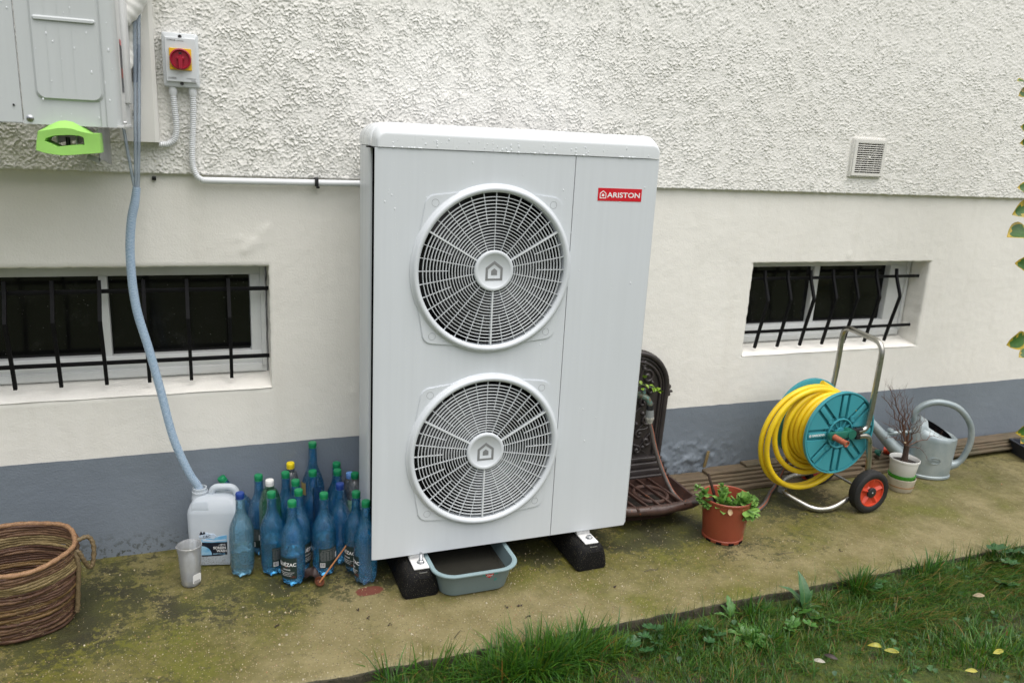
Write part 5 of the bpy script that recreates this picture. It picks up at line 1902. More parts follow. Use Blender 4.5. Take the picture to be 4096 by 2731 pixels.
# cane and dead leaf before the bottles
st = thing('wooden_dipper', 'orange brown cane with a dark wooden cup end leaning on the bottles', 'dipper', (-0.168, -0.405, 0.01))
m = MB()
p0, p1 = Vector((-0.170, -0.410, 0.012)), Vector((-0.052, -0.352, 0.128))
pp = [p0.lerp(p1, i / 20) for i in range(21)]
m.tube(pp, [0.0030 + (0.0009 if i % 5 == 3 else 0) - 0.0004 * i / 20 for i in range(21)], 8)
part('cane', m, MT['bamboo'], st)
m = MB()
Mx = Matrix.Translation((-0.171, -0.409, 0.014)) @ Matrix.Rotation(0.7, 4, 'X') @ Matrix.Rotation(0.3, 4, 'Y')
m.lathe([(0.0, -0.012), (0.010, -0.010), (0.016, -0.003), (0.0185, 0.006), (0.0175, 0.0075), (0.0155, 0.005), (0.010, -0.004), (0.0, -0.007)], 20, M=Mx)
part('pod', m, MT['spoon'], st)


def leaf_mesh(L, W, curl=0.2, fold=0.25, tip=1.6, n=8, edge_mat=None, wav=0.0, lobes=0, seed=0, petiole=0.0):
    """one leaf lying along +x, midrib at y=0; returns MB with material 0 (blade) and 1 (edge / rib)"""
    rr2 = random.Random(seed)
    rows = []
    for i in range(n + 1):
        t = i / n
        w_ = W * math.sin(PI * min(1, t ** (1 / tip) * 0.985 + 0.015)) ** 0.8
        if i == 0:
            w_ = W * 0.10
        if i == n:
            w_ = W * 0.02
        if lobes:
            w_ *= 0.62 + 0.38 * abs(math.cos(t * PI * lobes))
        x = L * t
        z = curl * L * (math.sin(t * PI * 0.9) * 0.6 - t * t * 0.6)
        row = []
        for s_ in (-1, -0.78, -0.4, 0, 0.4, 0.78, 1):
            zz_ = z + abs(s_) ** 1.3 * w_ * fold + (wav * W * math.sin(t * 14 + s_ * 3 + seed) if abs(s_) > 0.5 else 0)
            row.append((x, s_ * w_, zz_))
        rows.append(row)
    m_ = MB()
    m_.loft(rows, caps=(False, False), closed=False)
    if edge_mat:
        for fi, f in enumerate(m_.f):
            c_ = fi % 6
            i_ = fi // 6
            if c_ in (0, 5) or (i_ >= n - 1) or (rr2.random() < 0.16 and c_ in (1, 4)):
                m_.m[fi] = 1
    return m_


def orient(v_dir, up=(0, 0, 1)):
    x = Vector(v_dir).normalized()
    u = Vector(up)
    y = u.cross(x)
    if y.length < 1e-4:
        y = Vector((0, 1, 0))
    y.normalize()
    z = x.cross(y)
    return Matrix((x, y, z)).transposed().to_4x4()


def placed(mb_, loc, d, up=(0, 0, 1), roll=0.0):
    M_ = Matrix.Translation(loc) @ orient(d, up) @ Matrix.Rotation(roll, 4, 'X')
    mb_.v = [tuple(M_ @ Vector(v)) for v in mb_.v]
    return mb_


m = placed(leaf_mesh(0.075, 0.034, 0.35, 0.5, 1.4, 10, wav=0.16, seed=3), (-0.225, -0.358, 0.006), (1, -0.35, 0.08))
solo('dead_leaf', m, MT['fall_b'], 'crumpled dark brown dead leaf on the concrete beside the cane cup end', 'leaf', angle=70)

# ================================================================== BASIN under the unit
bs = thing('plastic_basin', 'grey blue plastic basin of murky water under the heat pump', 'basin', (0.355, -0.45, 0))


def bsec(z, hx, hy, r, cy=-0.445):
    return [(x, y + cy, z) for x, y in rrect(hx, hy, r, 8, 0.356)]


m = MB()
m.loft([bsec(0.003, .113, .160, .045), bsec(0.0, .118, .165, .05), bsec(0.006, .126, .173, .055), bsec(0.094, .147, .196, .07), bsec(0.0935, .158, .207, .078),
        bsec(0.0945, .1605, .2095, .079), bsec(0.099, .1615, .2105, .08), bsec(0.1025, .1595, .2085, .079), bsec(0.103, .150, .199, .073), bsec(0.100, .145, .194, .069), bsec(0.012, .123, .170, .053), bsec(0.008, .110, .157, .045)], caps=(True, True))
for i, f in enumerate(m.f):
    zmin = min(m.v[j][2] for j in f)
    if zmin > 0.0925:
        m.m[i] = 1
part('tub', m, [MT['tray'], MT['tray_rim']], bs)
m = MB().loft([bsec(0.050, .133, .181, .06), bsec(0.0505, .1328, .1808, .06)], caps=(False, True))
part('water', m, MT['murky'], bs)
y_at = lambda z: -0.445 - (0.173 + (z - 0.006) / 0.088 * 0.023)
tilt = Matrix.Rotation(0.255, 4, 'X')
Bs = Matrix.Translation((0.395, y_at(0.080) - 0.0006, 0.080)) @ tilt @ FRONT
heart = [(0.0, -0.014), (0.012, -0.002), (0.0145, 0.005), (0.011, 0.0095), (0.005, 0.009), (0.0, 0.005), (-0.005, 0.009), (-0.011, 0.0095), (-0.0145, 0.005), (-0.012, -0.002)]
m = MB()
m.prism([(x * 1.15, y) for x, y in heart], 0, 0.0008, mat=0, M=Bs)
m.prism([(0.014, 0.006), (0.026, 0.0085), (0.033, 0.003), (0.030, 0.0005), (0.014, -0.001)], 0, 0.0005, mat=1, M=Bs)
m.prism([(-0.012, 0.002), (-0.022, 0.005), (-0.030, 0.0005), (-0.022, -0.003), (-0.012, -0.005)], 0, 0.0005, mat=1, M=Bs)
m.prism([(0.020, -0.022), (0.030, -0.020), (0.026, -0.030), (0.022, -0.033)], 0, 0.0005, mat=1, M=Bs)
sk = part('sticker', m, [MT['red_badge'], MT['teal_print']], bs)
m = MB().text('Aimé', 0.0105, Bs @ Matrix.Translation((0, -0.0015, 0.0009)), bold=0.02)
part('lettering', m, MT['white_print'], sk)

# ================================================================== WALL FOUNTAIN
FX = 1.275
ft = thing('wall_fountain', 'dark cast iron wall fountain with scrolled arched back plate and grated basin', 'fountain', (FX, -0.2, 0))


def arch(hw, zs_, r, z0, cx_=FX, n=28, zoff=0.0):
    """outline: up the right side, over the arch, down the left"""
    out = [(cx_ + hw, z0)]
    for k in range(n + 1):
        a = PI * k / n
        out.append((cx_ + r * math.cos(a), zs_ + r * math.sin(a) * 1.0 + zoff))
    out.append((cx_ - hw, z0))
    return out


BW = Matrix(((1, 0, 0, 0), (0, 0, -1, 0), (0, 1, 0, 0), (0, 0, 0, 1)))
m = MB()
m.prism(arch(0.172, 0.515, 0.186, 0.10), 0.006, 0.030, M=BW, bev=0.0)
bp_ = part('back_plate', m, MT['iron'], ft)
m = MB()
path = [Vector((x, -0.034, z)) for x, z in arch(0.160, 0.515, 0.172, 0.17)]
m.tube(path, 0.0125, 10)
path = [Vector((x, -0.036, z)) for x, z in arch(0.132, 0.510, 0.140, 0.20)]
m.tube(path, 0.0065, 8)
path = [Vector((x, -0.033, z)) for x, z in arch(0.146, 0.512, 0.156, 0.18)]
m.tube(path, 0.0045, 8)
part('moulding', m, MT['iron'], bp_)
for s_ in (1, -1):
    m = MB()
    m.lathe([(0, 0.02), (0.010, 0.019), (0.014, 0.012), (0.015, 0.0), (0, 0.0)], 14, M=at(FX + s_ * 0.188, -0.012, 0.517))
    m.box((FX + s_ * 0.188, -0.022, 0.497), (0.034, 0.032, 0.010), bevel=0.003)
    m.box((FX + s_ * 0.184, -0.020, 0.482), (0.026, 0.028, 0.016), bevel=0.004)
    m.box((FX + s_ * 0.180, -0.018, 0.466), (0.018, 0.024, 0.012), bevel=0.004)
    part('bracket', m, MT['iron'], ft)


def scroll(cx_, cz_, r, turns, a0, sgn, fr=0.006, tail=None):
    pts, rad = [], []
    n_ = int(26 * turns)
    for i in range(n_ + 1):
        t = i / n_
        rr3 = r * (0.14 + 0.86 * t)
        a = a0 + sgn * turns * 2 * PI * t
        pts.append(Vector((cx_ + rr3 * math.cos(a), -0.033, cz_ + rr3 * math.sin(a))))
        rad.append(fr * (1.2 - 0.45 * t))
    if tail:
        last = pts[-1]
        d = (pts[-1] - pts[-2]).normalized()
        for p_ in catmull([last, last + d * 0.02, Vector((tail[0], -0.033, tail[1]))], 8)[1:]:
            pts.append(p_)
            rad.append(rad[-1] * 0.96)
    return pts, rad


for s_ in (1, -1):
    m = MB()
    for (dx, z, r, tu, a0, sg, fr, tl) in ((0.068, 0.575, 0.032, 1.2, 0.5, 1, 0.0075, (0.02, 0.53)), (0.045, 0.640, 0.018, 1.0, 2.5, -1, 0.007, (0.01, 0.60)), (0.085, 0.505, 0.026, 1.1, 3.5, 1, 0.007, (0.07, 0.44)),
                                            (0.055, 0.452, 0.022, 1.0, 1.0, -1, 0.007, (0.02, 0.41)), (0.080, 0.370, 0.030, 1.1, -0.5, 1, 0.0075, (0.03, 0.31)), (0.050, 0.300, 0.022, 1.1, 2.0, -1, 0.007, (0.095, 0.33)),
                                            (0.090, 0.262, 0.026, 1.1, 0.0, 1, 0.008, (0.04, 0.215)), (0.045, 0.222, 0.020, 1.0, 1.5, 1, 0.008, (0.09, 0.205))):
        pts, rad = scroll(FX + s_ * dx, z, r, tu, a0 if s_ > 0 else PI - a0, sg * s_, fr, (FX + s_ * tl[0], tl[1]))
        m.tube(pts, rad, 8)
    for (dx, z, w_, h_) in ((0.05, 0.61, .012, .02), (0.095, 0.545, .010, .018), (0.03, 0.49, .014, .012), (0.105, 0.44, .012, .016), (0.06, 0.40, .012, .012), (0.11, 0.33, .010, .018), (0.03, 0.35, .012, .012), (0.075, 0.235, .014, .012)):
        m.lathe([(0, 0.014), (0.5, 0.012), (0.85, 0.007), (1, 0.0)], 12, M=at(FX + s_ * dx, -0.028, z) @ Matrix.Rotation(s_ * 0.6, 4, 'Z') @ Matrix.Diagonal((w_, h_, 1, 1)))
    part('scrollwork', m, MT['iron'], bp_, angle=70)
m = MB()
for z, hw, dp, h_ in ((0.178, 0.176, 0.050, 0.020), (0.152, 0.186, 0.060, 0.026), (0.124, 0.196, 0.072, 0.026), (0.106, 0.204, 0.082, 0.012)):
    m.box((FX, -dp / 2 - 0.001, z), (hw * 2, dp, h_), bevel=0.005, seg=3)
part('plinth_moulding', m, MT['iron'], ft)

# basin: flared tub with a thick rolled front lip
def fsec(z, hwb, hwf, yb, yf, bul, n=12):
    pts = [(FX - hwb, yb, z), (FX - hwf, yf + bul * 0.8, z)]
    for k in range(1, n):
        t = k / n
        x = FX - hwf + 2 * hwf * t
        pts.append((x, yf + bul * 0.8 - bul * math.sin(PI * t) ** 0.6 * 0.8, z))
    pts += [(FX + hwf, yf + bul * 0.8, z), (FX + hwb, yb, z)]
    return pts


m = MB()
m.loft([fsec(0.0, .165, .150, -.02, -.275, .04), fsec(0.03, .170, .158, -.02, -.285, .04), fsec(0.055, .185, .175, -.02, -.318, .045), fsec(0.085, .205, .198, -.02, -.352, .05), fsec(0.100, .207, .200, -.02, -.356, .05),
        fsec(0.100, .196, .190, -.085, -.340, .046), fsec(0.04, .178, .168, -.085, -.31, .045), fsec(0.02, .15, .14, -.10, -.27, .04)], caps=(True, True))
bn = part('basin', m, MT['iron_rust'], ft)
m = MB()
pth = [Vector(p) for p in fsec(0.088, .2, .203, -.02, -.362, .052, 24)[1:-1]]
m.tube(pth, [0.0205 * (1 + 0.05 * (1 if i % 3 == 0 else 0)) for i in range(len(pth))], 12, tw=lambda i_, a: 1 + 0.05 * math.cos(a * 2 + i_ * 0.7))
part('rolled_lip', m, MT['iron_rust'], bn, angle=70)
m = MB().loft([fsec(0.024, .150, .142, -.10, -.27, .04), fsec(0.026, .145, .138, -.102, -.268, .04)], caps=(False, True))
part('dirt_and_shade', m, MT['soil'], bn)  # dark dirt layer added to put shade into the basin interior
m = MB()
yb, yf = -0.090, -0.372
for k in range(6):
    x = FX - 0.205 + k * 0.0575
    xa, xb = x, x + 0.025
    a, b = Vector((xa, yb, 0.102)), Vector((xb, yf, 0.098))
    # clip to the tub's sides
    def clampx(p, q_):
        t = 0.0
        return p
    d = (b - a)
    ts, te = 0.0, 1.0
    for lim, sg in ((FX + 0.182, 1), (FX - 0.182, -1)):
        va, vb = (a.x - lim) * sg, (b.x - lim) * sg
        if va > 0 and vb > 0:
            ts = 2
        elif va > 0:
            ts = max(ts, va / (va - vb))
        elif vb > 0:
            te = min(te, va / (va - vb))
    if ts >= te:
        continue
    A_, B_ = a + d * ts, a + d * te
    L = (B_ - A_).length
    ang_ = math.atan2((B_ - A_).y, (B_ - A_).x)
    mb_ = MB().box((0, 0, 0), (L, 0.0105, 0.014), bevel=0.002, M=Matrix.Translation((A_ + B_) / 2) @ Matrix.Rotation(ang_, 4, 'Z'))
    part('grate_bar', mb_, MT['iron_rust'], bn)
m = MB()
m.tube([(FX + 0.016 + 0.072 * math.cos(2 * PI * k / 40), -0.230 + 0.078 * math.sin(2 * PI * k / 40), 0.0955) for k in range(40)], 0.009, 8, closed=True)
part('grate_ring', m, MT['iron_rust'], bn)

# tap on the fountain
TX, TZ = 1.300, 0.500
tp = thing('garden_tap', 'verdigris brass tap on the fountain with a grey hose connector', 'tap', (TX, -0.05, TZ))
m = MB()
m.tube([(TX - 0.03, -0.034, TZ + 0.004), (TX - 0.018, -0.075, TZ + 0.004)], 0.012, 12)
m.tube(catmull([(TX - 0.022, -0.06, TZ + 0.004), (TX - 0.006, -0.088, TZ + 0.004), (TX + 0.012, -0.100, TZ - 0.008), (TX + 0.022, -0.103, TZ - 0.032), (TX + 0.024, -0.103, TZ - 0.042)], 6), [0.015 - 0.00012 * i for i in range(25)], 14)
m.tube([(TX - 0.004, -0.090, TZ), (TX - 0.006, -0.090, TZ + 0.022), (TX - 0.006, -0.090, TZ + 0.046)], [0.013, 0.008, 0.007], 12)
for k in range(4):
    m.lathe([(0.0085, -0.001), (0.010, 0), (0.0085, 0.001)], 12, M=Matrix.Translation((TX - 0.006, -0.090, TZ + 0.022 + k * 0.006)))
part('body', m, MT['brass'], tp)
m = MB()
m.tube(catmull([(TX - 0.040, -0.090, TZ + 0.066), (TX - 0.02, -0.09, TZ + 0.060), (TX - 0.004, -0.090, TZ + 0.052), (TX + 0.014, -0.092, TZ + 0.046)], 6), 0.006, 8)
part('handle', m, MT['bark'], tp)
cxn, cyn, ctop = TX + 0.0255, -0.103, TZ - 0.040
Mc = Matrix.Translation((cxn, cyn, ctop)) @ Matrix.Rotation(-0.06, 4, 'Y')
m = MB()
m.lathe([(0.0, 0.006), (0.0165, 0.006), (0.0170, 0.0), (0.0170, -0.016), (0.0, -0.016)], 16, mat=0, M=Mc)
m.lathe([(0.0, -0.014), (0.0165, -0.015), (0.0180, -0.026), (0.0190, -0.050), (0.0165, -0.053), (0.0, -0.054)], 14, mat=1, M=Mc, mod=lambda a, z: 1 + 0.03 * math.cos(a * 6))
m.lathe([(0.0, -0.050), (0.0200, -0.051), (0.0200, -0.060), (0.0165, -0.066), (0.0130, -0.080), (0.0, -0.081)], 14, mat=2, M=Mc, mod=lambda a, z: 1 + 0.05 * math.cos(a * 7))
part('hose_connector', m, [MT['black_pl'], MT['conn_grey'], MT['conn_light']], tp)

vine = thing('vine_sprig', 'small yellow green vine sprig caught on the fountain tap', 'sprig', (TX, -0.1, TZ + 0.05))
m = MB()
m.tube(catmull([(TX - 0.05, -0.10, TZ + 0.06), (TX - 0.01, -0.105, TZ + 0.062), (TX + 0.03, -0.11, TZ + 0.048), (TX + 0.06, -0.115, TZ + 0.03)], 6), 0.0016, 5)
part('stem', m, MT['weed'], vine)
rv = random.Random(2)
for (dx, dz, L) in ((-0.035, 0.075, .022), (-0.02, 0.095, .030), (-0.012, 0.066, .022), (0.005, 0.060, .026), (0.018, 0.055, .028), (0.026, 0.045, .026), (0.034, 0.050, .024), (0.040, 0.035, .026), (0.050, 0.030, .024), (0.060, 0.022, .028), (0.020, 0.030, .02), (-0.03, 0.05, .022), (-0.045, 0.085, .02)):
    d = (rv.uniform(-0.5, 1), rv.uniform(-1, -0.2), rv.uniform(-0.9, 0.7))
    m = placed(leaf_mesh(L, L * 0.36, 0.15, 0.25, 1.2, 5, seed=rv.randint(0, 99)), (TX + dx, -0.11, TZ + dz), d, roll=rv.uniform(-.8, .8))
    part('leaf', m, MT['vine'], vine, angle=80)

# grey and orange garden hose, tap to reel
pth = catmull([(cxn + 0.004, cyn, ctop - 0.076), (1.345, -0.105, 0.34), (1.366, -0.115, 0.26), (1.396, -0.135, 0.17), (1.425, -0.165, 0.095), (1.438, -0.20, 0.062), (1.430, -0.28, 0.062), (1.425, -0.335, 0.085), (1.440, -0.385, 0.112), (1.466, -0.430, 0.112),
               (1.505, -0.445, 0.062), (1.525, -0.405, 0.013), (1.60, -0.392, 0.0105), (1.69, -0.380, 0.0105), (1.78, -0.352, 0.0105), (1.86, -0.305, 0.0105), (1.93, -0.245, 0.0105), (1.975, -0.205, 0.012), (2.02, -0.18, 0.03), (2.055, -0.175, 0.10), (2.075, -0.185, 0.18), (2.09, -0.215, 0.25)], 10)
m = MB()
m.tube(pth, 0.0098, 16)
nseg = 16
for fi in range(len(m.f) - 2):
    k = fi % nseg
    if k in (2, 10):
        m.m[fi] = 1
solo('garden_hose', m, [MT['hose_grey'], MT['hose_orange']], 'grey garden hose with orange stripes from the fountain tap along the ground to the reel', 'hose', angle=60)

# ================================================================== TERRACOTTA POT WITH SUCCULENT
PX, PY = 1.497, -0.492
pt = thing('plant_pot', 'terracotta coloured plastic pot holding a sprawling pale green succulent', 'plant pot', (PX, PY, 0))
m = MB()
def potmod(a, z):
    return 1.0
m.lathe([(0.00000, 0.012), (0.07955, 0.012), (0.08224, 0.0), (0.08493, 0.0), (0.08600, 0.012), (0.08331, 0.014), (0.08439, 0.018), (0.09944, 0.160), (0.09997, 0.162), (0.10051, 0.176), (0.10589, 0.178), (0.10643, 0.184), (0.10374, 0.1865), (0.09997, 0.184), (0.09729, 0.165), (0.09030, 0.09)], 64, M=Matrix.Translation((PX, PY, 0)))
part('body', m, MT['terra'], pt, angle=30)
m = MB()
for a in (-2.35, -1.75, -1.15, -2.9):
    m.box((PX + 0.0855 * math.cos(a), PY + 0.0855 * math.sin(a), 0.004), (0.005, 0.022, 0.008), rot=a)
part('drain_notch', m, MT['dark_in'], pt)
m = MB().lathe([(0.0, 0.146), (0.03, 0.142), (0.06, 0.138), (0.0955, 0.135)], 32, M=Matrix.Translation((PX, PY, 0)), mod=lambda a, z: 1)
part('soil', m, MT['soil'], pt)
su = thing('succulent', 'pale green trailing succulent spilling over the rim of the terracotta pot', 'succulent', (PX, PY, 0.15))
rs = random.Random(5)


def rosette(cx_, cy_, cz_, axis_, n_, L, mt, spread=1.0):
    ax = Vector(axis_).normalized()
    Mo = orient(ax)
    m_ = MB()
    for i in range(n_):
        a = i * 2.399
        f = i / n_
        el_ = 0.25 + 1.1 * (1 - f) * 0.9
        d = Mo @ Vector((math.sin(0.25 + f * 1.25 * spread) * 0 + math.cos(f * 1.35 * spread), math.sin(f * 1.35 * spread) * math.cos(a), math.sin(f * 1.35 * spread) * math.sin(a)))
        l_ = L * (0.45 + 0.55 * f)
        lf = placed(leaf_mesh(l_, l_ * 0.30, -0.1, 0.35, 0.75, 5, seed=i), Vector((cx_, cy_, cz_)) - ax * f * 0.012, d)
        m_.add(lf.v, lf.f)
    return m_


# camera-side directions: towards -y and slightly -x
for (dx, dy, dz, ax, n_, L, mt) in (
        (0.035, -0.075, 0.188, (0.1, -0.6, 0.7), 15, .040, 'succ'), (0.012, -0.060, 0.182, (-0.3, -0.5, 0.8), 12, .040, 'succ'), (0.055, -0.060, 0.190, (0.4, -0.3, 0.9), 14, .038, 'succ_b'), (0.070, -0.070, 0.165, (0.5, -0.7, 0.2), 13, .036, 'succ'),
        (0.105, -0.055, 0.175, (0.9, -0.3, 0.3), 13, .022, 'succ_b'), (0.100, -0.050, 0.145, (0.9, -0.3, -0.2), 13, .022, 'succ_b'), (0.035, -0.100, 0.150, (0.1, -0.6, -0.7), 12, .045, 'succ'), (0.058, -0.098, 0.140, (0.3, -0.5, -0.8), 9, .040, 'succ'),
        (-0.045, -0.030, 0.195, (-0.3, -0.2, 1), 14, .038, 'succ'), (-0.030, -0.015, 0.214, (0.0, 0.0, 1), 14, .030, 'succ'), (-0.035, 0.0, 0.235, (-0.2, 0.1, 1), 12, .020, 'succ_b'), (-0.060, -0.050, 0.180, (-0.7, -0.5, 0.3), 12, .042, 'succ'),
        (-0.030, -0.055, 0.172, (-0.2, -0.8, 0.5), 10, .042, 'succ'), (-0.005, -0.065, 0.165, (0.1, -0.9, 0.3), 10, .040, 'succ_b'), (-0.100, 0.020, 0.200, (-0.7, 0.1, 0.5), 14, .030, 'succ_b'), (-0.130, 0.040, 0.222, (-0.8, 0.2, 0.5), 12, .018, 'succ_b'), (-0.125, 0.02, 0.180, (-0.9, 0, -0.1), 12, .024, 'succ_b'), (-0.103, -0.01, 0.165, (-0.8, -0.3, -0.5), 12, .034, 'succ_b')):
    part('rosette', rosette(PX + dx, PY + dy, dz, ax, n_, L * 1.35, mt), MT[mt], su, angle=80)
for (dx, dy, dz, d, L) in ((-0.045, -0.085, 0.176, (-0.25, -0.5, -0.75), .034), (-0.022, -0.095, 0.172, (0.9, -0.3, -0.1), .020), (-0.010, -0.097, 0.168, (0.9, -0.2, -0.2), .022)):
    m = placed(leaf_mesh(L, L * 0.30, -0.1, 0.35, 0.75, 6), (PX + dx, PY + dy, dz), d)
    part('leaf', m, MT['succ_r'], su, angle=80)
m = MB()
for (a, b) in (((-0.005, -0.01, 0.145), (-0.045, -0.03, 0.19)), ((0.01, -0.02, 0.145), (0.035, -0.07, 0.18)), ((0.02, -0.01, 0.15), (0.1, -0.055, 0.17)), ((-0.02, 0.0, 0.15), (-0.10, 0.02, 0.195)), ((-0.09, 0.015, 0.20), (-0.13, 0.04, 0.218)), ((0.0, -0.03, 0.15), (0.0, -0.06, 0.165))):
    A_, B_ = Vector(a) + Vector((PX, PY, 0)), Vector(b) + Vector((PX, PY, 0))
    m.tube(catmull([A_, (A_ + B_) / 2 + Vector((0, 0, 0.012)), B_], 5), 0.0032, 6)
part('stem', m, MT['succ_b'], su)
m = MB()
for (dx, dz0, dz1) in ((0.032, 0.125, 0.055), (0.045, 0.125, 0.070), (0.085, 0.145, 0.085), (0.060, 0.13, 0.105)):
    pts = [(PX + dx + rs.uniform(-.004, .004), PY - 0.098 + abs(dx) * 0.25, dz0 + (dz1 - dz0) * k / 6) for k in range(7)]
    m.tube(pts, [0.0011 - 0.00008 * k for k in range(7)], 5)
part('root', m, MT['root'], su)
m = MB()
m.tube(catmull([(PX - 0.045, PY + 0.005, 0.14), (PX - 0.062, PY + 0.010, 0.20), (PX - 0.080, PY + 0.012, 0.245), (PX - 0.093, PY + 0.020, 0.285)], 5), [0.0075, 0.0075, 0.007, 0.0078, 0.007, 0.0068, 0.0074, 0.0066, 0.0066, 0.006, 0.0066, 0.0062, 0.0058, 0.006, 0.0056, 0.005], 8)
solo('stick', m, MT['bark'], 'short dark bark covered stick standing in the terracotta pot', 'stick')

# ================================================================== PLANKS along the wall
def plank(x0, x1, yf, depth, z, th, lab, dy=0.0, wob=0.003):
    m_ = MB()
    n_ = 14
    secs = []
    rp = random.Random(int(x0 * 1000 + z * 9999))
    for i in range(n_ + 1):
        t = i / n_
        x = x0 + (x1 - x0) * t
        yy = yf + dy * t + rp.uniform(-wob, wob) * 0.5
        zz_ = z + rp.uniform(-0.0012, 0.0012)
        h_ = th * (1 + rp.uniform(-.05, .05))
        g = 0.004
        secs.append([(x, yy + depth, zz_), (x, yy + g * .3, zz_), (x, yy, zz_ + g * .4), (x, yy, zz_ + h_ - g), (x, yy + g, zz_ + h_), (x, yy + depth * 0.3, zz_ + h_), (x, yy + depth * 0.33, zz_ + h_ - 0.002), (x, yy + depth * 0.36, zz_ + h_), (x, yy + depth, zz_ + h_)])
    m_.loft(secs)
    return solo('plank', m_, MT['wood'], lab, 'plank', 'weathered boards piled along the foot of the wall', angle=30)


A = 'weathered board'
plank(1.545, 2.10, -0.132, .085, 0.001, .020, A + ' at the bottom of the pile behind the terracotta pot', -.006)
plank(1.520, 2.62, -0.112, .085, 0.0215, .015, A + ' second from the bottom of the pile behind the terracotta pot', -.010)
plank(1.505, 2.66, -0.097, .085, 0.0370, .014, A + ' in the middle of the pile behind the terracotta pot', -.010)
plank(1.500, 2.72, -0.084, .075, 0.0515, .014, A + ' with a split left end, pointing at the fountain, upper pile', -.010)
plank(1.705, 2.74, -0.073, .065, 0.0660, .014, A + ' second from the top of the pile behind the hose reel', -.008)
plank(1.935, 2.78, -0.062, .055, 0.0805, .012, A + ' shortest and topmost on the pile behind the hose reel', -.004)
plank(2.10, 3.05, -0.155, .10, 0.001, .020, A + ' lowest under the watering can handle and white flowerpot', .01)
plank(2.66, 3.72, -0.128, .10, 0.022, .014, A + ' second up, running from the watering can towards the dark planter', .012)
plank(2.70, 3.86, -0.112, .09, 0.0365, .014, A + ' third up, running from the watering can towards the dark planter', .012)
plank(2.75, 3.95, -0.098, .08, 0.0510, .013, A + ' fourth up, running from the watering can past the dark planter', .012)
plank(3.16, 4.1, -0.088, .07, 0.0645, .012, A + ' topmost beside the wall past the watering can handle', .012)
m = MB()
m.box((1.715, -0.030, 0.135), (0.016, 0.006, 0.085), rot=Matrix.Rotation(0.18, 4, 'Y'), bevel=0.002)
solo('wood_sliver', m, MT['straw_l'], 'thin wooden sliver standing against the blistered grey paint', 'wood sliver')

# ================================================================== HOSE REEL CART
DX, DZ, RD = 2.118, 0.383, 0.193
YN, YR = -0.420, -0.225
rl = thing('hose_reel', 'teal hose reel cart with tubular metal frame, red hubbed wheels and crank', 'hose reel', (2.2, -0.32, 0))


def flange(yc, front=True):
    B = Matrix.Translation((DX, yc, DZ)) @ (FRONT if front else FRONT @ Matrix.Rotation(PI, 4, 'Y'))
    m_ = MB()
    m_.lathe([(0.0, -0.006), (RD - 0.004, -0.006), (RD, -0.004), (RD, 0.010), (RD - 0.003, 0.0115), (RD - 0.008, 0.0105), (RD - 0.009, -0.004), (0.0, -0.004)], 72, M=B)
    if not front:
        return m_
    for k in range(8):
        a0 = 2 * PI * k / 8 + PI / 2 - 0.02
        # raised bar between two slots
        Mr = B @ Matrix.Rotation(a0, 4, 'Z')
        m_.box(((0.078 + RD - 0.016) / 2, 0, 0.0045), (RD - 0.016 - 0.078, 0.024, 0.0086), bevel=0.001, M=Mr)
        # raised wedge
        w_ = 0.0255
        pts = []
        r0, r1 = 0.074, RD - 0.010
        for rr_, rev in ((r1, False), (r0, True)):
            half = PI / 8 - math.asin(w_ / rr_)
            arc_ = [(rr_ * math.cos(PI / 8 + half * u), rr_ * math.sin(PI / 8 + half * u)) for u in (-1, -.6, -.2, .2, .6, 1)]
            pts += arc_[::-1] if rev else arc_
        m_.prism(pts, -0.004, 0.0092, M=Mr, bev=0.02)
    m_.lathe([(0.070, 0.0), (0.070, 0.0115), (0.066, 0.013), (0.063, 0.0115), (0.063, 0.002)], 48, M=B)
    for k in range(12):
        m_.box((0.045, 0, 0.005), (0.036, 0.003, 0.009), M=B @ Matrix.Rotation(2 * PI * k / 12 + .1, 4, 'Z'))
    m_.lathe([(0.0, 0.012), (0.026, 0.012), (0.028, 0.0), ], 24, M=B)
    for k in range(4):
        a = PI / 4 + PI / 2 * k
        Mr = B @ Matrix.Translation((0.087 * math.cos(a), 0.087 * math.sin(a), 0))
        m_.lathe([(0.0, 0.0095), (0.0085, 0.0095), (0.0095, 0.0075), (0.0105, 0.0075), (0.0105, 0.0108), (0.0135, 0.0108), (0.0135, 0.0)], 20, M=Mr)
    return m_


fl = part('flange', flange(YN), MT['teal'], rl, angle=30)
B = at(DX, YN - 0.0091, DZ)
m = MB()
m.text('GARDENA', 0.0150, B @ Matrix.Translation((-0.122, 0.0005, 0)), bold=0.01)
m.ring_prism([(-0.1665 + 0.0062 * math.cos(k * PI / 8), 0.0005 + 0.0062 * math.sin(k * PI / 8)) for k in range(16)], [(-0.1665 + 0.0044 * math.cos(k * PI / 8), 0.0005 + 0.0044 * math.sin(k * PI / 8)) for k in range(16)], 0, 0.0004, M=B)
for k in range(3):
    m.box((-0.1665, 0.0005, 0.0002), (0.007, 0.0012, 0.0004), M=B @ Matrix.Translation((-0.1665, 0.0005, 0)) @ Matrix.Rotation(k * PI / 3, 4, 'Z') @ Matrix.Translation((0.1665, -0.0005, 0)))
part('lettering', m, MT['white_print'], fl)
part('flange', flange(YR, False), MT['teal'], rl, angle=30)
m = MB().lathe([(0.085, YN), (0.085, YR)], 40, M=Matrix.Translation((DX, 0, DZ)) @ Matrix(((1, 0, 0, 0), (0, 0, 1, 0), (0, -1, 0, 0), (0, 0, 0, 1))))
part('drum', m, MT['drum'], rl)
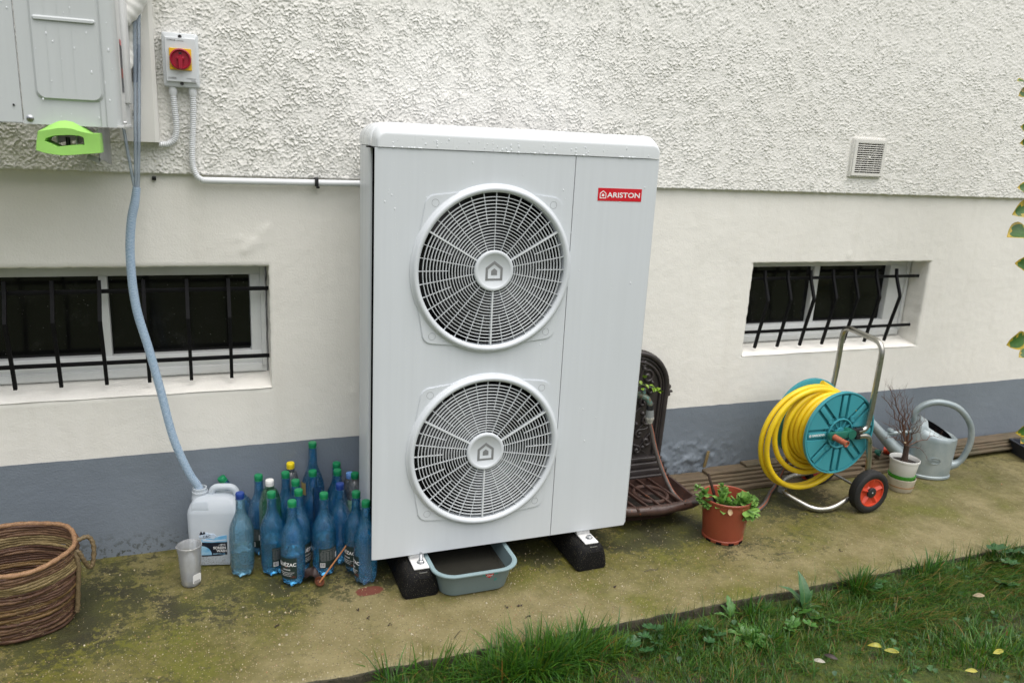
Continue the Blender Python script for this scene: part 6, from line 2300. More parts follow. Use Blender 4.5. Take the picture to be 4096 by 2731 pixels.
# crank
m = MB()
m.tube([(DX + 0.035, YN - 0.005, DZ + 0.004), (DX + 0.035, YN - 0.048, DZ + 0.004)], 0.022, 20)
m.box((DX - 0.018, YN - 0.036, DZ + 0.004), (0.105, 0.016, 0.034), bevel=0.006)
m.tube([(DX - 0.07, YN - 0.028, DZ + 0.002), (DX - 0.07, YN - 0.046, DZ + 0.002)], 0.019, 16)
part('crank_arm', m, MT['crank_green'], rl)
m = MB()
m.lathe([(0.0, 0.0), (0.0135, 0.0), (0.0130, 0.03), (0.0125, 0.05), (0.0132, 0.062), (0.0150, 0.066), (0.0150, 0.070), (0.0120, 0.0705), (0.0110, 0.066), (0.0, 0.066)], 22, M=Matrix.Translation((DX - 0.066, YN - 0.046, DZ + 0.002)) @ Matrix.Rotation(0.12, 4, 'X') @ FRONT @ Matrix.Rotation(0.12, 4, 'Y'))
m.lathe([(0.0, 0.0665), (0.006, 0.0665)], 12, mat=1, M=Matrix.Translation((DX - 0.066, YN - 0.046, DZ + 0.002)) @ Matrix.Rotation(0.12, 4, 'X') @ FRONT @ Matrix.Rotation(0.12, 4, 'Y'))
part('crank_grip', m, [MT['crank_orange'], MT['zinc_bolt']], rl)
# hub blocks
m = MB()
m.box((DX + 0.075, YN - 0.030, DZ + 0.010), (0.055, 0.022, 0.030), bevel=0.004)
m.box((DX + 0.085, YN - 0.030, DZ - 0.016), (0.030, 0.020, 0.022), bevel=0.003)
m.lathe([(0.0, 0.006), (0.004, 0.006), (0.005, 0.0)], 10, M=Matrix.Translation((DX + 0.065, YN - 0.030, DZ + 0.024)))
m.box((DX + 0.075, YR + 0.030, DZ), (0.055, 0.022, 0.04), bevel=0.004)
part('hub_block', m, MT['black_pl'], rl)
# tubular frame
m = MB()
yn, yr = YN - 0.030, YR + 0.040
HX = 2.262
pts = [(DX + 0.080, yn, DZ + 0.010), (DX + 0.128, yn, DZ + 0.016), (2.256, yn, 0.47), (2.262, yn + 0.002, 0.62), (2.266, yn + 0.004, 0.796), (2.284, yr, 0.812), (2.282, yr, 0.60), (2.262, yr, DZ + 0.01), (DX + 0.08, yr, DZ)]
m.tube(rounded_path(pts, 0.058, 10), 0.0125, 14)
part('push_handle', m, MT['steel'], rl)
m = MB()
pts = [(DX + 0.090, yn, DZ - 0.014), (2.272, yn, DZ - 0.018), (2.292, yn - 0.004, 0.235), (2.298, yn - 0.006, 0.09)]
m.tube(rounded_path(pts, 0.055, 9), 0.0125, 14)
part('wheel_leg', m, MT['steel'], rl)
m = MB()
pts = [(DX + 0.090, yr, DZ - 0.014), (2.272, yr, DZ - 0.018), (2.295, yr + 0.004, 0.235), (2.30, yr + 0.006, 0.09)]
m.tube(rounded_path(pts, 0.055, 9), 0.0125, 14)
part('wheel_leg', m, MT['steel'], rl)
m = MB()
pts = [(2.295, yn + 0.012, 0.088), (2.13, yn + 0.012, 0.016), (2.045, yn + 0.030, 0.014), (1.965, yn + 0.135, 0.055), (1.985, yn + 0.200, 0.072), (2.06, yr - 0.02, 0.078), (2.298, yr - 0.004, 0.090)]
m.tube(rounded_path(pts, 0.05, 8), 0.0125, 14)
part('base_frame', m, MT['steel'], rl)
m = MB()
m.tube([(2.298, yn - 0.03, 0.0905), (2.30, yr + 0.03, 0.0905)], 0.006, 10)
part('axle', m, MT['zinc_bolt'], rl)
m = MB()
m.box((1.972, yn + 0.165, 0.062), (0.030, 0.036, 0.030), bevel=0.006, rot=0.4)
part('frame_clamp', m, MT['conn_grey'], rl)
for wy in (yn - 0.024, yr + 0.026):
    Bw = Matrix.Translation((2.299, wy, 0.1005)) @ FRONT
    m = MB()
    m.lathe([(0.066, -0.020), (0.075, -0.0265), (0.090, -0.026), (0.0985, -0.019), (0.1005, -0.004), (0.1005, 0.004), (0.0985, 0.019), (0.090, 0.026), (0.075, 0.0265), (0.066, 0.020)], 64, M=Bw,
            mod=lambda a, z: 1 + (0.012 * (1 if math.sin(a * 30 + z * 160) > 0.2 else 0) if abs(z) < 0.021 else 0))
    wh = part('wheel', m, MT['tyre'], rl, angle=40)
    m = MB()
    m.lathe([(0.0675, -0.020), (0.0675, 0.0215), (0.0635, 0.0215), (0.0615, 0.014), (0.030, 0.008), (0.024, 0.014), (0.0, 0.014)], 40, M=Bw)
    for k in range(5):
        a = 2 * PI * k / 5 + 0.3
        Mr = Bw @ Matrix.Rotation(a, 4, 'Z')
        m.add([(0.022, -0.010, 0.008), (0.062, -0.019, 0.010), (0.062, 0.019, 0.010), (0.022, 0.010, 0.008), (0.024, 0, 0.020), (0.062, 0.0, 0.021)], [(0, 1, 5, 4), (4, 5, 2, 3), (1, 2, 5), (0, 4, 3)], 0, Mr)
    part('rim', m, MT['wheel_red'], wh, angle=25)
    m = MB()
    m.lathe([(0.0, 0.0245), (0.021, 0.0235), (0.0245, 0.021), (0.0245, 0.0)], 28, mat=0, M=Bw)
    m.lathe([(0.0, 0.0265), (0.0035, 0.0260), (0.0045, 0.024)], 10, mat=1, M=Bw)
    part('hub_cap', m, [MT['black_pl'], MT['zinc_bolt']], wh)

# yellow hose wound on the drum, loose loops hanging off it
ctrl = []


def loop(cx_, cz_, rx, rz, y0, y1, n_=26, a_off=0.0):
    for k in range(n_):
        t = k / n_
        a = PI / 2 + 2 * PI * t + a_off
        ctrl.append((cx_ + rx * math.cos(a), y0 + (y1 - y0) * t, cz_ + rz * math.sin(a)))


ry_ = random.Random(3)
for i, y in enumerate((-0.245, -0.268, -0.292, -0.316, -0.340, -0.364, -0.388, -0.402)):
    loop(DX, DZ, 0.135, 0.135, y, y + 0.023 if i < 7 else y - 0.003)
for i, y in enumerate((-0.400, -0.377, -0.353, -0.329, -0.305)):
    loop(DX - 0.002 - 0.004 * i, DZ - 0.001, 0.164 + 0.003 * i, 0.163 + 0.002 * i, y, y + 0.023)
loop(2.102, 0.374, 0.184, 0.184, -0.285, -0.335)
loop(2.090, 0.366, 0.200, 0.194, -0.335, -0.305)
loop(2.072, 0.356, 0.224, 0.208, -0.305, -0.340)
loop(2.054, 0.326, 0.260, 0.252, -0.340, -0.312)
loop(2.050, 0.325, 0.266, 0.256, -0.312, -0.280, 26)
ctrl = [Vector(c) for c in ctrl]
for _ in range(3):
    ctrl = [ctrl[0]] + [(ctrl[i - 1] + ctrl[i] * 2 + ctrl[i + 1]) / 4 for i in range(1, len(ctrl) - 1)] + [ctrl[-1]]
m = MB().tube(catmull(ctrl, 3), 0.0122, 12)
yh = solo('yellow_hose', m, MT['yhose'], 'yellow garden hose wound on the teal reel with loops slipping off', 'hose', angle=80)

# small fittings lying by the wall
def ring_fit(x, y, z, r, L, mt, lab, az=0.3):
    m_ = MB().lathe([(r * 0.72, 0), (r, 0), (r, L * 0.3), (r * 0.9, L * 0.35), (r * 0.9, L), (r * 0.62, L), (r * 0.62, L * 0.2), (r * 0.72, 0)], 22, M=Matrix.Translation((x, y, z)) @ Matrix.Rotation(az, 4, 'Z') @ FRONT @ Matrix.Rotation(PI, 4, 'Y'))
    return solo('hose_fitting', m_, mt, lab, 'hose fitting', 'hose fittings lying on the boards')


ring_fit(2.765, -0.085, 0.083, 0.0165, 0.026, MT['crank_green'], 'dark green hose fitting on the boards by the can spout', 0.5)
ring_fit(2.838, -0.080, 0.084, 0.0185, 0.034, MT['wheel_red'], 'bright orange red hose fitting behind the can spout', 0.7)
m = MB().lathe([(0.0, 0.010), (0.012, 0.012), (0.018, 0.008), (0.026, 0.012), (0.030, 0.008), (0.030, 0.0), (0.0, 0.0)], 26, M=Matrix.Translation((2.225, -0.145, 0.055)) @ Matrix.Rotation(-0.3, 4, 'X') @ FRONT)
solo('plastic_disc', m, MT['wheel_red'], 'round red plastic disc leaning on the boards under the yellow hose', 'disc')

# ================================================================== WHITE POTS AND DRY SHRUBLET
WX, WY = 2.668, -0.322
lp_ = thing('lower_pot', 'stained cream pot on the ground with a green pot inside, under the white flowerpot', 'plant pot', (WX, WY, 0))
m = MB().lathe([(0.0, 0.0), (0.053, 0.0), (0.056, 0.004), (0.0655, 0.062), (0.0660, 0.066), (0.0635, 0.067), (0.0615, 0.060), (0.05, 0.01), (0.0, 0.008)], 40, M=Matrix.Translation((WX, WY, 0)))
part('cream_pot', m, MT['potcream'], lp_)
m = MB().lathe([(0.0600, 0.024), (0.0612, 0.0245), (0.0620, 0.0290), (0.0608, 0.0292)], 40, M=Matrix.Translation((WX, WY, 0)))
part('water_line', m, MT['stain_or'], lp_)
m = MB().lathe([(0.0, 0.02), (0.050, 0.02), (0.0595, 0.070), (0.0625, 0.078), (0.0640, 0.082), (0.058, 0.082), (0.0, 0.080)], 40, M=Matrix.Translation((WX - 0.004, WY, 0)))
part('green_pot', m, MT['potgreen'], lp_)
fp = thing('flowerpot', 'clean white flowerpot of dark soil stacked on the cream pot', 'plant pot', (WX, WY, 0.08))
Mt = Matrix.Translation((WX - 0.004, WY, 0.083)) @ Matrix.Rotation(R(2), 4, 'Y') @ Matrix.Diagonal((0.91, 0.91, 0.93, 1))
m = MB().lathe([(0.0, 0.0), (0.062, 0.0), (0.0645, 0.003), (0.0735, 0.074), (0.0770, 0.076), (0.0775, 0.086), (0.0755, 0.0875), (0.0735, 0.085), (0.071, 0.07), (0.069, 0.05)], 48, M=Mt)
part('body', m, MT['potwhite'], fp)
m = MB().lathe([(0.0, 0.071), (0.03, 0.068), (0.0705, 0.064)], 32, M=Mt, mod=lambda a, z: 1)
part('soil', m, MT['soil'], fp)
sh = thing('dry_shrub', 'leafless red brown twiggy little shrub growing in the white flowerpot', 'shrub', (WX, WY, 0.15))
rt = random.Random(21)
tw_ = MB()


def branch(p, d, L, r, depth, mbx):
    pts, rad = [p], [r]
    n_ = 7
    d = Vector(d).normalized()
    kids = []
    for i in range(1, n_ + 1):
        d = (d + Vector((rt.uniform(-.22, .22), rt.uniform(-.22, .22), rt.uniform(-.06, .20)))).normalized()
        p = p + d * (L / n_)
        pts.append(p)
        rad.append(r * (1 - 0.72 * i / n_))
        if depth > 0 and i >= 2 and rt.random() < 0.78:
            s_ = Vector((rt.uniform(-1, 1), rt.uniform(-1, 1), rt.uniform(-0.2, 0.7))).normalized()
            kids.append((p, (d * 0.75 + s_ * 0.75), L * rt.uniform(0.28, 0.5), rad[-1] * 0.62, depth - 1))
    mbx.tube(pts, rad, 5 if r < 0.003 else 8, caps=False)
    for k_ in kids:
        branch(*k_, mbx)


base_p = Vector((WX - 0.004, WY, 0.145))
m = MB()
for k in range(5):
    a = k * 1.25
    m.tube(catmull([base_p + Vector((0.010 * math.cos(a), 0.010 * math.sin(a), 0)), base_p + Vector((0.007 * math.cos(a + .6), 0.007 * math.sin(a + .6), 0.04)), base_p + Vector((0.008 * math.cos(a + 1), 0.008 * math.sin(a + 1), 0.085))], 5), [0.0085 - 0.0003 * i for i in range(11)], 8)
part('stump', m, MT['bark'], sh)
U = base_p + Vector((0, 0, 0.075))
for tgt, r_ in (((2.40, -0.36, 0.515), .0040), ((2.47, -0.33, 0.55), .0042), ((2.51, -0.30, 0.53), .0034), ((2.615, -0.31, 0.475), .0036), ((2.72, -0.36, 0.37), .0030), ((2.88, -0.34, 0.25), .0030), ((2.44, -0.38, 0.38), .0030),
                ((2.45, -0.36, 0.29), .0026), ((2.63, -0.40, 0.40), .0026), ((2.70, -0.28, 0.42), .0026), ((2.60, -0.28, 0.50), .0028), ((2.76, -0.38, 0.16), .0020), ((2.56, -0.36, 0.44), .0028)):
    T = Vector(tgt)
    m = MB()
    d = T - U
    L = d.length
    n_ = 10
    pts, rad = [], []
    for i in range(n_ + 1):
        t = i / n_
        p = U + d * t + Vector((rt.uniform(-1, 1), rt.uniform(-1, 1), rt.uniform(-1, 1))) * 0.010 * math.sin(PI * t) + Vector((0, 0, 0.03 * math.sin(PI * t)))
        pts.append(p)
        rad.append(r_ * (1 - 0.78 * t))
    m.tube(pts, rad, 7, caps=False)
    for i in range(3, n_):
        if rt.random() < 0.8:
            dd = (pts[i] - pts[i - 1]).normalized()
            s_ = Vector((rt.uniform(-1, 1), rt.uniform(-1, 1), rt.uniform(-0.3, 0.9))).normalized()
            branch(pts[i], dd * 0.8 + s_ * 0.8, L * rt.uniform(0.12, 0.30), rad[i] * 0.6, 1, m)
    part('twig', m, MT['twig'], sh, angle=80)
m = MB()
for i in range(3):
    p = U + Vector((rt.uniform(-.06, .0), rt.uniform(-.03, .02), rt.uniform(.0, .12)))
    lf = placed(leaf_mesh(0.014, 0.005, 0.2, 0.3, 1.2, 4), p, (rt.uniform(-1, 1), -1, rt.uniform(-1, 1)))
    m.add(lf.v, lf.f)
part('shrivelled_leaf', m, MT['root'], sh, angle=80)

# ================================================================== WATERING CAN
KX, KYC = 2.985, -0.215
wc = thing('watering_can', 'old grey zinc watering can with hooped handle and long spout', 'watering can', (KX, KYC, 0))
m = MB()


def csec(z, hx, hy, tl=0.0, n=36, cx_=0.0):
    return [(KX + cx_ + hx * math.cos(2 * PI * k / n), KYC + hy * math.sin(2 * PI * k / n), z - tl * math.cos(2 * PI * k / n) + tl * 0.32 * math.sin(2 * PI * k / n)) for k in range(n)]


m.loft([csec(0.0, .118, .078), csec(0.004, .124, .083), csec(0.014, .124, .083), csec(0.018, .119, .078), csec(0.20, .128, .086, 0.004), csec(0.222, .126, .084, 0.010), csec(0.236, .118, .077, 0.018), csec(0.244, .106, .066, 0.026, cx_=0.0)], caps=(True, False))
m.loft([csec(0.244, .106, .066, 0.026), csec(0.252, .101, .060, 0.038, cx_=-0.002), csec(0.256, .098, .056, 0.042, cx_=-0.002)], caps=(False, False))
part('body', m, MT['zinc'], wc)
m = MB().loft([csec(0.2558, .0975, .0555, 0.042, cx_=-0.002), csec(0.18, .09, .06, 0.03)], caps=(False, True))
part('mouth', m, MT['dark_in'], wc)
m = MB()
m.loft([[(KX - 0.10 + u[0] * .02, KYC + u[1], u[2]) for u in ((0, -.055, .20), (0, -.05, .27), (0, -.02, .315), (0, .02, .315), (0, .05, .27), (0, .055, .20))],
        [(KX - 0.128, KYC + u[1] * .9, u[2]) for u in ((0, -.055, .17), (0, -.05, .24), (0, -.02, .285), (0, .02, .285), (0, .05, .24), (0, .055, .17))]], caps=(False, True), closed=False)
m.loft([[(KX - 0.098, KYC + u[1], u[2]) for u in ((0, -.055, .21), (0, -.05, .27), (0, -.02, .316), (0, .02, .316), (0, .05, .27), (0, .055, .21))],
        [(KX - 0.055, KYC + u[1] * .85, u[2]) for u in ((0, -.060, .22), (0, -.05, .265), (0, -.02, .297), (0, .02, .297), (0, .05, .265), (0, .060, .22))]], caps=(False, False), closed=False)
part('hood', m, MT['zinc'], wc, angle=80)
m = MB()
sp = catmull([(KX - 0.100, KYC - 0.01, 0.050), (KX - 0.18, KYC - 0.012, 0.110), (KX - 0.285, KYC - 0.014, 0.195), (KX - 0.385, KYC - 0.016, 0.283), (KX - 0.395, KYC - 0.016, 0.291)], 6)
m.tube(sp, [0.050 - 0.036 * min(1, (i / (len(sp) - 2)) ** 0.75) for i in range(len(sp))], 18, caps=False)
part('spout', m, MT['zinc'], wc, angle=60)
m = MB()
m.tube([(KX - 0.30, KYC - 0.014, 0.205), (KX - 0.20, KYC - 0.01, 0.215), (KX - 0.115, KYC, 0.225)], 0.011, 10)
m.lathe([(0, 0.012), (0.016, 0.010), (0.02, 0.0), (0, 0)], 14, M=Matrix.Translation((KX - 0.245, KYC - 0.012, 0.224)))
part('spout_brace', m, MT['zinc'], wc)
m = MB()
hh = catmull([(KX - 0.108, KYC, 0.262), (KX - 0.125, KYC, 0.322), (KX - 0.085, KYC - 0.002, 0.372), (KX - 0.005, KYC - 0.006, 0.395), (KX + 0.10, KYC - 0.008, 0.372), (KX + 0.178, KYC - 0.010, 0.295), (KX + 0.200, KYC - 0.010, 0.205), (KX + 0.180, KYC - 0.008, 0.115), (KX + 0.150, KYC - 0.006, 0.075), (KX + 0.110, KYC, 0.058)], 8)
m.tube(hh, [0.0165 + 0.012 * max(0, (i / len(hh) - 0.84) / 0.16) for i in range(len(hh))], 14)
part('handle', m, MT['zinc'], wc, angle=60)
m = MB()
Bk = Matrix.Translation((KX - 0.01, KYC - 0.0838, 0.105)) @ FRONT
m.ring_prism([(0.034 * math.cos(k * PI / 16), 0.017 * math.sin(k * PI / 16)) for k in range(32)], [(0.032 * math.cos(k * PI / 16), 0.015 * math.sin(k * PI / 16)) for k in range(32)], -0.002, 0.0016, M=Bk)
m.text('Guillouard', 0.012, Bk, thick=0.0012)
part('embossed_mark', m, MT['zinc'], wc)

wc.rotation_euler = (0, 0, R(-27))
wc.scale = (0.90, 1.0, 1.0)
wc.location.x -= 0.022

# ================================================================== PLANTER AND SHRUB AT THE PICTURE EDGE
pb = thing('planter', 'low dark plastic planter tray at the far end of the concrete path', 'planter', (3.86, -0.22, 0))
m = MB()
Mp = Matrix.Translation((3.87, -0.235, 0)) @ Matrix.Rotation(R(-18), 4, 'Z')
sec = lambda z, hx, hy: [(x, y, z) for x, y in rrect(hx, hy, 0.012, 3)]
m.loft([sec(0, .175, .085), sec(0.068, .185, .095), sec(0.070, .192, .102), sec(0.076, .192, .102), sec(0.076, .180, .090), sec(0.02, .172, .082)], M=Mp)
part('tub', m, MT['planter'], pb)
hd = thing('variegated_shrub', 'glossy green shrub with yellow edged leaves poking in at the picture edge', 'shrub', (3.42, -0.5, -0.05))
m = MB()
m.tube(catmull([(3.44, -0.47, -0.06), (3.40, -0.49, 0.4), (3.26, -0.5, 0.9), (3.10, -0.5, 1.45), (2.98, -0.5, 2.1)], 5), [0.013 - 0.0004 * i for i in range(21)], 8)
part('stem', m, MT['bark'], hd)
rl_ = random.Random(8)
for i, (x, z, L) in enumerate(((2.697, 1.926, .06), (2.723, 1.868, .08), (2.772, 1.742, .07), (2.785, 1.674, .075), (2.826, 1.488, .08), (2.832, 1.371, .10), (2.828, 1.277, .12), (2.914, 1.154, .085), (2.972, 0.77, .11), (3.066, 0.707, .08), (3.161, 0.316, .09), (3.211, 0.259, .07),
                               (2.80, 2.0, .09), (2.90, 1.80, .10), (2.95, 1.60, .10), (3.02, 1.38, .10), (3.08, 1.10, .10), (3.12, 0.92, .10), (3.20, 0.55, .10), (3.25, 0.42, .10), (3.0, 1.9, .1), (3.16, 1.2, .1), (3.3, 0.7, .1))):
    d = Vector((-1, rl_.uniform(-.25, .1), (0.18, -0.1, 0.1, -0.25, 0.05, -0.35, -0.15, 0.1, -0.18, -0.3, -0.2, -0.3)[i % 12]))
    tip = Vector((x, -0.5, z))
    L *= 1.45
    m = placed(leaf_mesh(L, L * 0.27, 0.10, 0.25, 1.0, 8, edge_mat=True, wav=0.05, seed=i), tip - d.normalized() * L, d, up=(0.2, -0.9, 0.5), roll=rl_.uniform(-.6, .6))
    part('leaf', m, [MT['leaf_g'], MT['leaf_y']], hd, angle=80)
    m = MB().tube(catmull([tip - d.normalized() * L, tip - d.normalized() * (L + .05) + Vector((0, 0, -.01)), Vector((3.44 - 0.23 * (tip.z + 0.06), -0.5, max(0.02, tip.z - 0.09)))], 4), 0.0025, 5)
    part('petiole', m, MT['weed'], hd)

# ================================================================== WALL VENT
VX, VZ = 2.425, 1.578
vt = thing('air_vent', 'square cream plastic air vent with thin slats in the roughcast', 'vent', (VX, -0.02, VZ))
m = MB()
W2, H2 = 0.094, 0.082
yv = -0.036
m.ring_prism([(x, z) for x, z in rrect(W2, H2, 0.003, 2)], [(x, z) for x, z in rrect(W2 - 0.0155, H2 - 0.0135, 0.001, 2)], -0.03, 0.0, M=at(VX, yv, VZ))
m.ring_prism([(x, z) for x, z in rrect(W2 + 0.006, H2 + 0.006, 0.003, 2)], [(x, z) for x, z in rrect(W2 - 0.0155, H2 - 0.0135, 0.001, 2)], -0.03, -0.006, M=at(VX, yv, VZ))
part('frame', m, MT['trunk'], vt, angle=25)
m = MB().box((VX, -0.0262, VZ), (2 * W2 - 0.02, 0.001, 2 * H2 - 0.02))  # near-black sheet behind the slats paints the shade of the opening
part('dark_backing', m, MT['dark_in'], vt)
sl0 = None
for k in range(14):
    z = VZ - (H2 - 0.0135) + (k + 0.5) * 2 * (H2 - 0.0135) / 14 + 0.0026
    m = MB().box((VX, yv + 0.0045, z), (2 * W2 - 0.031, 0.007, 0.0040), rot=Matrix.Rotation(-0.2, 4, 'X'), bevel=0.0008, seg=1)
    part('slat', m, MT['trunk'], vt)
m = MB()
for k in (-1, 0, 1):
    m.box((VX + k * (W2 - 0.0155) / 2, yv + 0.0075, VZ), (0.0018, 0.003, 2 * H2 - 0.028))
m.box((VX + 0.001, yv + 0.006, VZ + 0.002), (0.013, 0.012, 0.010), bevel=0.002)
part('slat_rib', m, MT['trunk'], vt)

# ================================================================== GRASS
def blades(N, X, Y, H, Wd, lean, az, col, zoff=None):
    """numpy batch of tapering bent blades; returns V, quads, tris, colours"""
    Z = lawn_z(X, Y) - 0.004 if zoff is None else zoff
    dx, dy = np.cos(az), np.sin(az)
    sx, sy = -dy, dx
    ts = np.array([0.0, 0.35, 0.7, 1.0])
    ws = np.array([0.75, 1.0, 0.72, 0.0])
    V = np.zeros((N, 7, 3))
    Cc = np.zeros((N, 7, 3))
    vi = 0
    for t, w_ in zip(ts, ws):
        hor = H * np.sin(lean) * t * (0.35 + 0.65 * t)
        ver = H * (np.cos(lean) * t + (1 - np.cos(lean)) * t * (1 - t) * 0.9)
        cx_, cy_, cz_ = X + dx * hor, Y + dy * hor, Z + ver
        shade = 0.75 + 0.35 * t
        if t < 1:
            for s_ in (-1, 1):
                V[:, vi, 0] = cx_ + sx * Wd * w_ * s_ * 0.5
                V[:, vi, 1] = cy_ + sy * Wd * w_ * s_ * 0.5
                V[:, vi, 2] = cz_
                Cc[:, vi] = col
                vi += 1
        else:
            V[:, vi, 0], V[:, vi, 1], V[:, vi, 2] = cx_, cy_, cz_
            Cc[:, vi] = col
            vi += 1
    o_ = (np.arange(N) * 7)[:, None, None]
    Q = (np.array([[0, 1, 3, 2], [2, 3, 5, 4]])[None] + o_).reshape(-1, 4)
    T = (np.array([[4, 5, 6]])[None] + o_).reshape(-1, 3)
    return V.reshape(-1, 3), Q, T, Cc.reshape(-1, 3)


pal = np.array([[0.042, 0.125, 0.010], [0.060, 0.160, 0.012], [0.026, 0.090, 0.012], [0.105, 0.165, 0.010], [0.045, 0.140, 0.022], [0.20, 0.15, 0.045], [0.24, 0.13, 0.03], [0.13, 0.15, 0.018]])
batches = []


def add_batch(X, Y, h0, h1, w0, w1, l0, l1, p, az=None, azs=0.6, zoff=None):
    N = len(X)
    H = RNG.uniform(h0, h1, N)
    Wd = RNG.uniform(w0, w1, N)
    lean = RNG.uniform(l0, l1, N)
    A_ = RNG.uniform(0, 6.283, N) if az is None else RNG.normal(az, azs, N)
    c_ = pal[RNG.choice(len(pal), N, p=p)] * RNG.uniform(0.7, 1.3, (N, 1))
    batches.append(blades(N, X, Y, H, Wd, lean, A_, c_[:, None, :].repeat(1, 1)[:, 0, :], zoff))


def scatter(n_, x0, x1, y0, y1, dens=None):
    X = RNG.uniform(x0, x1, n_)
    Y = RNG.uniform(y0, y1, n_)
    if dens is not None:
        k_ = RNG.uniform(0, 1, n_) < dens(X, Y)
        X, Y = X[k_], Y[k_]
    return X, Y


mud = lambda X, Y: np.clip(1.15 * np.exp(-(((X - 1.62) / .30) ** 2 + ((Y + 1.47) / .13) ** 2)) + 0.95 * np.exp(-(((X - 1.42) / .12) ** 2 + ((Y + 1.28) / .05) ** 2)) + 0.8 * np.exp(-(((X - 1.98) / .10) ** 2 + ((Y + 1.15) / .06) ** 2)) + 0.8 * np.exp(-(((X - 2.05) / .3) ** 2 + ((Y + 1.52) / .07) ** 2)), 0, 1)
d_lawn = lambda X, Y: np.clip((0.50 + 0.9 * fbm(X * 5, Y * 5, 3, 201)) * (1 - 0.95 * mud(X, Y)), 0.04, 1)
P1 = [.20, .20, .12, .24, .10, .05, .03, .06]
P2 = [.24, .20, .26, .06, .15, .05, .02, .02]
P3 = [.20, .18, .14, .16, .06, .14, .06, .06]
P4 = [.24, .34, .08, .12, .20, .01, .01, .0]
# short sward over the lawn
X, Y = scatter(200000, -0.5, 3.9, -1.85, KY - 0.03, d_lawn)
add_batch(X, Y, .012, .040, .0010, .0026, 0.3, 1.35, P1)
# tufts of longer blades
nt_ = 2600
tx_, ty_ = scatter(nt_, -0.1, 3.9, -1.85, KY - 0.04, lambda X, Y: np.clip(0.55 + 1.1 * fbm(X * 3.4 + 3, Y * 3.4, 3, 241), 0.08, 1) * (1 - 0.9 * mud(X, Y)))
per = 26
X = (tx_[:, None] + RNG.normal(0, 0.013, (len(tx_), per))).ravel()
Y = np.minimum((ty_[:, None] + RNG.normal(0, 0.013, (len(tx_), per))).ravel(), KY - 0.01)
add_batch(X, Y, .025, .080, .0012, .0030, 0.35, 1.4, [.25, .17, .26, .08, .12, .06, .04, .02])
# further lawn towards and behind the camera, sparser
X, Y = scatter(16000, -4, 6, -5.0, -1.95, lambda X, Y: 0.6 + 0 * X)
add_batch(X, Y, .03, .07, .003, .006, 0.3, 1.2, P1)
# longer fringe along the slab edge
fr = lambda X, Y: np.clip(0.45 + 0.8 * fbm(X * 4, Y * 2, 3, 211) + 0.25 * sstep(1.6, 2.2, X), 0.1, 1)
X, Y = scatter(8000, -0.1, 3.9, -1.12, KY - 0.012, fr)
add_batch(X, Y, .025, .080, .0012, .0032, 0.4, 1.45, P2, az=-1.2, azs=1.3)
# combed-over dry thatch to the far side
X, Y = scatter(9000, 1.45, 2.7, -1.20, -0.98, lambda X, Y: np.clip(0.22 + 1.2 * fbm(X * 4.5, Y * 6, 3, 221), 0, 1))
add_batch(X, Y, .05, .12, .0014, .0026, 0.7, 1.42, P3, az=-0.75, azs=0.5)
# thick wet tussocks by the slab in front
for (cx_, cy_, rx, ry2, n_, h0, h1, P) in ((0.42, -1.02, .10, .055, 520, .08, .19, P4), (0.56, -1.00, .10, .05, 460, .07, .17, P4), (0.30, -1.02, .07, .04, 200, .07, .16, P4), (0.68, -1.03, .06, .04, 150, .06, .12, P4),
                                        (0.10, -0.955, .06, .03, 60, .07, .15, P4), (-0.02, -0.945, .05, .02, 26, .07, .15, P4), (0.22, -0.97, .04, .03, 60, .05, .10, P4), (0.95, -0.99, .07, .04, 120, .04, .09, P2), (1.30, -0.96, .05, .03, 120, .04, .09, P2),
                                        (1.80, -0.955, .06, .03, 230, .06, .12, P2), (2.15, -0.95, .10, .03, 150, .04, .11, P2), (2.6, -0.95, .2, .03, 160, .04, .10, P2), (1.25, -1.10, .07, .05, 300, .03, .08, P4), (1.95, -1.38, .2, .08, 350, .03, .09, P4)):
    X = RNG.normal(cx_, rx * .55, n_)
    Y = np.minimum(RNG.normal(cy_, ry2 * .55, n_), KY - 0.008)
    az_ = np.arctan2(Y - cy_, X - cx_)
    H = RNG.uniform(h0, h1, n_)
    c_ = pal[RNG.choice(len(pal), n_, p=P)] * RNG.uniform(0.8, 1.35, (n_, 1))
    batches.append(blades(n_, X, Y, H, RNG.uniform(.0022, .0052, n_), np.abs(RNG.normal(0.75, 0.45, n_)), az_ + RNG.normal(0, 0.7, n_), c_))
# lone upright stalks at the slab edge
X, Y = scatter(420, -0.1, 3.4, KY - 0.03, KY - 0.004)
add_batch(X, Y, .06, .14, .0010, .0018, 0.05, 0.6, P2)
Vs, Qs, Ts, Cs, off = [], [], [], [], 0
for V_, Q_, T_b, C_ in batches:
    Vs.append(V_); Qs.append(Q_ + off); Ts.append(T_b + off); Cs.append(C_)
    off += len(V_)
Vg, Cg = np.concatenate(Vs), np.concatenate(Cs)
me = np_mesh('grass', Vg, np.concatenate(Qs), np.concatenate(Ts), mats=[MT['grass']])
ca = me.color_attributes.new('tint', 'FLOAT_COLOR', 'POINT')
ca.data.foreach_set('color', np.concatenate([Cg, np.ones((len(Cg), 1))], 1).astype(np.float32).ravel())
link('grass', me, kind='stuff')

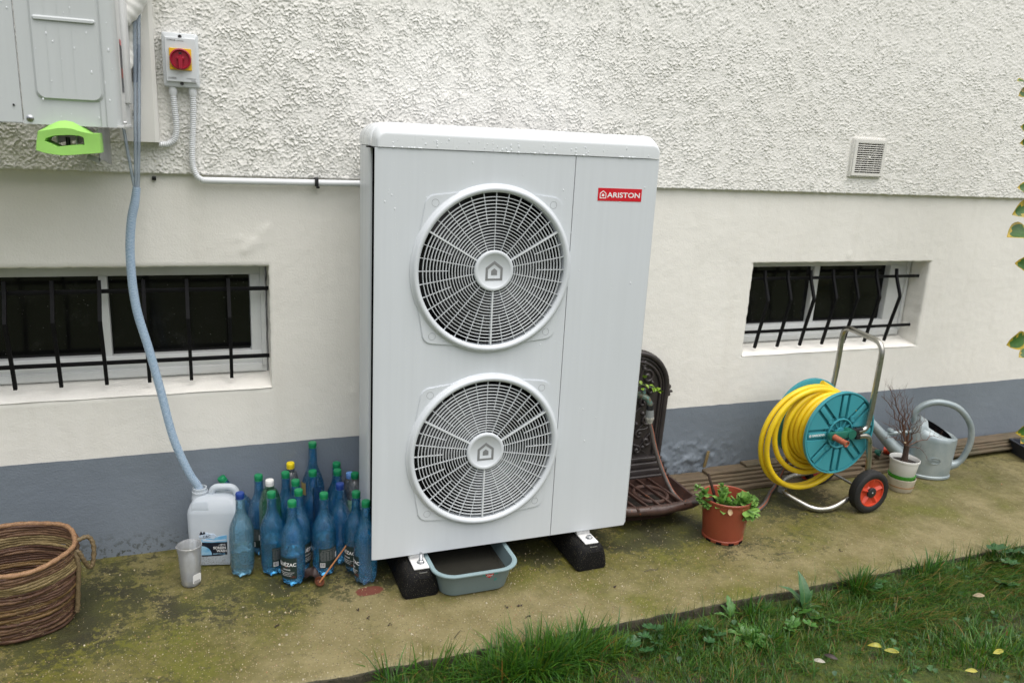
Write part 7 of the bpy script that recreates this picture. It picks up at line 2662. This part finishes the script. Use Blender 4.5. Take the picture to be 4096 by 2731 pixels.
# clover and small round leaves threaded through the lawn: too many to count
rc = np.random.default_rng(5)
n_ = 4200
X = rc.uniform(0.0, 3.6, n_); Y = rc.uniform(-1.85, KY - 0.02, n_)
dn = np.clip(0.1 + 1.6 * fbm(X * 3.2 + 9, Y * 3.2, 3, 231), 0, 1)
k_ = rc.uniform(0, 1, n_) < dn
X, Y = X[k_], Y[k_]
n_ = len(X)
r_ = rc.uniform(.004, .010, n_)
a_ = np.arange(8) / 8 * 6.283
tx, ty = rc.uniform(-.6, .6, n_), rc.uniform(-.6, .6, n_)
zc = lawn_z(X, Y) + rc.uniform(.012, .030, n_)
lx = np.cos(a_)[None] * r_[:, None] * (1 + .18 * np.cos(3 * a_))[None]
ly = np.sin(a_)[None] * r_[:, None] * (1 + .18 * np.cos(3 * a_))[None]
V = np.stack([X[:, None] + lx, Y[:, None] + ly, zc[:, None] + lx * tx[:, None] + ly * ty[:, None] + 0 * lx], -1)
Cn = np.stack([X, Y, zc - r_ * .25], -1)[:, None]
V = np.concatenate([Cn, V], 1)
T = (np.array([[0, 1 + i, 1 + (i + 1) % 8] for i in range(8)])[None] + (np.arange(n_) * 9)[:, None, None]).reshape(-1, 3)
me = np_mesh('ground_cover', V.reshape(-1, 3), None, T, mats=[MT['grass']])
ca = me.color_attributes.new('tint', 'FLOAT_COLOR', 'POINT')
cb = np.array([[.035, .12, .03], [.05, .15, .035], [.028, .09, .03], [.075, .16, .03]])[rc.integers(0, 4, n_)] * rc.uniform(.7, 1.2, (n_, 1))
cb = np.repeat(cb, 9, 0)
ca.data.foreach_set('color', np.concatenate([cb, np.ones((len(cb), 1))], 1).astype(np.float32).ravel())
link('ground_cover', me, kind='stuff')


# ------------------------------------------------------------------ weeds one can tell apart
def gz(x, y):
    return float(lawn_z(np.array([x]), np.array([y]))[0])


def weed(name, label, cat, x, y, leaves, mt, group='weeds along the edge of the lawn', lobes=0, wav=0.08, fold=0.3, Wf=0.26, curl=0.25, tip=1.0):
    z = gz(x, y) + 0.004
    t = thing(name, label, cat, (x, y, z), group)
    for i, (az, el_, L) in enumerate(leaves):
        d = (math.cos(R(az)) * math.cos(R(el_)), math.sin(R(az)) * math.cos(R(el_)), math.sin(R(el_)))
        mb_ = leaf_mesh(L, L * Wf, curl, fold, tip, 30 if lobes else 10, wav=wav, lobes=lobes, seed=i + int(x * 100))
        # pale midrib
        rib = [(L * k / 8, 0, curl * L * (math.sin(k / 8 * PI * 0.9) * 0.6 - (k / 8) ** 2 * 0.6) + 0.0006) for k in range(9)]
        mb_.tube(rib, [0.0013 * (1 - k / 10) for k in range(9)], 4, caps=False, mat=1)
        m_ = placed(mb_, (x, y, z), d)
        part('leaf', m_, [MT[mt], MT['rib']], t, angle=80)
    return t


weed('dock_plant', 'tall weed with long puckered blue green leaves standing at the slab edge', 'weed', 1.50, -1.000, [(80, 66, .140), (138, 44, .120), (30, 34, .095), (195, 12, .07), (350, 8, .08), (262, -4, .09), (96, 30, .065), (300, 4, .07)], 'weed_b', Wf=.155, tip=1.25, wav=.10)
weed('dandelion', 'bright green toothed dandelion rosette in the grass', 'weed', 1.190, -1.065, [(20, 16, .085), (60, 26, .070), (105, 22, .065), (150, 16, .08), (200, 12, .075), (250, 8, .085), (290, 6, .12), (330, 10, .095), (85, 42, .06), (0, 22, .075)], 'weed', lobes=4.5, Wf=.17, tip=.75)
weed('dandelion', 'upright pale toothed leaf weed leaning on the slab edge', 'weed', 1.205, -0.962, [(75, 60, .085), (110, 45, .06), (40, 40, .065), (150, 20, .06)], 'weed', lobes=4.5, Wf=.17, tip=.75)


def round_weed(label, x, y, spots, mt='weed_d', name='round_leaved_weed'):
    z = gz(x, y)
    t = thing(name, label, 'weed', (x, y, z), 'weeds along the edge of the lawn')
    rw_ = random.Random(int(x * 1000))
    for (dx, dy, h, r) in spots:
        n_ = 15
        m_ = MB()
        tx_, ty_ = rw_.uniform(-.35, .35), rw_.uniform(-.6, .1)
        c = Vector((x + dx, y + dy, z + h))
        vs = [tuple(c + Vector((0, 0, -r * 0.22)))]
        for ring_ in (0.55, 1.0):
            for k in range(n_ * 2):
                a = PI * k / n_
                rr_ = r * ring_ * (1 + (0.09 * math.cos(a * 7) + 0.04 * math.cos(a * 19)) * ring_) * (0.45 if abs((a - PI / 2 + PI) % (2 * PI) - PI) < 0.16 and ring_ == 1 else 1)
                lx_, ly_ = rr_ * math.cos(a), rr_ * math.sin(a)
                vs.append(tuple(c + Vector((lx_, ly_, lx_ * tx_ + ly_ * ty_ + 0.10 * r * math.cos(a * 7) * ring_ - (0.10 * r if ring_ < 1 else 0)))))
        q_ = n_ * 2
        fs = [(0, 1 + k, 1 + (k + 1) % q_) for k in range(q_)] + [(1 + k, 1 + q_ + k, 1 + q_ + (k + 1) % q_, 1 + (k + 1) % q_) for k in range(q_)]
        m_.add(vs, fs)
        part('leaf', m_, MT[mt], t, angle=80)
        part('stalk', MB().tube([(x, y, z), tuple(c - Vector((0, 0, r * .2)))], 0.0012, 4), MT['rib'], t)


round_weed('ruffled mallow leaves low beside the wet grass tussock', 0.80, -1.03, [(-.03, .01, .045, .028), (.02, .02, .05, .026), (.0, -.03, .035, .024), (.045, -.015, .04, .02)])
round_weed('small ruffled mallow under the slab edge beside the tussock', 0.865, -0.965, [(0, 0, .045, .024), (.03, -.01, .04, .02), (-.03, -.02, .03, .018)])
round_weed('two dark mallow leaves between tussock and dandelion', 1.055, -1.035, [(0, .01, .04, .03), (.03, -.03, .035, .022), (-.02, -.04, .03, .02)])
round_weed('clump of broad dark leaves by the slab edge near the shrub', 2.62, -1.01, [(-.09, .055, .075, .036), (-.02, .03, .06, .038), (.05, .0, .05, .040), (-.10, -.02, .05, .034), (.10, .03, .055, .034), (.0, -.07, .04, .038), (.09, -.06, .04, .036), (-.16, .01, .045, .026), (.17, .0, .05, .03)])
round_weed('grey green lobed leaf lying flat in front of the broad dark clump', 2.42, -1.10, [(0, 0, .03, .045), (.06, .03, .03, .025)], 'weed_b')
round_weed('cluster of small notched leaves under the dock plant', 1.47, -1.09, [(-.08, .02, .03, .026), (-.03, -.01, .035, .026), (.03, .02, .03, .024), (.07, -.02, .03, .022), (-.12, -.01, .028, .02), (.0, .05, .04, .022)], 'weed')
round_weed('little bright leaves in the mud beside the twisted yellow leaf', 1.54, -1.47, [(-.02, .0, .02, .016), (.02, .01, .022, .016), (.0, .03, .02, .014), (.03, -.02, .016, .012)], 'weed')
round_weed('wet silvery leaf by the slab edge past the dock plant', 1.86, -0.985, [(0, 0, .035, .022), (.035, .01, .04, .02), (-.03, -.01, .03, .016)], 'weed_b')

# ------------------------------------------------------------------ fallen leaves
for (x, y, L, az, mt, lab, curl, up) in ((1.598, -1.275, .048, 160, 'fall_y', 'bright yellow curled leaf, upper one of the yellow pair on the lawn', .5, .25), (1.592, -1.292, .048, -35, 'fall_y', 'pale yellow leaf touching the curled bright yellow one', .15, .10),
                                     (1.955, -1.415, .052, 0, 'fall_y', 'single pale yellow leaf lying flat on the mud towards the shrub', .08, .05), (1.80, -1.480, .042, 160, 'fall_y', 'dull yellow leaf by the bottom picture edge', .2, .1),
                                     (1.318, -1.258, .040, -40, 'fall_p', 'small whitish dead leaf on the lawn', .3, .12), (1.375, -1.247, .045, -55, 'fall_b', 'dark brown crinkled leaf pressed in the mud', .2, .1), (2.20, -1.13, .05, -20, 'root', 'tan dead leaf caught in the dry grass', .2, .1)):
    z = gz(x, y) + 0.026
    m = placed(leaf_mesh(L, L * 0.17, curl * .8, 0.3, 1.0, 8, wav=.04, seed=int(x * 99)), (x, y, z), (math.cos(R(az)), math.sin(R(az)), up * .6), up=(-0.3, -0.5, 0.8))
    solo('fallen_leaf', m, MT[mt], lab, 'leaf', 'fallen leaves on the lawn', angle=80)
rq = random.Random(14)
for (x, y) in ((0.46, -0.74), (0.47, -0.85), (-0.02, -0.62), (-0.06, -0.57), (0.44, -0.79), (-0.36, -0.60), (0.0, -0.76), (1.2, -0.7), (2.05, -0.72)):
    pass
m = MB()
m.tube([(1.02, -0.66, .003), (1.05, -0.655, .005), (1.075, -0.662, .003), (1.09, -0.65, .004)], 0.0012, 4)
m.tube([(0.20, -0.85, .003), (0.22, -0.83, .006), (0.235, -0.815, .004)], 0.001, 4)
m.tube([(1.62, -0.70, .003), (1.66, -0.695, .004), (1.70, -0.70, .003)], 0.001, 4)
for (x, y) in ((0.475, -0.74), (0.48, -0.805), (-0.07, -0.60), (-0.04, -0.66), (0.43, -0.735), (-0.33, -0.62), (0.02, -0.72), (0.86, -0.72), (1.9, -0.74)):
    for k in range(4):
        m.box((x + rq.gauss(0, .006), y + rq.gauss(0, .005), .0025), (rq.uniform(.003, .008), rq.uniform(.002, .005), .003), rot=rq.uniform(0, 3), bevel=.0008, seg=1)
link('leaf_litter', mesh_from('leaf_litter', m.v, m.f, [MT['fall_b']]), kind='stuff')
